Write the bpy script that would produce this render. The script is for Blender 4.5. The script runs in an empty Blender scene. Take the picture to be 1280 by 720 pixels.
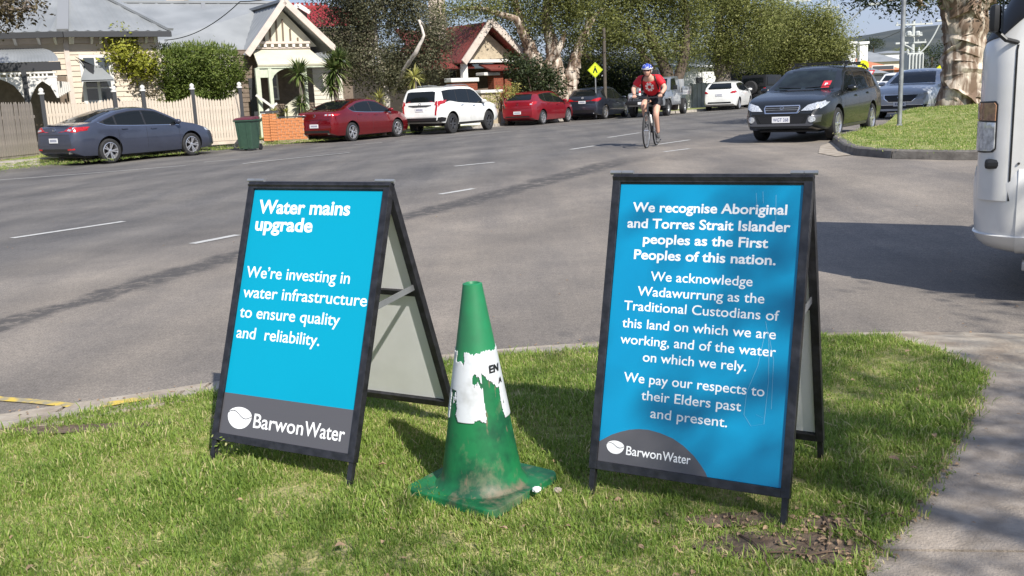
import bpy, bmesh, math, random
import numpy as np
from mathutils import Vector, Matrix, noise as mnoise
from mathutils.bvhtree import BVHTree
from mathutils.geometry import delaunay_2d_cdt
random.seed(7); rng = np.random.default_rng(7)
S = bpy.context.scene; C = S.collection
R = math.radians

# ------------------------------------------------------------------ camera
CAM_H, FPX, PIT, ROL = 1.36, 1200.0, .1984, .043
cp, sp, cr, sr = math.cos(PIT), math.sin(PIT), math.cos(ROL), math.sin(ROL)
FWD = Vector((0, cp, -sp)); _R = Vector((1, 0, 0)); _U = Vector((0, sp, cp))
RGT = _R * cr - _U * sr; UPV = _R * sr + _U * cr
CO = Vector((0, 0, CAM_H))
cd = bpy.data.cameras.new('camera'); cam = bpy.data.objects.new('camera', cd); C.objects.link(cam)
cd.sensor_width = 36; cd.lens = 36 * FPX / 1280; cd.clip_start = .05; cd.clip_end = 9000
m = Matrix((RGT, UPV, -FWD)).transposed().to_4x4(); m.translation = CO
cam.matrix_world = m; S.camera = cam

# ------------------------------------------------------------------ world, sun, exposure
SUN_DIR = Vector((.46 * .839 * .98, -.88 * .839 * .98, .70)).normalized()      # towards the sun
elev = math.asin(SUN_DIR.z); azi = math.atan2(SUN_DIR.x, SUN_DIR.y)
W = bpy.data.worlds.new('World'); S.world = W; W.use_nodes = True
nt = W.node_tree; nt.nodes.clear()
wo = nt.nodes.new('ShaderNodeOutputWorld'); bg = nt.nodes.new('ShaderNodeBackground')
sky = nt.nodes.new('ShaderNodeTexSky'); sky.sky_type = 'NISHITA'; sky.sun_disc = False
sky.sun_elevation = elev; sky.sun_rotation = azi; sky.air_density = 1.2; sky.dust_density = .7; sky.ozone_density = 1.4
bg.inputs[1].default_value = .088
tc = nt.nodes.new('ShaderNodeTexCoord'); mp = nt.nodes.new('ShaderNodeMapping'); mp.inputs['Scale'].default_value = (1, 1, 3.4)
nz = nt.nodes.new('ShaderNodeTexNoise'); nz.inputs['Scale'].default_value = 2.6; nz.inputs['Detail'].default_value = 7; nz.inputs['Roughness'].default_value = .55
rp = nt.nodes.new('ShaderNodeValToRGB'); rp.color_ramp.elements[0].position = .46; rp.color_ramp.elements[1].position = .72
mx = nt.nodes.new('ShaderNodeMix'); mx.data_type = 'RGBA'
L = nt.links.new
L(tc.outputs['Generated'], mp.inputs[0]); L(mp.outputs[0], nz.inputs['Vector']); L(nz.outputs[0], rp.inputs[0])
ml = nt.nodes.new('ShaderNodeMath'); ml.operation = 'MULTIPLY'; ml.inputs[1].default_value = .85; L(rp.outputs[0], ml.inputs[0])
mh = nt.nodes.new('ShaderNodeMix'); mh.data_type = 'RGBA'; mh.inputs[0].default_value = .62; L(sky.outputs[0], mh.inputs[6]); mh.inputs[7].default_value = (2.9, 3.9, 6.6, 1)
L(ml.outputs[0], mx.inputs[0]); L(mh.outputs[2], mx.inputs[6]); mx.inputs[7].default_value = (4.6, 5.1, 6.6, 1)
L(mx.outputs[2], bg.inputs[0]); L(bg.outputs[0], wo.inputs[0])
sd = bpy.data.lights.new('sun', 'SUN'); sun = bpy.data.objects.new('sun', sd); C.objects.link(sun)
sd.energy = 5.0; sd.angle = R(.53); sd.color = (1, .955, .88)
sun.rotation_euler = SUN_DIR.to_track_quat('Z', 'Y').to_euler()
S.view_settings.view_transform = 'Standard'; S.view_settings.look = 'None'
S.view_settings.exposure = .46; S.view_settings.gamma = 1

# ------------------------------------------------------------------ geometry of the place
TH = .544                                    # bearing of the main road
RU = Vector((math.sin(TH), math.cos(TH))); RN = Vector((math.cos(TH), -math.sin(TH)))
def ss(a, b, x):
    t = min(1, max(0, (x - a) / (b - a))); return t * t * (3 - 2 * t)
def en(x, y): return x * RU.x + y * RU.y, x * RN.x + y * RN.y
def xy(e, n): return RU.x * e + RN.x * n, RU.y * e + RN.y * n
def gz(x, y):                                # height of the road surface: crowned, verge rising on the far side
    e, n = en(x, y)
    z = .15 * ss(8, 18, e) * ss(-21.5, -14, n)
    z += .16 * ss(-22.5, -27, n) * ss(-30, 0, e) if n < -22.5 else 0
    return z
def ray(px, py): return (FWD + RGT * ((px - 640) / FPX) + UPV * ((360 - py) / FPX))
def at(px, py, dz=0.0):                      # point of the ground seen there
    d = ray(px, py); z = dz
    for _ in range(12):
        t = (z - CO.z) / d.z; p = CO + d * t; z = gz(p.x, p.y) + dz
    return p
def deep(px, py, Y):                         # point at forward distance Y
    d = ray(px, py); return CO + d * (Y / d.y)
class Plane:                                 # an upright plane: origin on the ground, direction u
    def __init__(s, p, q):
        s.o = Vector((p[0], p[1], 0)); s.u = Vector((q[0] - p[0], q[1] - p[1], 0)).normalized(); s.n = Vector((s.u.y, -s.u.x, 0))
    def uz(s, px, py):
        d = ray(px, py); t = (s.o - CO).dot(s.n) / d.dot(s.n); p = CO + d * t
        return (p - s.o).dot(s.u), p.z
    def P(s, u, z, out=0.0): return s.o + s.u * u + s.n * out + Vector((0, 0, z))
    def px(s, x, y, out=0.0):
        u, z = s.uz(x, y); return s.P(u, z, out)

# ------------------------------------------------------------------ helpers
def tag(o, label=None, cat=None, group=None, kind=None):
    if label: o['label'] = label
    if cat: o['category'] = cat
    if group: o['group'] = group
    if kind: o['kind'] = kind
    return o
def thing(name, label, cat, loc=(0, 0, 0), rz=0, group=None):
    o = bpy.data.objects.new(name, None); o.empty_display_size = .2; C.objects.link(o)
    o.location = loc; o.rotation_euler = (0, 0, rz)
    return tag(o, label, cat, group)
def wm(o):
    m = o.matrix_basis.copy()
    while o.parent: o = o.parent; m = o.matrix_basis @ m
    return m
class MB:
    def __init__(s, mats): s.v = []; s.f = []; s.m = []; s.mats = mats if isinstance(mats, (list, tuple)) else [mats]
    def poly(s, pts, mi=0): b = len(s.v); s.v += [tuple(p) for p in pts]; s.f.append(tuple(range(b, b + len(pts)))); s.m.append(mi)
    def raw(s, V, F, mi=0):
        b = len(s.v); s.v += [tuple(p) for p in V]
        for f in F: s.f.append(tuple(b + i for i in f)); s.m.append(mi)
    def box(s, c, d, mi=0, M=None):
        V = [Vector((c[0] + d[0] * i / 2, c[1] + d[1] * j / 2, c[2] + d[2] * k / 2)) for k in (-1, 1) for j in (-1, 1) for i in (-1, 1)]
        if M: V = [M @ v for v in V]
        s.raw(V, [(0, 2, 3, 1), (4, 5, 7, 6), (0, 1, 5, 4), (2, 6, 7, 3), (0, 4, 6, 2), (1, 3, 7, 5)], mi)
    def bar(s, p, q, w, h=None, mi=0, up=(0, 0, 1)):
        h = h or w; p = Vector(p); q = Vector(q); d = (q - p).normalized(); up = Vector(up)
        if abs(d.dot(up)) > .98: up = Vector((0, 1, 0)) if abs(d.y) < .9 else Vector((1, 0, 0))
        a = d.cross(up).normalized(); b = a.cross(d).normalized()
        V = [e + a * (w / 2 * i) + b * (h / 2 * j) for e in (p, q) for i, j in ((-1, -1), (1, -1), (1, 1), (-1, 1))]
        s.raw(V, [(3, 2, 1, 0), (4, 5, 6, 7), (0, 1, 5, 4), (1, 2, 6, 5), (2, 3, 7, 6), (3, 0, 4, 7)], mi)
    def tube(s, pts, rad, n=8, mi=0, cap=True):
        pts = [Vector(p) for p in pts]
        if not hasattr(rad, '__len__'): rad = [rad] * len(pts)
        rings = []; a = None
        for i, p in enumerate(pts):
            d = (pts[min(i + 1, len(pts) - 1)] - pts[max(i - 1, 0)]).normalized()
            if a is None:
                a = d.orthogonal().normalized()
            else: a = (a - d * a.dot(d)).normalized()
            b = d.cross(a)
            rings.append([p + (a * math.cos(t) + b * math.sin(t)) * rad[i] for t in [2 * math.pi * k / n for k in range(n)]])
        V = [v for r in rings for v in r]; F = []
        for i in range(len(pts) - 1):
            for k in range(n): F.append((i * n + k, i * n + (k + 1) % n, (i + 1) * n + (k + 1) % n, (i + 1) * n + k))
        if cap: F.append(tuple(range(n - 1, -1, -1))); F.append(tuple((len(pts) - 1) * n + k for k in range(n)))
        s.raw(V, F, mi)
    def lathe(s, prof, n=24, M=None, mi=0, closed=False):          # prof: (r, z)
        V = []; F = []
        for r, z in prof:
            for k in range(n):
                t = 2 * math.pi * k / n; v = Vector((r * math.cos(t), r * math.sin(t), z)); V.append(M @ v if M else v)
        N = len(prof)
        for i in range(N if closed else N - 1):
            j = (i + 1) % N
            for k in range(n): F.append((i * n + k, i * n + (k + 1) % n, j * n + (k + 1) % n, j * n + k))
        if not closed:
            F.append(tuple(range(n - 1, -1, -1))); F.append(tuple((N - 1) * n + k for k in range(n)))
        s.raw(V, F, mi)
    def prism(s, poly, f0, f1, mi=0):                             # poly of 2-D points, f0/f1 map them to the two faces
        a = [f0(*p) for p in poly]; b = [f1(*p) for p in poly]; n = len(poly)
        s.raw(a + b, [tuple(range(n)), tuple(range(2 * n - 1, n - 1, -1))] + [(i, (i + 1) % n, n + (i + 1) % n, n + i)[::-1] for i in range(n)], mi)
    def mesh(s, name, smooth=0, bevel=0):
        me = bpy.data.meshes.new(name); me.from_pydata(s.v, [], s.f)
        for q in s.mats: me.materials.append(q)
        if len(s.mats) > 1: me.polygons.foreach_set('material_index', s.m)
        bm = bmesh.new(); bm.from_mesh(me)
        bmesh.ops.recalc_face_normals(bm, faces=bm.faces)
        if bevel: bmesh.ops.bevel(bm, geom=bm.edges[:], offset=bevel, segments=2, affect='EDGES', profile=.6, clamp_overlap=True)
        bm.to_mesh(me); bm.free()
        if smooth:
            me.polygons.foreach_set('use_smooth', [True] * len(me.polygons)); me.set_sharp_from_angle(angle=R(smooth))
        me.update(); return me
    def build(s, name, parent=None, world=False, smooth=0, bevel=0):
        if world and parent: im = wm(parent).inverted(); s.v = [tuple(im @ Vector(v)) for v in s.v]
        return put(name, s.mesh(name, smooth, bevel), parent)
def put(name, me, parent=None):
    o = bpy.data.objects.new(name, me); C.objects.link(o); o.parent = parent; return o
def evalmesh(o, name):
    dg = bpy.context.evaluated_depsgraph_get(); me = bpy.data.meshes.new_from_object(o.evaluated_get(dg), depsgraph=dg); me.name = name; return me
def copy_tree(o, parent=None):
    c = o.copy(); C.objects.link(c); c.parent = parent
    for ch in o.children: copy_tree(ch, c)
    return c

# ------------------------------------------------------------------ materials
MT = {}
def mat(name, col, rough=.6, metal=0, coat=0, var=0, scale=8, col2=None, bump=0, bscale=40, spec=.5, trans=0, detail=5, w=(.35, .65), sheen=0, emit=0, stretch=1):
    m = bpy.data.materials.new(name); m.use_nodes = True; n = m.node_tree.nodes; l = m.node_tree.links.new
    b = n['Principled BSDF']; b.inputs['Roughness'].default_value = rough; b.inputs['Metallic'].default_value = metal
    b.inputs['Coat Weight'].default_value = coat; b.inputs['Coat Roughness'].default_value = .04
    b.inputs['Specular IOR Level'].default_value = spec; b.inputs['Transmission Weight'].default_value = trans
    b.inputs['Base Color'].default_value = (*col, 1)
    t = n.new('ShaderNodeTexCoord')
    if var or col2:
        z = n.new('ShaderNodeTexNoise'); z.inputs['Scale'].default_value = scale; z.inputs['Detail'].default_value = detail
        mq = n.new('ShaderNodeMapping'); mq.inputs['Scale'].default_value = (1, 1, stretch); l(t.outputs['Object'], mq.inputs[0]); l(mq.outputs[0], z.inputs['Vector'])
        r = n.new('ShaderNodeValToRGB'); r.color_ramp.elements[0].position = w[0]; r.color_ramp.elements[1].position = w[1]
        c2 = col2 or tuple(max(0, c * (1 - var)) for c in col); c1 = col if col2 else tuple(min(1, c * (1 + var * .6)) for c in col)
        r.color_ramp.elements[0].color = (*c1, 1); r.color_ramp.elements[1].color = (*c2, 1)
        l(z.outputs[0], r.inputs[0]); l(r.outputs[0], b.inputs['Base Color'])
    if bump:
        z2 = n.new('ShaderNodeTexNoise'); z2.inputs['Scale'].default_value = bscale; z2.inputs['Detail'].default_value = 4
        mr_ = n.new('ShaderNodeMapping'); mr_.inputs['Scale'].default_value = (1, 1, stretch); l(t.outputs['Object'], mr_.inputs[0]); l(mr_.outputs[0], z2.inputs['Vector']); bu = n.new('ShaderNodeBump'); bu.inputs['Strength'].default_value = bump; bu.inputs['Distance'].default_value = .02
        l(z2.outputs[0], bu.inputs['Height']); l(bu.outputs[0], b.inputs['Normal'])
    if emit: b.inputs['Emission Color'].default_value = (*col, 1); b.inputs['Emission Strength'].default_value = emit
    MT[name] = m; return m
def nodes_of(m): return m.node_tree.nodes, m.node_tree.links.new

def asphalt_mat():
    m = mat('asphalt', (.15, .145, .14), rough=.85, spec=.3); n, l = nodes_of(m); b = n['Principled BSDF']
    g = n.new('ShaderNodeNewGeometry'); mp = n.new('ShaderNodeMapping'); mp.inputs['Rotation'].default_value = (0, 0, TH); mp.inputs['Scale'].default_value = (1, .12, 1)
    l(g.outputs['Position'], mp.inputs[0])
    def nz(vec, sc, de=4, ro=.5):
        z = n.new('ShaderNodeTexNoise'); z.inputs['Scale'].default_value = sc; z.inputs['Detail'].default_value = de; z.inputs['Roughness'].default_value = ro; l(vec, z.inputs['Vector']); return z.outputs[0]
    def ramp(x, a, b_, c0, c1):
        r = n.new('ShaderNodeValToRGB'); r.color_ramp.elements[0].position = a; r.color_ramp.elements[1].position = b_
        r.color_ramp.elements[0].color = (*c0, 1); r.color_ramp.elements[1].color = (*c1, 1); l(x, r.inputs[0]); return r.outputs[0]
    def mul(a, b_, f=1.0):
        q = n.new('ShaderNodeMix'); q.data_type = 'RGBA'; q.blend_type = 'MULTIPLY'; q.inputs[0].default_value = f; l(a, q.inputs[6]); l(b_, q.inputs[7]); return q.outputs[2]
    base = ramp(nz(g.outputs['Position'], .45, 6, .6), .3, .7, (.180, .166, .150), (.245, .224, .198))
    wear = ramp(nz(mp.outputs[0], 1.1, 5, .6), .35, .68, (.72, .73, .76), (1.12, 1.10, 1.07))
    grain = ramp(nz(g.outputs['Position'], 95, 3, .75), .32, .70, (.58, .58, .59), (1.5, 1.48, 1.45))
    grain2 = ramp(nz(g.outputs['Position'], 26, 4, .7), .35, .65, (.86, .86, .86), (1.12, 1.12, 1.12))
    # older, warmer and paler seal in the mouth of the side street; darker lanes on the main road
    sx = n.new('ShaderNodeVectorMath'); sx.operation = 'DOT_PRODUCT'; sx.inputs[1].default_value = (RN.x, RN.y, 0); l(g.outputs['Position'], sx.inputs[0])
    mr = n.new('ShaderNodeMapRange'); mr.inputs[1].default_value = -9.2; mr.inputs[2].default_value = -6.6; l(sx.outputs['Value'], mr.inputs[0])
    lane = n.new('ShaderNodeMix'); lane.data_type = 'RGBA'; l(mr.outputs[0], lane.inputs[0]); lane.inputs[6].default_value = (.70, .72, .75, 1); lane.inputs[7].default_value = (1.06, 1.03, .99, 1)
    # a long ragged stain of old sealant along the side-street mouth
    se = n.new('ShaderNodeVectorMath'); se.operation = 'DOT_PRODUCT'; se.inputs[1].default_value = (RU.x, RU.y, 0); l(g.outputs['Position'], se.inputs[0])
    def mth(op, x, y):
        q = n.new('ShaderNodeMath'); q.operation = op
        for i, v in enumerate((x, y)): (l(v, q.inputs[i]) if not isinstance(v, (int, float)) else setattr(q.inputs[i], 'default_value', v))
        return q.outputs[0]
    e_ = se.outputs['Value']; n_ = sx.outputs['Value']
    n0 = mth('MAXIMUM', mth('ADD', mth('MULTIPLY', e_, -.24), -5.29), mth('ADD', mth('MULTIPLY', e_, -.035), -6.56))
    wob = mth('MULTIPLY', mth('SUBTRACT', nz(g.outputs['Position'], 2.2, 6, .7), .5), .55)
    dist = mth('ABSOLUTE', mth('ADD', mth('SUBTRACT', n_, n0), wob), 0)
    wid = mth('ADD', mth('MULTIPLY', e_, .016), .10)
    ms = n.new('ShaderNodeMapRange'); ms.inputs[1].default_value = 1.25; ms.inputs[2].default_value = .55; l(mth('DIVIDE', dist, wid), ms.inputs[0])
    fade = n.new('ShaderNodeMapRange'); fade.inputs[1].default_value = 17.5; fade.inputs[2].default_value = 15.0; l(e_, fade.inputs[0])
    brk = n.new('ShaderNodeMapRange'); brk.inputs[1].default_value = .36; brk.inputs[2].default_value = .50; l(nz(g.outputs['Position'], 7, 7, .75), brk.inputs[0])
    mk = mth('MULTIPLY', mth('MULTIPLY', ms.outputs[0], fade.outputs[0]), mth('MULTIPLY', brk.outputs[0], .85))
    trk = n.new('ShaderNodeMapRange'); trk.inputs[1].default_value = -1; trk.inputs[2].default_value = 1; trk.inputs[3].default_value = .90; trk.inputs[4].default_value = 1.05
    l(mth('SINE', mth('ADD', mth('MULTIPLY', n_, 3.4), mth('MULTIPLY', nz(g.outputs['Position'], .35, 3, .5), 3.0)), 0), trk.inputs[0])
    patch = ramp(nz(g.outputs['Position'], 1.6, 7, .68), .38, .66, (.90, .90, .91), (1.10, 1.09, 1.08))
    tcx = n.new('ShaderNodeCombineXYZ'); [l(trk.outputs[0], tcx.inputs[i]) for i in range(3)]
    c = mul(mul(mul(mul(mul(mul(base, wear), grain), grain2), lane.outputs[2]), patch), tcx.outputs[0])
    st = n.new('ShaderNodeMix'); st.data_type = 'RGBA'; l(mk, st.inputs[0]); l(c, st.inputs[6]); st.inputs[7].default_value = (.062, .058, .056, 1)
    # scattered oil spots
    sp_o = n.new('ShaderNodeMapRange'); sp_o.inputs[1].default_value = .66; sp_o.inputs[2].default_value = .76; sp_o.inputs[4].default_value = .45; l(nz(g.outputs['Position'], 1.1, 7, .7), sp_o.inputs[0])
    s2 = n.new('ShaderNodeMix'); s2.data_type = 'RGBA'; l(sp_o.outputs[0], s2.inputs[0]); l(st.outputs[2], s2.inputs[6]); s2.inputs[7].default_value = (.075, .07, .066, 1); l(s2.outputs[2], b.inputs['Base Color'])
    bu = n.new('ShaderNodeBump'); bu.inputs['Strength'].default_value = .55; bu.inputs['Distance'].default_value = .006; l(nz(g.outputs['Position'], 120, 3, .7), bu.inputs['Height']); l(bu.outputs[0], b.inputs['Normal'])
    return m
def leaf_mat(name, c1, c2, c3=None, trans=.35):
    m = bpy.data.materials.new(name); m.use_nodes = True; n, l = nodes_of(m); b = n['Principled BSDF']; b.inputs['Roughness'].default_value = .55; b.inputs['Specular IOR Level'].default_value = .35
    at_ = n.new('ShaderNodeAttribute'); at_.attribute_name = 'tint'
    r = n.new('ShaderNodeValToRGB'); e = r.color_ramp.elements; e[0].color = (*c1, 1); e[1].color = (*c2, 1)
    if c3: e[1].position = .75; q = e.new(1.0); q.color = (*c3, 1)
    l(at_.outputs['Fac'], r.inputs[0]); l(r.outputs[0], b.inputs['Base Color'])
    t = n.new('ShaderNodeBsdfTranslucent'); l(r.outputs[0], t.inputs[0]); mxs = n.new('ShaderNodeMixShader'); mxs.inputs[0].default_value = trans
    l(b.outputs[0], mxs.inputs[1]); l(t.outputs[0], mxs.inputs[2]); l(mxs.outputs[0], n['Material Output'].inputs[0]); MT[name] = m; return m

A_ = asphalt_mat()
mat('seal', (.095, .090, .086), .8, col2=(.145, .137, .128), scale=9, bump=.3, bscale=90, detail=9, w=(.38, .66))
mat('concrete', (.36, .33, .29), .85, col2=(.25, .225, .195), scale=9, bump=.35, bscale=60, detail=8)
mat('concrete_old', (.40, .35, .28), .85, col2=(.25, .20, .15), scale=6, bump=.4, bscale=60, detail=8)
mat('footpath_grey', (.36, .305, .25), .85, col2=(.235, .195, .155), scale=14, bump=.4, bscale=130, detail=10)
mat('kerb_dark', (.17, .155, .135), .85, col2=(.09, .08, .07), scale=6, bump=.4)
mat('road_paint', (.50, .49, .46), .6, col2=(.33, .32, .30), scale=14, w=(.45, .75), detail=8)
mat('yellow_paint', (.62, .44, .06), .6, col2=(.30, .26, .17), scale=14, w=(.42, .60), detail=9)
mat('soil', (.085, .055, .036), .95, col2=(.17, .125, .085), scale=18, bump=.8, bscale=50, detail=9)
mat('thatch', (.22, .23, .07), .95, col2=(.38, .33, .15), scale=24, bump=.8, bscale=70, detail=9)
mat('verge_grass', (.17, .22, .05), .95, col2=(.28, .27, .10), scale=3, bump=.8, bscale=12, detail=9)
mat('far_ground', (.13, .14, .07), .95, col2=(.20, .18, .12), scale=.05, detail=8)
mat('black_steel', (.018, .018, .022), .42, var=.5, scale=30, bump=.15, spec=.5)
mat('galv', (.34, .35, .36), .45, metal=.6, var=.25, scale=6)
mat('panel_cyan', (.0, .295, .45), .5, spec=.2, col2=(.0, .285, .435), scale=2)
mat('panel_blue', (.0, .245, .45), .32, spec=.45, col2=(.0, .225, .425), scale=3)
mat('panel_grey', (.085, .082, .09), .4, coat=.2)
mat('scratch', (.16, .42, .60), .5)
mat('print_white', (.86, .86, .86), .5)
mat('board_white', (.90, .90, .89), .5, col2=(.78, .78, .76), scale=4, detail=8, w=(.5, .8))
mat('rubber', (.02, .02, .021), .8, var=.3, scale=20)
mat('black_plastic', (.012, .012, .013), .45)
mat('dark_trim', (.02, .02, .022), .35)
mat('alloy', (.62, .62, .64), .25, metal=.8)
mat('alloy_dark', (.16, .16, .17), .3, metal=.8)
mat('chrome', (.75, .75, .77), .12, metal=1)
mat('glass', (.008, .010, .011), .06, spec=.35)
mat('glass_tint', (.012, .017, .017), .08, spec=.35, var=.6, scale=3)
mat('house_glass', (.05, .06, .07), .08, spec=.8)
mat('lamp_red', (.42, .008, .012), .12, coat=1, var=.4, scale=30)
mat('lamp_clear', (.62, .64, .66), .08, coat=1, metal=.4, var=.35, scale=35)
mat('lamp_amber', (.32, .18, .11), .15, coat=1, var=.3, scale=40)
mat('plate_white', (.75, .75, .76), .4)
mat('plate_ink', (.03, .05, .16), .5)
def paint(name, col, metal=.35, rough=.32): return mat(name, col, rough, metal=metal, coat=1, var=.10, scale=2.5)
paint('paint_slate', (.050, .058, .088)); paint('paint_ruby', (.20, .004, .009), .55, .26); paint('paint_red', (.26, .010, .020), .3, .28)
paint('paint_white', (.78, .78, .75), 0); paint('paint_navy', (.030, .035, .050), .4); paint('paint_silver', (.33, .35, .38), .6)
paint('paint_black', (.008, .009, .009), 0, .25); paint('paint_steel', (.40, .42, .45), .4); paint('truck_white', (.68, .67, .64), 0, .38)
MT['paint_black'].node_tree.nodes['Principled BSDF'].inputs['Coat Weight'].default_value = .45
mat('weatherboard', (.54, .46, .37), .7, var=.08, scale=3); mat('weatherboard_pale', (.56, .52, .44), .7, var=.1, scale=3)
mat('cream', (.58, .55, .43), .65, var=.08, scale=3); mat('cream_trim', (.55, .47, .41), .6, var=.12, scale=4); mat('sage_trim', (.50, .54, .42), .6, var=.1)
mat('white_trim', (.64, .62, .59), .6, var=.06); mat('dark_grey_trim', (.035, .036, .04), .5); mat('brown_and_shade', (.16, .12, .09), .8, var=.2)
mat('roof_pale', (.25, .26, .265), .55, col2=(.19, .20, .205), scale=.8, detail=8); mat('roof_white', (.27, .28, .285), .55, col2=(.21, .22, .225), scale=.8, detail=8)
mat('roof_flash', (.22, .225, .23), .5); mat('roof_red_shaded', (.20, .032, .026), .6, col2=(.11, .028, .022), scale=1.2, detail=8); mat('roof_brightred', (.27, .022, .024), .5, var=.2)  # tiled red is darkened, shade of the trees is in its colour
mat('roughcast', (.42, .35, .25), .9, var=.15, scale=6, bump=.5, bscale=30); mat('brick_orange', (.50, .19, .07), .85, var=.3, scale=14, bump=.3); mat('brick_red', (.24, .06, .03), .85, var=.3, scale=14)
mat('mortar', (.34, .26, .19), .9, var=.1); mat('chimney', (.60, .50, .42), .85, var=.2, scale=3)
mat('picket_cream', (.54, .46, .37), .7, var=.14, scale=5); mat('picket_shaded', (.24, .21, .18), .8, var=.2, scale=6)
mat('bin_green', (.035, .075, .05), .5, var=.1); mat('bin_lid', (.10, .02, .03), .45)
mat('sign_yellow', (.80, .82, .02), .45); mat('sign_lime', (.62, .78, .02), .45); mat('sign_orange', (.85, .38, .02), .45); mat('sign_red', (.55, .03, .04), .45); mat('ink', (.01, .01, .01), .6)
mat('bark_paper', (.60, .52, .43), .9, col2=(.17, .115, .08), scale=5.5, bump=1.0, bscale=9, detail=9, w=(.38, .54), stretch=.22)
mat('bark_grey', (.30, .26, .22), .9, col2=(.11, .085, .07), scale=5, bump=1, bscale=9, detail=8, stretch=.25); mat('bark_pale', (.50, .45, .40), .85, var=.3, scale=4); mat('bark_dark', (.10, .075, .055), .9, var=.3)
mat('skin', (.58, .33, .24), .55, var=.06, scale=8); mat('jersey', (.62, .012, .025), .7, var=.08, scale=12); mat('shorts', (.012, .012, .016), .7); mat('hair', (.50, .45, .40), .8)
mat('helmet_blue', (.03, .06, .38), .35, coat=.5); mat('lens_dark', (.05, .008, .01), .1, coat=1); mat('bike_black', (.02, .02, .022), .35); mat('shoe', (.10, .10, .10), .7)
mat('cone_tip', (.014, .20, .075), .5, col2=(.02, .14, .06), scale=9, detail=8); mat('dry_leaf', (.30, .20, .12), .8, var=.4, scale=30); mat('twig', (.14, .09, .06), .9); mat('tissue', (.75, .75, .76), .7)
mat('corrugate_grey', (.40, .41, .42), .6, var=.25, scale=2); mat('wall_white', (.74, .74, .72), .7, var=.05); mat('town_wall', (.66, .58, .50), .8, var=.1); mat('town_orange', (.52, .20, .10), .8, var=.25, scale=.6)
mat('insulator', (.46, .48, .46), .6); mat('timber_pole', (.09, .075, .06), .9, var=.2)
leaf_mat('leaf_olive', (.14, .16, .045), (.26, .28, .085), (.40, .39, .15), trans=.45)
leaf_mat('leaf_grey', (.085, .09, .05), (.17, .17, .095), (.27, .235, .15), trans=.4)
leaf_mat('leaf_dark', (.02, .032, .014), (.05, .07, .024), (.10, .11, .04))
leaf_mat('leaf_hedge', (.08, .12, .025), (.19, .25, .05), (.34, .37, .11), trans=.45)
leaf_mat('leaf_lime', (.16, .18, .02), (.40, .41, .05), (.58, .55, .14))
leaf_mat('leaf_yucca', (.05, .085, .02), (.13, .18, .05), (.28, .30, .12))
leaf_mat('leaf_gold', (.22, .24, .05), (.42, .40, .12), (.55, .5, .2))
leaf_mat('leaf_brown', (.07, .055, .035), (.15, .12, .06), (.24, .19, .09))
leaf_mat('blade', (.15, .24, .042), (.32, .43, .085), (.66, .58, .30), trans=.5)
leaf_mat('hill_leaf', (.020, .040, .022), (.04, .065, .035))

# ------------------------------------------------------------------ ground, road, kerbs
MOUND = at(1205, 150)
def mound(x, y):
    d = math.hypot(x - MOUND.x - 1.2, y - MOUND.y - 1.5); return .34 * max(0, 1 - (d / 9.5) ** 2)
def inside(poly, x, y):
    c = False; j = len(poly) - 1
    for i in range(len(poly)):
        a, b = poly[i], poly[j]
        if (a[1] > y) != (b[1] > y) and x < (b[0] - a[0]) * (y - a[1]) / (b[1] - a[1]) + a[0]: c = not c
        j = i
    return c
def dens(poly, step):
    out = []
    for i, a in enumerate(poly):
        b = poly[(i + 1) % len(poly)]; n = max(1, int(math.dist(a[:2], b[:2]) / step))
        out += [(a[0] + (b[0] - a[0]) * k / n, a[1] + (b[1] - a[1]) * k / n) for k in range(n)]
    return out
def drape(poly, step, zf):
    P = dens(poly, step); xs = [p[0] for p in P]; ys = [p[1] for p in P]; pts = [Vector(p) for p in P]
    for x in np.arange(min(xs) + step / 2, max(xs), step):
        for y in np.arange(min(ys) + step / 2, max(ys), step):
            if inside(P, x, y): pts.append(Vector((x, y)))
    n = len(P); r = delaunay_2d_cdt(pts, [(i, (i + 1) % n) for i in range(n)], [], 1, 1e-5)
    return [(v.x, v.y, zf(v.x, v.y)) for v in r[0]], [tuple(f) for f in r[2]]
def sheet(name, poly, dz, ma, step=1.0, kind='structure', parent=None, zf=None, skirt=0):
    V, F = drape(poly, step, zf or (lambda x, y: gz(x, y) + dz))
    b = MB(ma); b.raw(V, F)
    if skirt:
        P = dens(poly, step); z = zf or (lambda x, y: gz(x, y) + dz)
        for i, a in enumerate(P):
            c = P[(i + 1) % len(P)]; b.poly([(a[0], a[1], z(*a)), (c[0], c[1], z(*c)), (c[0], c[1], z(*c) - skirt), (a[0], a[1], z(*a) - skirt)])
    o = b.build(name, parent, smooth=40)
    if kind and not parent: tag(o, kind=kind)
    return o
def pt(*q): p = at(*q); return (p.x, p.y)

# the ground as one sheet to the horizon
gv = []; gf = []
xs = [-4000, -1500, -600, -250, -120] + list(range(-80, 130, 5)) + [160, 250, 600, 1500, 4000]
ys = [-600, -200, -60] + list(range(-30, 150, 5)) + [180, 250, 500, 1200, 3000, 7000]
for y in ys:
    for x in xs: gv.append((x, y, gz(x, y) - .09))
for j in range(len(ys) - 1):
    for i in range(len(xs) - 1): k = j * len(xs) + i; gf.append((k, k + 1, k + 1 + len(xs), k + len(xs)))
b = MB(MT['far_ground']); b.raw(gv, gf); tag(b.build('ground', smooth=60), kind='structure')

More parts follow.
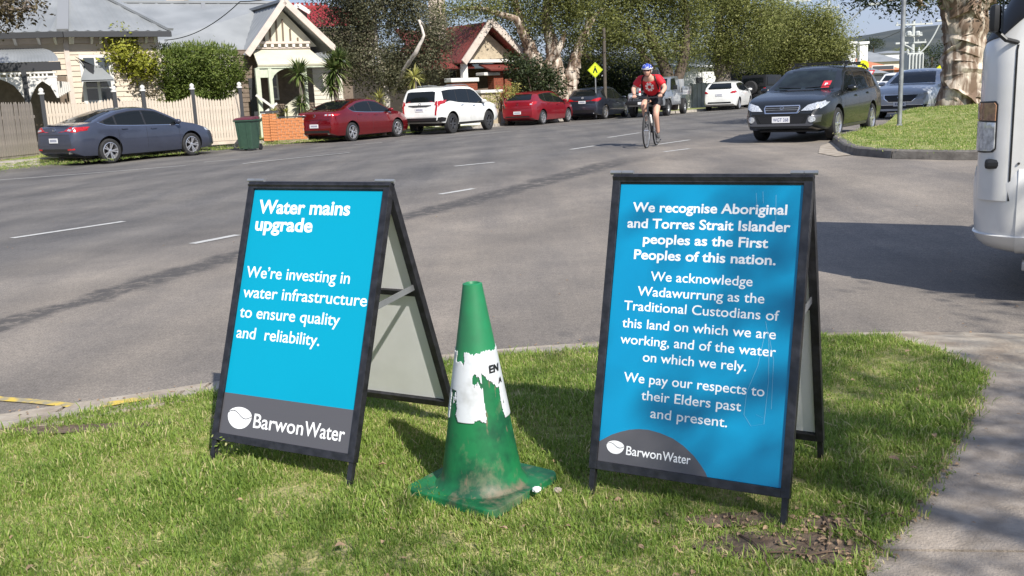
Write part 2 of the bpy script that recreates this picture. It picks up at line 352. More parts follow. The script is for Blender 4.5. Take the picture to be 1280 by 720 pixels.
# kerb lines
_w = [at(*q) for q in ((138, 205), (440, 177), (565, 167), (678, 156), (756, 149.3), (845, 142), (922, 136.8))]
_k = [en(p.x, p.y) for p in _w]; _k = [(e, n - 1.95) for e, n in _k]
far_kerb = [xy(-40, _k[0][1] - .2), xy(0, _k[0][1] - .1)] + [xy(*q) for q in _k] + [xy(90, _k[-1][1] + 5), xy(150, _k[-1][1] + 11)]
print('kerb n', _k)
near_px = [(0, 541), (90, 522), (170, 507), (265, 493), (400, 474), (520, 458), (620, 446), (740, 438), (880, 428), (1030, 422), (1110, 423), (1165, 437), (1222, 466)]
grass_edge = [at(*q, dz=.06).to_2d() for q in near_px]
right_px = [(1212, 500), (1192, 540), (1168, 585), (1138, 630), (1096, 680), (1058, 720)]
right_edge = [at(*q, dz=.06).to_2d() for q in right_px]
asph_px = [(0, 519), (100, 504), (200, 489), (270, 478), (400, 462), (540, 446), (640, 436), (740, 429), (880, 421), (1030, 417)]
kerb_line = [at(*q).to_2d() for q in asph_px]
sdir = Vector((.97, -.235))                  # run of the near side-street kerb
ke = kerb_line[-1]
kerb_line += [ke + sdir * 1.5, ke + sdir * 4, ke + sdir * 12]
k0 = kerb_line[0]; kerb_line = [k0 + (k0 - kerb_line[1]).normalized() * 9 - Vector((0, 2.5)), k0 + (k0 - kerb_line[1]).normalized() * 3 - Vector((0, .4))] + kerb_line
g0 = grass_edge[0]; grass_edge = [kerb_line[0] - Vector((0, .26)) + Vector((0, -.02)), kerb_line[1] - Vector((-.04, .22))] + list(grass_edge)
road_poly = [tuple(p) for p in far_kerb] + [xy(140, -2), xy(110, -2.5), xy(60, -3), (150, 20), (150, -60)]
road_poly = [tuple(p) for p in far_kerb] + [xy(140, -2), xy(45, -1.0), xy(30, 14), xy(18, 45), xy(-6, 45), tuple(kerb_line[-1]), tuple(kerb_line[-2] )] + [tuple(p) for p in kerb_line[::-1][2:]] + [xy(-30, -12)]
sheet('road', road_poly, 0, A_, 2.0)

# near nature strip, soil under the grass
strip_poly = [tuple(p) for p in grass_edge] + [tuple(p) for p in right_edge] + [(.55, 1.2), (.2, -3), (-9, -3)]
def strip_z(x, y): return gz(x, y) + .058 + .018 * mnoise.noise(Vector((x * 1.3, y * 1.3, 0))) * min(1, 1.0)
sheet('nature_strip', strip_poly, .058, MT['thatch'], .22, zf=strip_z)

# concrete kerb and gutter along the near edge (widths follow the photograph)
def lerpline(L_, t):
    d = [0]
    for a, b_ in zip(L_, L_[1:]): d.append(d[-1] + (Vector(b_) - Vector(a)).length)
    s_ = t * d[-1]
    for i in range(len(L_) - 1):
        if s_ <= d[i + 1] or i == len(L_) - 2: return Vector(L_[i]).lerp(Vector(L_[i + 1]), (s_ - d[i]) / max(1e-6, d[i + 1] - d[i]))
seg = kerb_line[:12]; ge = grass_edge[:12]
kb = thing('kerb', None, None, (0, 0, 0)); kb['kind'] = 'structure'
N = 22
for k in range(N):                            # cast sections with open joints
    b = MB(MT['concrete_old']); t0 = k / N + .0008; t1 = (k + 1) / N - .0008; rows = []
    for j in range(5):
        t = t0 + (t1 - t0) * j / 4; a = lerpline(seg, t); c = lerpline(ge, t)
        rows.append([(a.lerp(c, f), z) for f, z in ((-.02, -.02), (0, .006), (.45, .003), (.62, .055), (.70, .064), (1.12, .062), (1.12, -.03))])
    V = [(p.x, p.y, gz(p.x, p.y) + z) for r in rows for p, z in r]; w = 7
    b.raw(V, [(i * w + q, (i + 1) * w + q, (i + 1) * w + q + 1, i * w + q + 1) for i in range(4) for q in range(w - 1)] + [tuple(range(w)), tuple(range(4 * w + w - 1, 4 * w - 1, -1))])
    b.build('kerb_section', kb, smooth=30)
# pram crossing and footpath slabs
fp = thing('footpath', None, None); fp['kind'] = 'structure'
def slab(poly, ma, z=.058, skirt=.05): return sheet('slab', poly, z, ma, .3, parent=fp, skirt=skirt)
g_ = [at(*q, dz=.06).to_2d() for q in [(1030, 423), (1110, 424), (1165, 438), (1220, 466)]]
ka = [at(*q).to_2d() for q in [(1030, 417.5), (1140, 417), (1280, 417)]]
j1 = at(1200, 444, dz=.05).to_2d(); j2 = j1 + sdir * 3.2
kc = ke + sdir * 3.6
crossing = [tuple(ka[0] + Vector((.02, -.01))), tuple(ka[1]), tuple(ke + sdir * 2), tuple(kc), tuple(j2), tuple(j1), tuple(g_[1]), tuple(g_[0])]
def cross_z(x, y):
    d = (Vector((x, y)) - ke); off = abs(d.x * sdir.y - d.y * sdir.x); return gz(x, y) + .008 + .045 * min(1, off / .28)
o = sheet('slab', crossing, 0, MT['concrete_old'], .15, parent=fp, zf=cross_z, skirt=.04)
e1 = g_[3] + Vector((-.02, .04)); e2 = e1 + Vector((2.9, -.60))
mid = [tuple(j1 + Vector((.005, -.012))), tuple(j2 + Vector((0, -.012))), tuple(e2), tuple(e1), tuple(g_[2] + Vector((.02, -.02)))]
slab(mid, MT['concrete_old'], .055)
re = [Vector(p) for p in right_edge]
ja = e1 + Vector((.0, -.012)); jb = e2 + Vector((0, -.012))
c1 = at(1078, 686, dz=.06).to_2d(); c2 = c1 + Vector((1.75, -.30))
slab([tuple(ja), tuple(jb), tuple(c2 + Vector((.9, 0))), tuple(c1 + Vector((0, .006))), tuple(re[4]), tuple(re[3]), tuple(re[2]), tuple(re[1]), tuple(re[0])], MT['footpath_grey'])
slab([tuple(c1 + Vector((0, -.008))), tuple(c2 + Vector((.9, -.014))), (2.9, .5), (.45, .8)], MT['footpath_grey'])
slab([(.45, .79), (2.9, .49), (2.6, -1), (.2, -.7)], MT['footpath_grey'])

# far verge with its kerb
fk2 = [Vector(p) for p in far_kerb]
verge_poly = [tuple(p - Vector(RN) * .32) for p in fk2] + [xy(140, -34), xy(-30, -34)]
sheet('far_verge', verge_poly, .115, MT['verge_grass'], 2.0)
fkb = thing('far_kerb', None, None); fkb['kind'] = 'structure'
def kerb_run(line, ma, parent, h=.13, wid=.16, gut=.22, seglen=2.4, side=-1, nm='kerb_section', maxn=60):
    L_ = [Vector(p) for p in line]; tot = sum((b_ - a).length for a, b_ in zip(L_, L_[1:])); n = int(min(maxn, max(1, tot / seglen)))
    for k in range(n):
        b = MB(ma); rows = []
        for j in range(3):
            t = (k + .006 + .988 * j / 2) / n; p = lerpline(L_, t); q = lerpline(L_, min(1, t + .002)); q0 = lerpline(L_, max(0, t - .002)); d = (q - q0).normalized(); o_ = Vector((d.y, -d.x)) * side
            rows.append([(p + o_ * f, z) for f, z in ((-gut, -.02), (-gut, .008), (0, .005), (.02, h - .02), (.05, h), (wid, h), (wid, -.02))])
        V = [(p.x, p.y, gz(p.x, p.y) + z) for r in rows for p, z in r]; w = 7
        b.raw(V, [(i * w + q, (i + 1) * w + q, (i + 1) * w + q + 1, i * w + q + 1) for i in range(2) for q in range(w - 1)] + [tuple(range(w)), tuple(range(2 * w + w - 1, 2 * w - 1, -1))])
        b.build(nm, parent, smooth=30)
kerb_run([p + Vector(RN) * 0 for p in fk2], MT['concrete'], fkb, side=-1, wid=.34)

# corner island across the side street
ip = [(1052, 186), (1056, 180), (1068, 173), (1085, 167), (1105, 160), (1125, 154)]
isl = [at(*q) for q in [(1049, 186), (1053, 190), (1066, 194), (1090, 197), (1130, 199), (1175, 200), (1222, 200), (1290, 200)]]
isl = [Vector((p.x, p.y)) for p in isl]
up = [Vector(xy(20.5, -4.6)), Vector(xy(24, -4.4)), Vector(xy(30, -4.2)), Vector(xy(45, -3.9)), Vector(xy(80, -3.6))]
isl_line = up[::-1] + isl + [isl[-1] + Vector((5, -1.3))]
isl_poly = [tuple(p) for p in isl_line] + [(40, 20), (60, 60)]
def isl_z(x, y): return gz(x, y) + .125 + mound(x, y)
inner = []
for i, p in enumerate(isl_line):
    a = isl_line[max(0, i - 1)]; c = isl_line[min(len(isl_line) - 1, i + 1)]; d = (c - a).normalized(); inner.append(tuple(p + Vector((-d.y, d.x)) * .13))
def isl_zz(x, y):
    e, n = en(x, y); d = min((Vector((x, y)) - Vector(q)).length for q in isl_line); return gz(x, y) + .125 + mound(x, y) * ss(.1, 2.2, d)
sheet('corner_island', inner + [(40, 20), (60, 60)], .125, MT['verge_grass'], .8, zf=isl_zz)
ikb = thing('island_kerb', None, None); ikb['kind'] = 'structure'
kerb_run(isl_line, MT['kerb_dark'], ikb, h=.135, wid=.17, gut=.02, seglen=1.2, side=-1, maxn=40)
# pale concrete apron at the nose of the island
ap = [at(*q).to_2d() for q in [(1023, 192), (1025, 183), (1050, 174), (1066, 172), (1053, 184), (1055, 190), (1064, 194), (1045, 196)]]
sheet('gutter_apron', [tuple(p) for p in ap], .008, MT['concrete_old'], .4)

# seal lines and paint
def strip(name, a, b_, wid, ma, dz=.005, n=8, kind='structure', wob=0):
    a = Vector(a[:2]); b_ = Vector(b_[:2]); d = (b_ - a).normalized(); o_ = Vector((-d.y, d.x)); L_ = []; Rr = []
    for k in range(n + 1):
        p = a.lerp(b_, k / n) + o_ * random.uniform(-wob, wob); w = wid / 2 * (1 + random.uniform(-wob, wob) * 3); L_.append(p + o_ * w); Rr.append(p - o_ * w)
    m_ = MB(ma); V = [(p.x, p.y, gz(p.x, p.y) + dz) for p in L_ + Rr]; m_.raw(V, [(i, i + 1, n + 2 + i, n + 1 + i) for i in range(n)])
    return tag(m_.build(name), kind=kind)
for q in [((15, 298), (155, 277)), ((240, 305), (297, 294)), ((568, 208), (618, 203)), ((550, 243), (592, 236)), ((713, 187), (743, 182.5)), ((830, 190), (862, 186)), ((820, 181), (862, 175)), ((760, 172), (800, 166))]:
    strip('lane_dash', at(*q[0]), at(*q[1]), .11, MT['road_paint'])
for q in [((303, 205), (437, 191)), ((-40, 228), (232, 207)), ((255, 203), (300, 199)), ((440, 181.5), (640, 164)), ((650, 163.5), (760, 153)), ((770, 152), (905, 141))]:
    strip('edge_line', at(*q[0]), at(*q[1]), .10, MT['road_paint'], dz=.006)
yl = [at(*q).to_2d() for q in [(-60, 492), (0, 499.5), (45, 503), (90, 508)]]
for a, b_ in zip(yl, yl[1:]): strip('yellow_line', a, b_, .055, MT['yellow_paint'], dz=.006, n=4)
for a, b_ in (((128, 506), (188, 496)),):
    p, q = at(*a, dz=.07), at(*b_, dz=.07); m_ = MB(MT['yellow_paint']); d = (q - p).normalized(); o_ = Vector((-d.y, d.x, 0)) * .035; m_.poly([p - o_, q - o_, q + o_, p + o_]); tag(m_.build('yellow_mark'), kind='structure')

# ------------------------------------------------------------------ leaves and trees
def leafmesh(name, centers, size, ma, parent, aspect=2.6, per=1, droop=0.0, up=0.0, tint=None, norm=None):
    c = np.asarray(centers, dtype=float); c = np.repeat(c, per, 0); n = len(c)
    d = rng.normal(size=(n, 3)); d[:, 2] = d[:, 2] * (.7) - droop + up; d /= np.linalg.norm(d, axis=1)[:, None]
    q = rng.normal(size=(n, 3)); s_ = np.cross(d, q); s_ /= np.linalg.norm(s_, axis=1)[:, None]
    ln = size * rng.uniform(.6, 1.3, n)[:, None]; w = ln / aspect
    a = c; b = c + d * ln * .5 + s_ * w * .5; e = c + d * ln; f = c + d * ln * .5 - s_ * w * .5
    if norm is not None:                       # leaves of a clump share the clump's rounded shading; faces turned to agree with it
        N_ = np.asarray(norm) + rng.normal(size=(n, 3)) * .38; N_ /= np.linalg.norm(N_, axis=1)[:, None]
        sw = (np.cross(b - a, e - a) * N_).sum(1) < 0; b2 = np.where(sw[:, None], f, b); f = np.where(sw[:, None], b, f); b = b2
    V = np.stack([a, b, e, f], 1).reshape(-1, 3)
    if parent is not None:
        im = np.array(wm(parent).inverted()); V = V @ im[:3, :3].T + im[:3, 3]
    me = bpy.data.meshes.new(name); me.vertices.add(len(V)); me.vertices.foreach_set('co', V.ravel()); me.loops.add(len(V)); me.loops.foreach_set('vertex_index', np.arange(len(V)))
    me.polygons.add(n); me.polygons.foreach_set('loop_start', np.arange(0, 4 * n, 4)); me.update()
    t = np.clip((rng.random(n) if tint is None else np.repeat(np.asarray(tint), per) + rng.normal(0, .13, n)), 0, 1)
    at_ = me.attributes.new('tint', 'FLOAT', 'POINT'); at_.data.foreach_set('value', np.repeat(t, 4).astype(np.float32))
    me.materials.append(MT[ma])
    if norm is not None:
        N4 = np.repeat(N_, 4, 0); me.polygons.foreach_set('use_smooth', [True] * n); me.normals_split_custom_set_from_vertices([tuple(v) for v in N4])
    return put(name, me, parent)
def blobpts(blobs, n, clump=.28, cn=14, shell=.55, flat=1.0):
    """clumps scattered through ellipsoids; returns points and a tint per clump"""
    vol = np.array([b[1][0] * b[1][1] * b[1][2] for b in blobs]) ** .67; vol /= vol.sum(); P = []; T = []; NB = []; NC = []
    for (c, r), v in zip(blobs, vol):
        k = max(3, int(n * v / cn)); d = rng.normal(size=(k, 3)); d /= np.linalg.norm(d, axis=1)[:, None]
        rad = rng.uniform(shell ** 3, 1.15, k) ** (1 / 3); q = np.array(c) + d * rad[:, None] * np.array(r); NB.append(np.repeat(d, cn, 0))
        t = rng.uniform(.1, .85, k)
        dq = rng.normal(size=(k * cn, 3)); NC.append(dq / 1.6); pts = np.repeat(q, cn, 0) + dq * clump * np.array([1, 1, flat]); P.append(pts); T.append(np.repeat(t, cn))
    global LASTN
    LASTN = np.concatenate(NB) * .55 + np.concatenate(NC) * .75 + np.array([0, 0, .15])
    return np.concatenate(P), np.concatenate(T)
def bez(a, b, bend, n=6):
    a = Vector(a); b = Vector(b); m = a.lerp(b, .5) + Vector(bend); return [a * (1 - t) ** 2 + m * 2 * t * (1 - t) + b * t * t for t in [i / n for i in range(n + 1)]]
def tree(name, label, base, blobs, n, lsize, leaf, bark, trunk_r, stems, group=None, cat='tree', aspect=2.6, clump=.3, cn=14, droop=0.0, shell=.5, branches=True, seg=9, big=False):
    base = Vector(base); t = thing(name, label, cat, base, 0, group)
    b = MB(MT[bark])
    NS = 14 if seg > 12 else 4
    for s_ in stems:                           # each: list of world points with radii
        pts = [Vector(p) for p, r in s_]; rr = [r for p, r in s_]
        P = []; Q = []
        for i in range(len(pts) - 1):
            for k in range(NS): f = k / NS; P.append(pts[i].lerp(pts[i + 1], f) + Vector(rng.normal(size=3)) * rr[i] * .08); Q.append(rr[i] * (1 - f) + rr[i + 1] * f)
        P.append(pts[-1]); Q.append(rr[-1]); v0 = len(b.v); b.tube(P, [q * random.uniform(.95, 1.05) for q in Q], seg)
        if seg > 12:
            for vi in range(v0, len(b.v)):
                k_ = (vi - v0) // seg; c_ = P[min(k_, len(P) - 1)]; v_ = Vector(b.v[vi]); o_ = v_ - c_; an = math.atan2(o_.y, o_.x)
                f_ = 1 + .10 * mnoise.noise(Vector((math.cos(an) * 4, math.sin(an) * 4, v_.z * .6))) + .09 * mnoise.noise(Vector((math.cos(an) * 11, math.sin(an) * 11, v_.z * 1.6))); b.v[vi] = tuple(c_ + o_ * f_)
    if branches:
        tips = [Vector(s_[-1][0]) for s_ in stems] + [Vector(s_[-2][0]) for s_ in stems if len(s_) > 2]
        for c, r in blobs[:8]:
            c = Vector(c); tp = min(tips, key=lambda q: (q - c).length); P = bez(tp, c, rng.normal(size=3) * .3); b.tube(P, [max(.015, min(.12, trunk_r * .2) * (1 - i / 8)) for i in range(len(P))], 6)
            for _ in range(3):
                e = c + Vector(rng.normal(size=3)).normalized() * min(r) * .8; b.tube([c, c.lerp(e, .5) + Vector(rng.normal(size=3)) * .06, e], [.05, .035, .012], 5)
    b.build('trunk', t, world=True, smooth=50)
    if big:
        extra = []
        for c, r in blobs:
            for _ in range(4):
                d = Vector(rng.normal(size=3)).normalized(); d.z *= .8; q = Vector(c) + Vector((d.x * r[0], d.y * r[1], d.z * r[2])) * .95; f = random.uniform(.28, .5); extra.append((tuple(q), tuple(k * f for k in r)))
        blobs = list(blobs) + extra
    P, T = blobpts(blobs, n, clump, cn, shell); leafmesh('crown', P, lsize, leaf, t, aspect, tint=T, droop=droop, norm=LASTN)
    return t
def blob(px, py, rpx, Y, rz=None, ry=None):
    c = deep(px, py, Y); s_ = Y / FPX; r = rpx * s_; return (tuple(c), (r, (ry or rpx) * s_, (rz or rpx) * s_))
def stem(*q): return [(tuple(deep(x, y, Y)), r) for x, y, Y, r in q]

# spotted far-side paperbarks (big street trees)
def gp(px, py, dz=0): p = at(px, py, dz); return p
def under(px, Y, dz=.1):                       # ground point at depth Y below pixel column px (near the horizon row)
    d = ray(px, 140); p = CO + d * (Y / d.y); return Vector((p.x, p.y, gz(p.x, p.y) + dz))
G = 'big street trees along the far side of the road'
Y = 48.5
tree('paperbark_tree', 'big twisted pale paperbark tree behind the red hatchback, trunk leaning left', under(694, Y), [blob(690, 18, 34, Y, 26), blob(650, 30, 26, Y + .5, 20), blob(735, 35, 30, Y, 30), blob(640, -20, 34, Y, 30), blob(715, -20, 40, Y), blob(760, 8, 26, Y + 1), blob(740, 76, 18, Y + 2, 14), blob(600, 8, 26, Y - 1, 12), blob(568, 14, 24, Y - 1, 8), blob(655, 60, 18, Y + 2, 16), blob(715, 62, 16, Y + 1.5, 14)],
     52000, .13, 'leaf_olive', 'bark_paper', 1.0,
     [stem((688, 152, Y, .62), (684, 120, Y, .50), (676, 92, Y, .42), (664, 64, Y, .34), (652, 34, Y, .22), (640, -10, Y, .14)), stem((697, 152, Y, .62), (698, 118, Y, .52), (694, 85, Y, .40), (690, 55, Y, .32), (682, 22, Y, .24), (690, -30, Y, .14)), stem((706, 151, Y, .50), (710, 120, Y, .42), (716, 90, Y, .34), (722, 62, Y, .24), (742, 20, Y, .16)), stem((664, 64, Y, .22), (645, 24, Y - 1, .16), (600, 10, Y - 1, .10), (565, 12, Y - 1, .05)), stem((676, 92, Y, .25), (700, 60, Y - .5, .17), (706, 40, Y - .5, .1))], G, clump=.36, cn=46, shell=.6, seg=16, big=True)
Y = 50
tree('paperbark_tree', 'dark-trunked street tree directly behind the cyclist', under(838, Y), [blob(790, 20, 40, Y), blob(848, 10, 38, Y + 1), blob(800, 56, 36, Y, 22), blob(846, 62, 24, Y, 18), blob(780, -35, 50, Y), blob(850, -40, 45, Y), blob(760, 48, 24, Y, 20)],
     52000, .14, 'leaf_olive', 'bark_dark', .6, [stem((836, 136, Y, .42), (838, 105, Y, .36), (826, 75, Y, .28), (805, 30, Y, .18)), stem((840, 136, Y, .36), (848, 98, Y, .28), (858, 60, Y, .2), (858, 20, Y, .12)), stem((832, 136, Y, .3), (818, 96, Y, .24), (800, 60, Y, .16))], G, clump=.40, cn=46, shell=.62, big=True)
Y = 57
tree('paperbark_tree', 'broad olive street tree behind the white hatchback', under(905, Y), [blob(900, 20, 38, Y), blob(880, 52, 34, Y, 24), blob(930, 48, 36, Y, 30), blob(905, -25, 45, Y), blob(950, 20, 26, Y, 22), blob(915, 70, 24, Y, 16)],
     48000, .15, 'leaf_olive', 'bark_grey', .5, [stem((905, 128, Y, .6), (903, 95, Y, .45), (898, 60, Y, .3), (900, 10, Y, .15)), stem((903, 95, Y, .35), (930, 55, Y, .2))], G, clump=.42, cn=46, shell=.62, big=True)
Y = 63
tree('paperbark_tree', 'rounded olive street tree with drooping skirt above the black car roof', under(985, Y), [blob(985, 42, 32, Y, 28), blob(962, 65, 28, Y, 22), blob(1010, 40, 30, Y, 24), blob(1035, 50, 27, Y, 26), blob(1000, 68, 34, Y, 16), blob(1043, 68, 19, Y, 14), blob(968, 25, 22, Y, 16)],
     50000, .16, 'leaf_olive', 'bark_grey', .4, [stem((985, 122, Y, .5), (988, 90, Y, .4), (990, 50, Y, .2)), stem((988, 90, Y, .3), (1020, 60, Y, .15))], G, clump=.42, cn=46, shell=.62, big=True)
# trees and shrubs of the gardens
Y = 41
tree('garden_tree', 'tall grey-green wattle tree between the pale and red-roofed houses', under(482, Y), [blob(440, 40, 30, Y, 34), blob(480, 15, 36, Y, 40), blob(525, 40, 28, Y, 34), blob(470, 82, 38, Y, 26), blob(515, 84, 30, Y, 24), blob(430, 78, 20, Y, 20), blob(440, -15, 36, Y), blob(510, -20, 30, Y), blob(400, 45, 17, Y, 18), blob(540, 76, 18, Y, 22)],
     62000, .12, 'leaf_grey', 'bark_pale', .3, [stem((484, 160, Y, .20), (482, 110, Y, .15), (470, 60, Y, .10), (468, 10, Y, .06)), stem((490, 118, Y, .11), (508, 82, Y - .9, .09), (520, 66, Y - 1.5, .085), (530, 44, Y - 1.6, .06), (524, 26, Y - 1.5, .04))], clump=.28, cn=36, shell=.4, big=True)
Y = 27
tree('verge_tree', 'dark brown-green tree reaching in from the left above the verandah', under(-75, Y), [blob(5, 5, 26, Y, 14), blob(38, 8, 14, Y, 9), blob(-40, 0, 45, Y), blob(-90, -20, 60, Y), blob(15, 22, 16, Y, 8)],
     9000, .13, 'leaf_brown', 'bark_grey', .25, [stem((-75, 200, Y, .3), (-78, 100, Y, .24), (-70, 30, Y, .18)), stem((-70, 30, Y, .12), (-20, 14, Y, .07), (30, 12, Y, .03))], clump=.17)
Y = 32.5
lt = tree('lemon_tree', 'small yellow-green tree standing behind the cream picket fence', under(156, Y), [blob(148, 62, 20, Y, 16), blob(136, 82, 16, Y, 12), blob(168, 78, 18, Y, 14), blob(182, 86, 12, Y, 8), blob(152, 48, 14, Y, 8), blob(128, 94, 9, Y, 8)],
     5200, .13, 'leaf_lime', 'bark_grey', .12, [stem((157, 165, Y, .07), (155, 120, Y, .06), (150, 85, Y, .04)), stem((155, 125, Y, .05), (170, 95, Y, .03), (178, 84, Y, .02)), stem((156, 130, Y, .05), (140, 100, Y, .03), (133, 86, Y, .02)), stem((155, 128, Y, .05), (160, 98, Y, .04), (156, 60, Y, .02))], clump=.17, cn=11, aspect=2.2)
Y = 33.5
t = thing('clipped_hedge', 'dense green hedge standing above the cream fence before the long pale roof', 'hedge', under(244, Y))
bl = [blob(244, 100, 56, Y + .3, 33, 38), blob(215, 88, 30, Y, 26, 34), blob(272, 88, 30, Y, 27, 34), blob(244, 82, 30, Y, 22, 34), blob(244, 140, 55, Y, 40, 34)]
P, T = blobpts(bl, 34000, .10, 14, .6); leafmesh('foliage', P, .12, 'leaf_hedge', t, 3.2, tint=T, up=.3, norm=LASTN)
P = np.array([deep(x, 66 + abs(x - 244) * .10 - random.uniform(0, 12) * (1 if random.random() < .5 else .3), Y + random.uniform(-.6, .6)) for x in rng.uniform(192, 296, 1500)]); leafmesh('shoot', P, .18, 'leaf_hedge', t, 6, up=2.5)
b = MB(MT['bark_dark'])
for k in range(7): a = under(205 + k * 13, Y); b.tube([a, a + Vector((0, 0, 1.6))], .04, 6)
b.build('stem', t, world=True)
def shrub(label, bl, n, ls, leaf, cat='shrub', name='garden_shrub', clump=.14, group=None, aspect=2.4):
    c = Vector(bl[0][0]); t = thing(name, label, cat, (c.x, c.y, gz(c.x, c.y) + .1), 0, group)
    P, T = blobpts(bl, n, clump, 12, .35); P = P[P[:, 2] > gz(c.x, c.y) + .1 if len(P) else []]; T = rng.uniform(.1, .85, len(P)); leafmesh('foliage', P, ls, leaf, t, aspect, tint=T)
    b = MB(MT['bark_dark'])
    for k in range(4): e = c + Vector(rng.normal(size=3)) * bl[0][1][0] * .5; b.tube([t.location, Vector(t.location).lerp(e, .5) + Vector((.05, 0, 0)), e], [.05, .04, .02], 6)
    b.build('stem', t, world=True); return t
shrub('reddish brown shrub behind the grey pickets below the verandah', [blob(10, 118, 14, 32, 14), blob(-6, 112, 14, 32, 14)], 1400, .12, 'leaf_brown')
shrub('dark leafy bush between the brick porch and the pale paperbark trunk', [blob(668, 96, 24, 46, 22), blob(650, 88, 16, 45.5, 14), blob(690, 108, 18, 46, 20), blob(640, 76, 10, 45, 8), blob(665, 125, 24, 46, 16)], 7000, .16, 'leaf_dark')
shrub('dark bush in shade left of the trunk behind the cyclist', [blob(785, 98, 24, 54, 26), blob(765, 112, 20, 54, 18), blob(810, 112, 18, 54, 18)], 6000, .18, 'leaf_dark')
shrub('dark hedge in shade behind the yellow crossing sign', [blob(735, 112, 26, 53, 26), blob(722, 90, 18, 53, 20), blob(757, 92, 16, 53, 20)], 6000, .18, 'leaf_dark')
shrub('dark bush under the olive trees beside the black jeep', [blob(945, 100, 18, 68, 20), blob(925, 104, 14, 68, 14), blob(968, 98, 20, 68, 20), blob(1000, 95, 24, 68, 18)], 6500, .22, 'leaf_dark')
shrub('dry purplish shrub at the foot of the yellow-green tree', [blob(168, 112, 16, 32.9, 10), blob(186, 116, 14, 32.9, 9), blob(150, 112, 10, 32.7, 9)], 1500, .09, 'leaf_brown')
def yucca(label, px, py, Y, tr, r, heads, leaf='leaf_yucca', nleaf=170, group='yuccas and spiky plants in the front gardens', name='yucca'):
    base = under(px, Y); t = thing(name, label, 'yucca', base, 0, group)
    b = MB(MT['bark_grey'])
    top = deep(px, py, Y); b.tube([base, base.lerp(top, .5) + Vector((.05, 0, 0)), top], [tr, tr * .8, tr * .7], 8); b.build('trunk', t, world=True, smooth=50)
    for i, (hx, hy, hr) in enumerate(heads):
        c = deep(hx, hy, Y); rr = hr * Y / FPX; m_ = MB(MT[leaf]); tv = []
        for k in range(nleaf):
            d = Vector(rng.normal(size=3)); d.z = d.z * .9 + .35; d.normalize(); s_ = d.cross(Vector((0, 0, 1))); s_ = s_.normalized() if s_.length > .01 else Vector((1, 0, 0)); w = rr * .045; l_ = rr * random.uniform(.75, 1.1)
            p0 = c + d * rr * .08; p1 = c + d * l_ * .55; p2 = c + d * l_ - Vector((0, 0, l_ * .14)); n0 = len(m_.v)
            m_.raw([p0 - s_ * w * .7, p0 + s_ * w * .7, p1 + s_ * w, p1 - s_ * w, p2], [(0, 1, 2, 3), (3, 2, 4)]); tv += [random.random()] * 5
        if name: o = m_.build('leaf_rosette', t, world=True)
        a_ = o.data.attributes.new('tint', 'FLOAT', 'POINT'); a_.data.foreach_set('value', tv[:len(o.data.vertices)])
    return t
yucca('tall green yucca with two heads beside the arched porch', 375, 100, 35.3, .10, 22, [(374, 92, 25), (377, 128, 15)])
yucca('taller darker yucca right of the pale weatherboard wall', 418, 85, 35.8, .12, 28, [(418, 88, 28), (414, 108, 20), (424, 74, 20)], nleaf=200)
yucca('golden yucca head above the white four-wheel drive', 518, 96, 38, .1, 20, [(518, 96, 20)], 'leaf_gold', 80)
yucca('low pale agave between the red sedan and the white four-wheel drive', 478, 132, 36, .1, 12, [(474, 124, 17), (462, 128, 11)], 'leaf_gold', 60)
yucca('small spiky flax behind the orange brick wall', 345, 140, 34.5, .05, 12, [(343, 140, 11), (358, 141, 9)], 'leaf_gold', 50)

# paperbark on the corner island
Yt = 27.5; tb = deep(1200, 138, Yt); tb.z = isl_zz(tb.x, tb.y) - .05
def ts(*q): return stem(*q)
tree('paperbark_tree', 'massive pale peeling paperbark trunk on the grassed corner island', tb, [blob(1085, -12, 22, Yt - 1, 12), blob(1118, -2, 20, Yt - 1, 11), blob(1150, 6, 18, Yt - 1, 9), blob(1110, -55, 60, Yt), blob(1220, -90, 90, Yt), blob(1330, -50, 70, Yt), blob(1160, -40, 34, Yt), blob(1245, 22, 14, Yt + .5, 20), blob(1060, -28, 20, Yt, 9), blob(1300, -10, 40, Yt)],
     30000, .12, 'leaf_dark', 'bark_paper', .5,
     [ts((1199, 148, Yt, .70), (1201, 125, Yt, .60), (1202, 95, Yt, .56), (1205, 55, Yt, .54), (1207, 20, Yt, .60), (1200, -5, Yt, .60), (1185, -30, Yt, .3), (1160, -60, Yt, .18)), ts((1207, 20, Yt, .42), (1232, -10, Yt, .34), (1250, -60, Yt, .2)), ts((1200, -5, Yt, .25), (1165, -20, Yt - .5, .14), (1120, -18, Yt - 1, .08), (1075, -20, Yt - 1, .05)), ts((1190, 147, Yt - .1, .30), (1196, 128, Yt - .1, .25), (1196, 100, Yt - .05, .20), (1200, 70, Yt + .1, .05)), ts((1212, 147, Yt - .15, .28), (1209, 120, Yt - .15, .25), (1210, 80, Yt - .06, .24), (1210, 30, Yt + .05, .12))], clump=.22, shell=.4, seg=30)

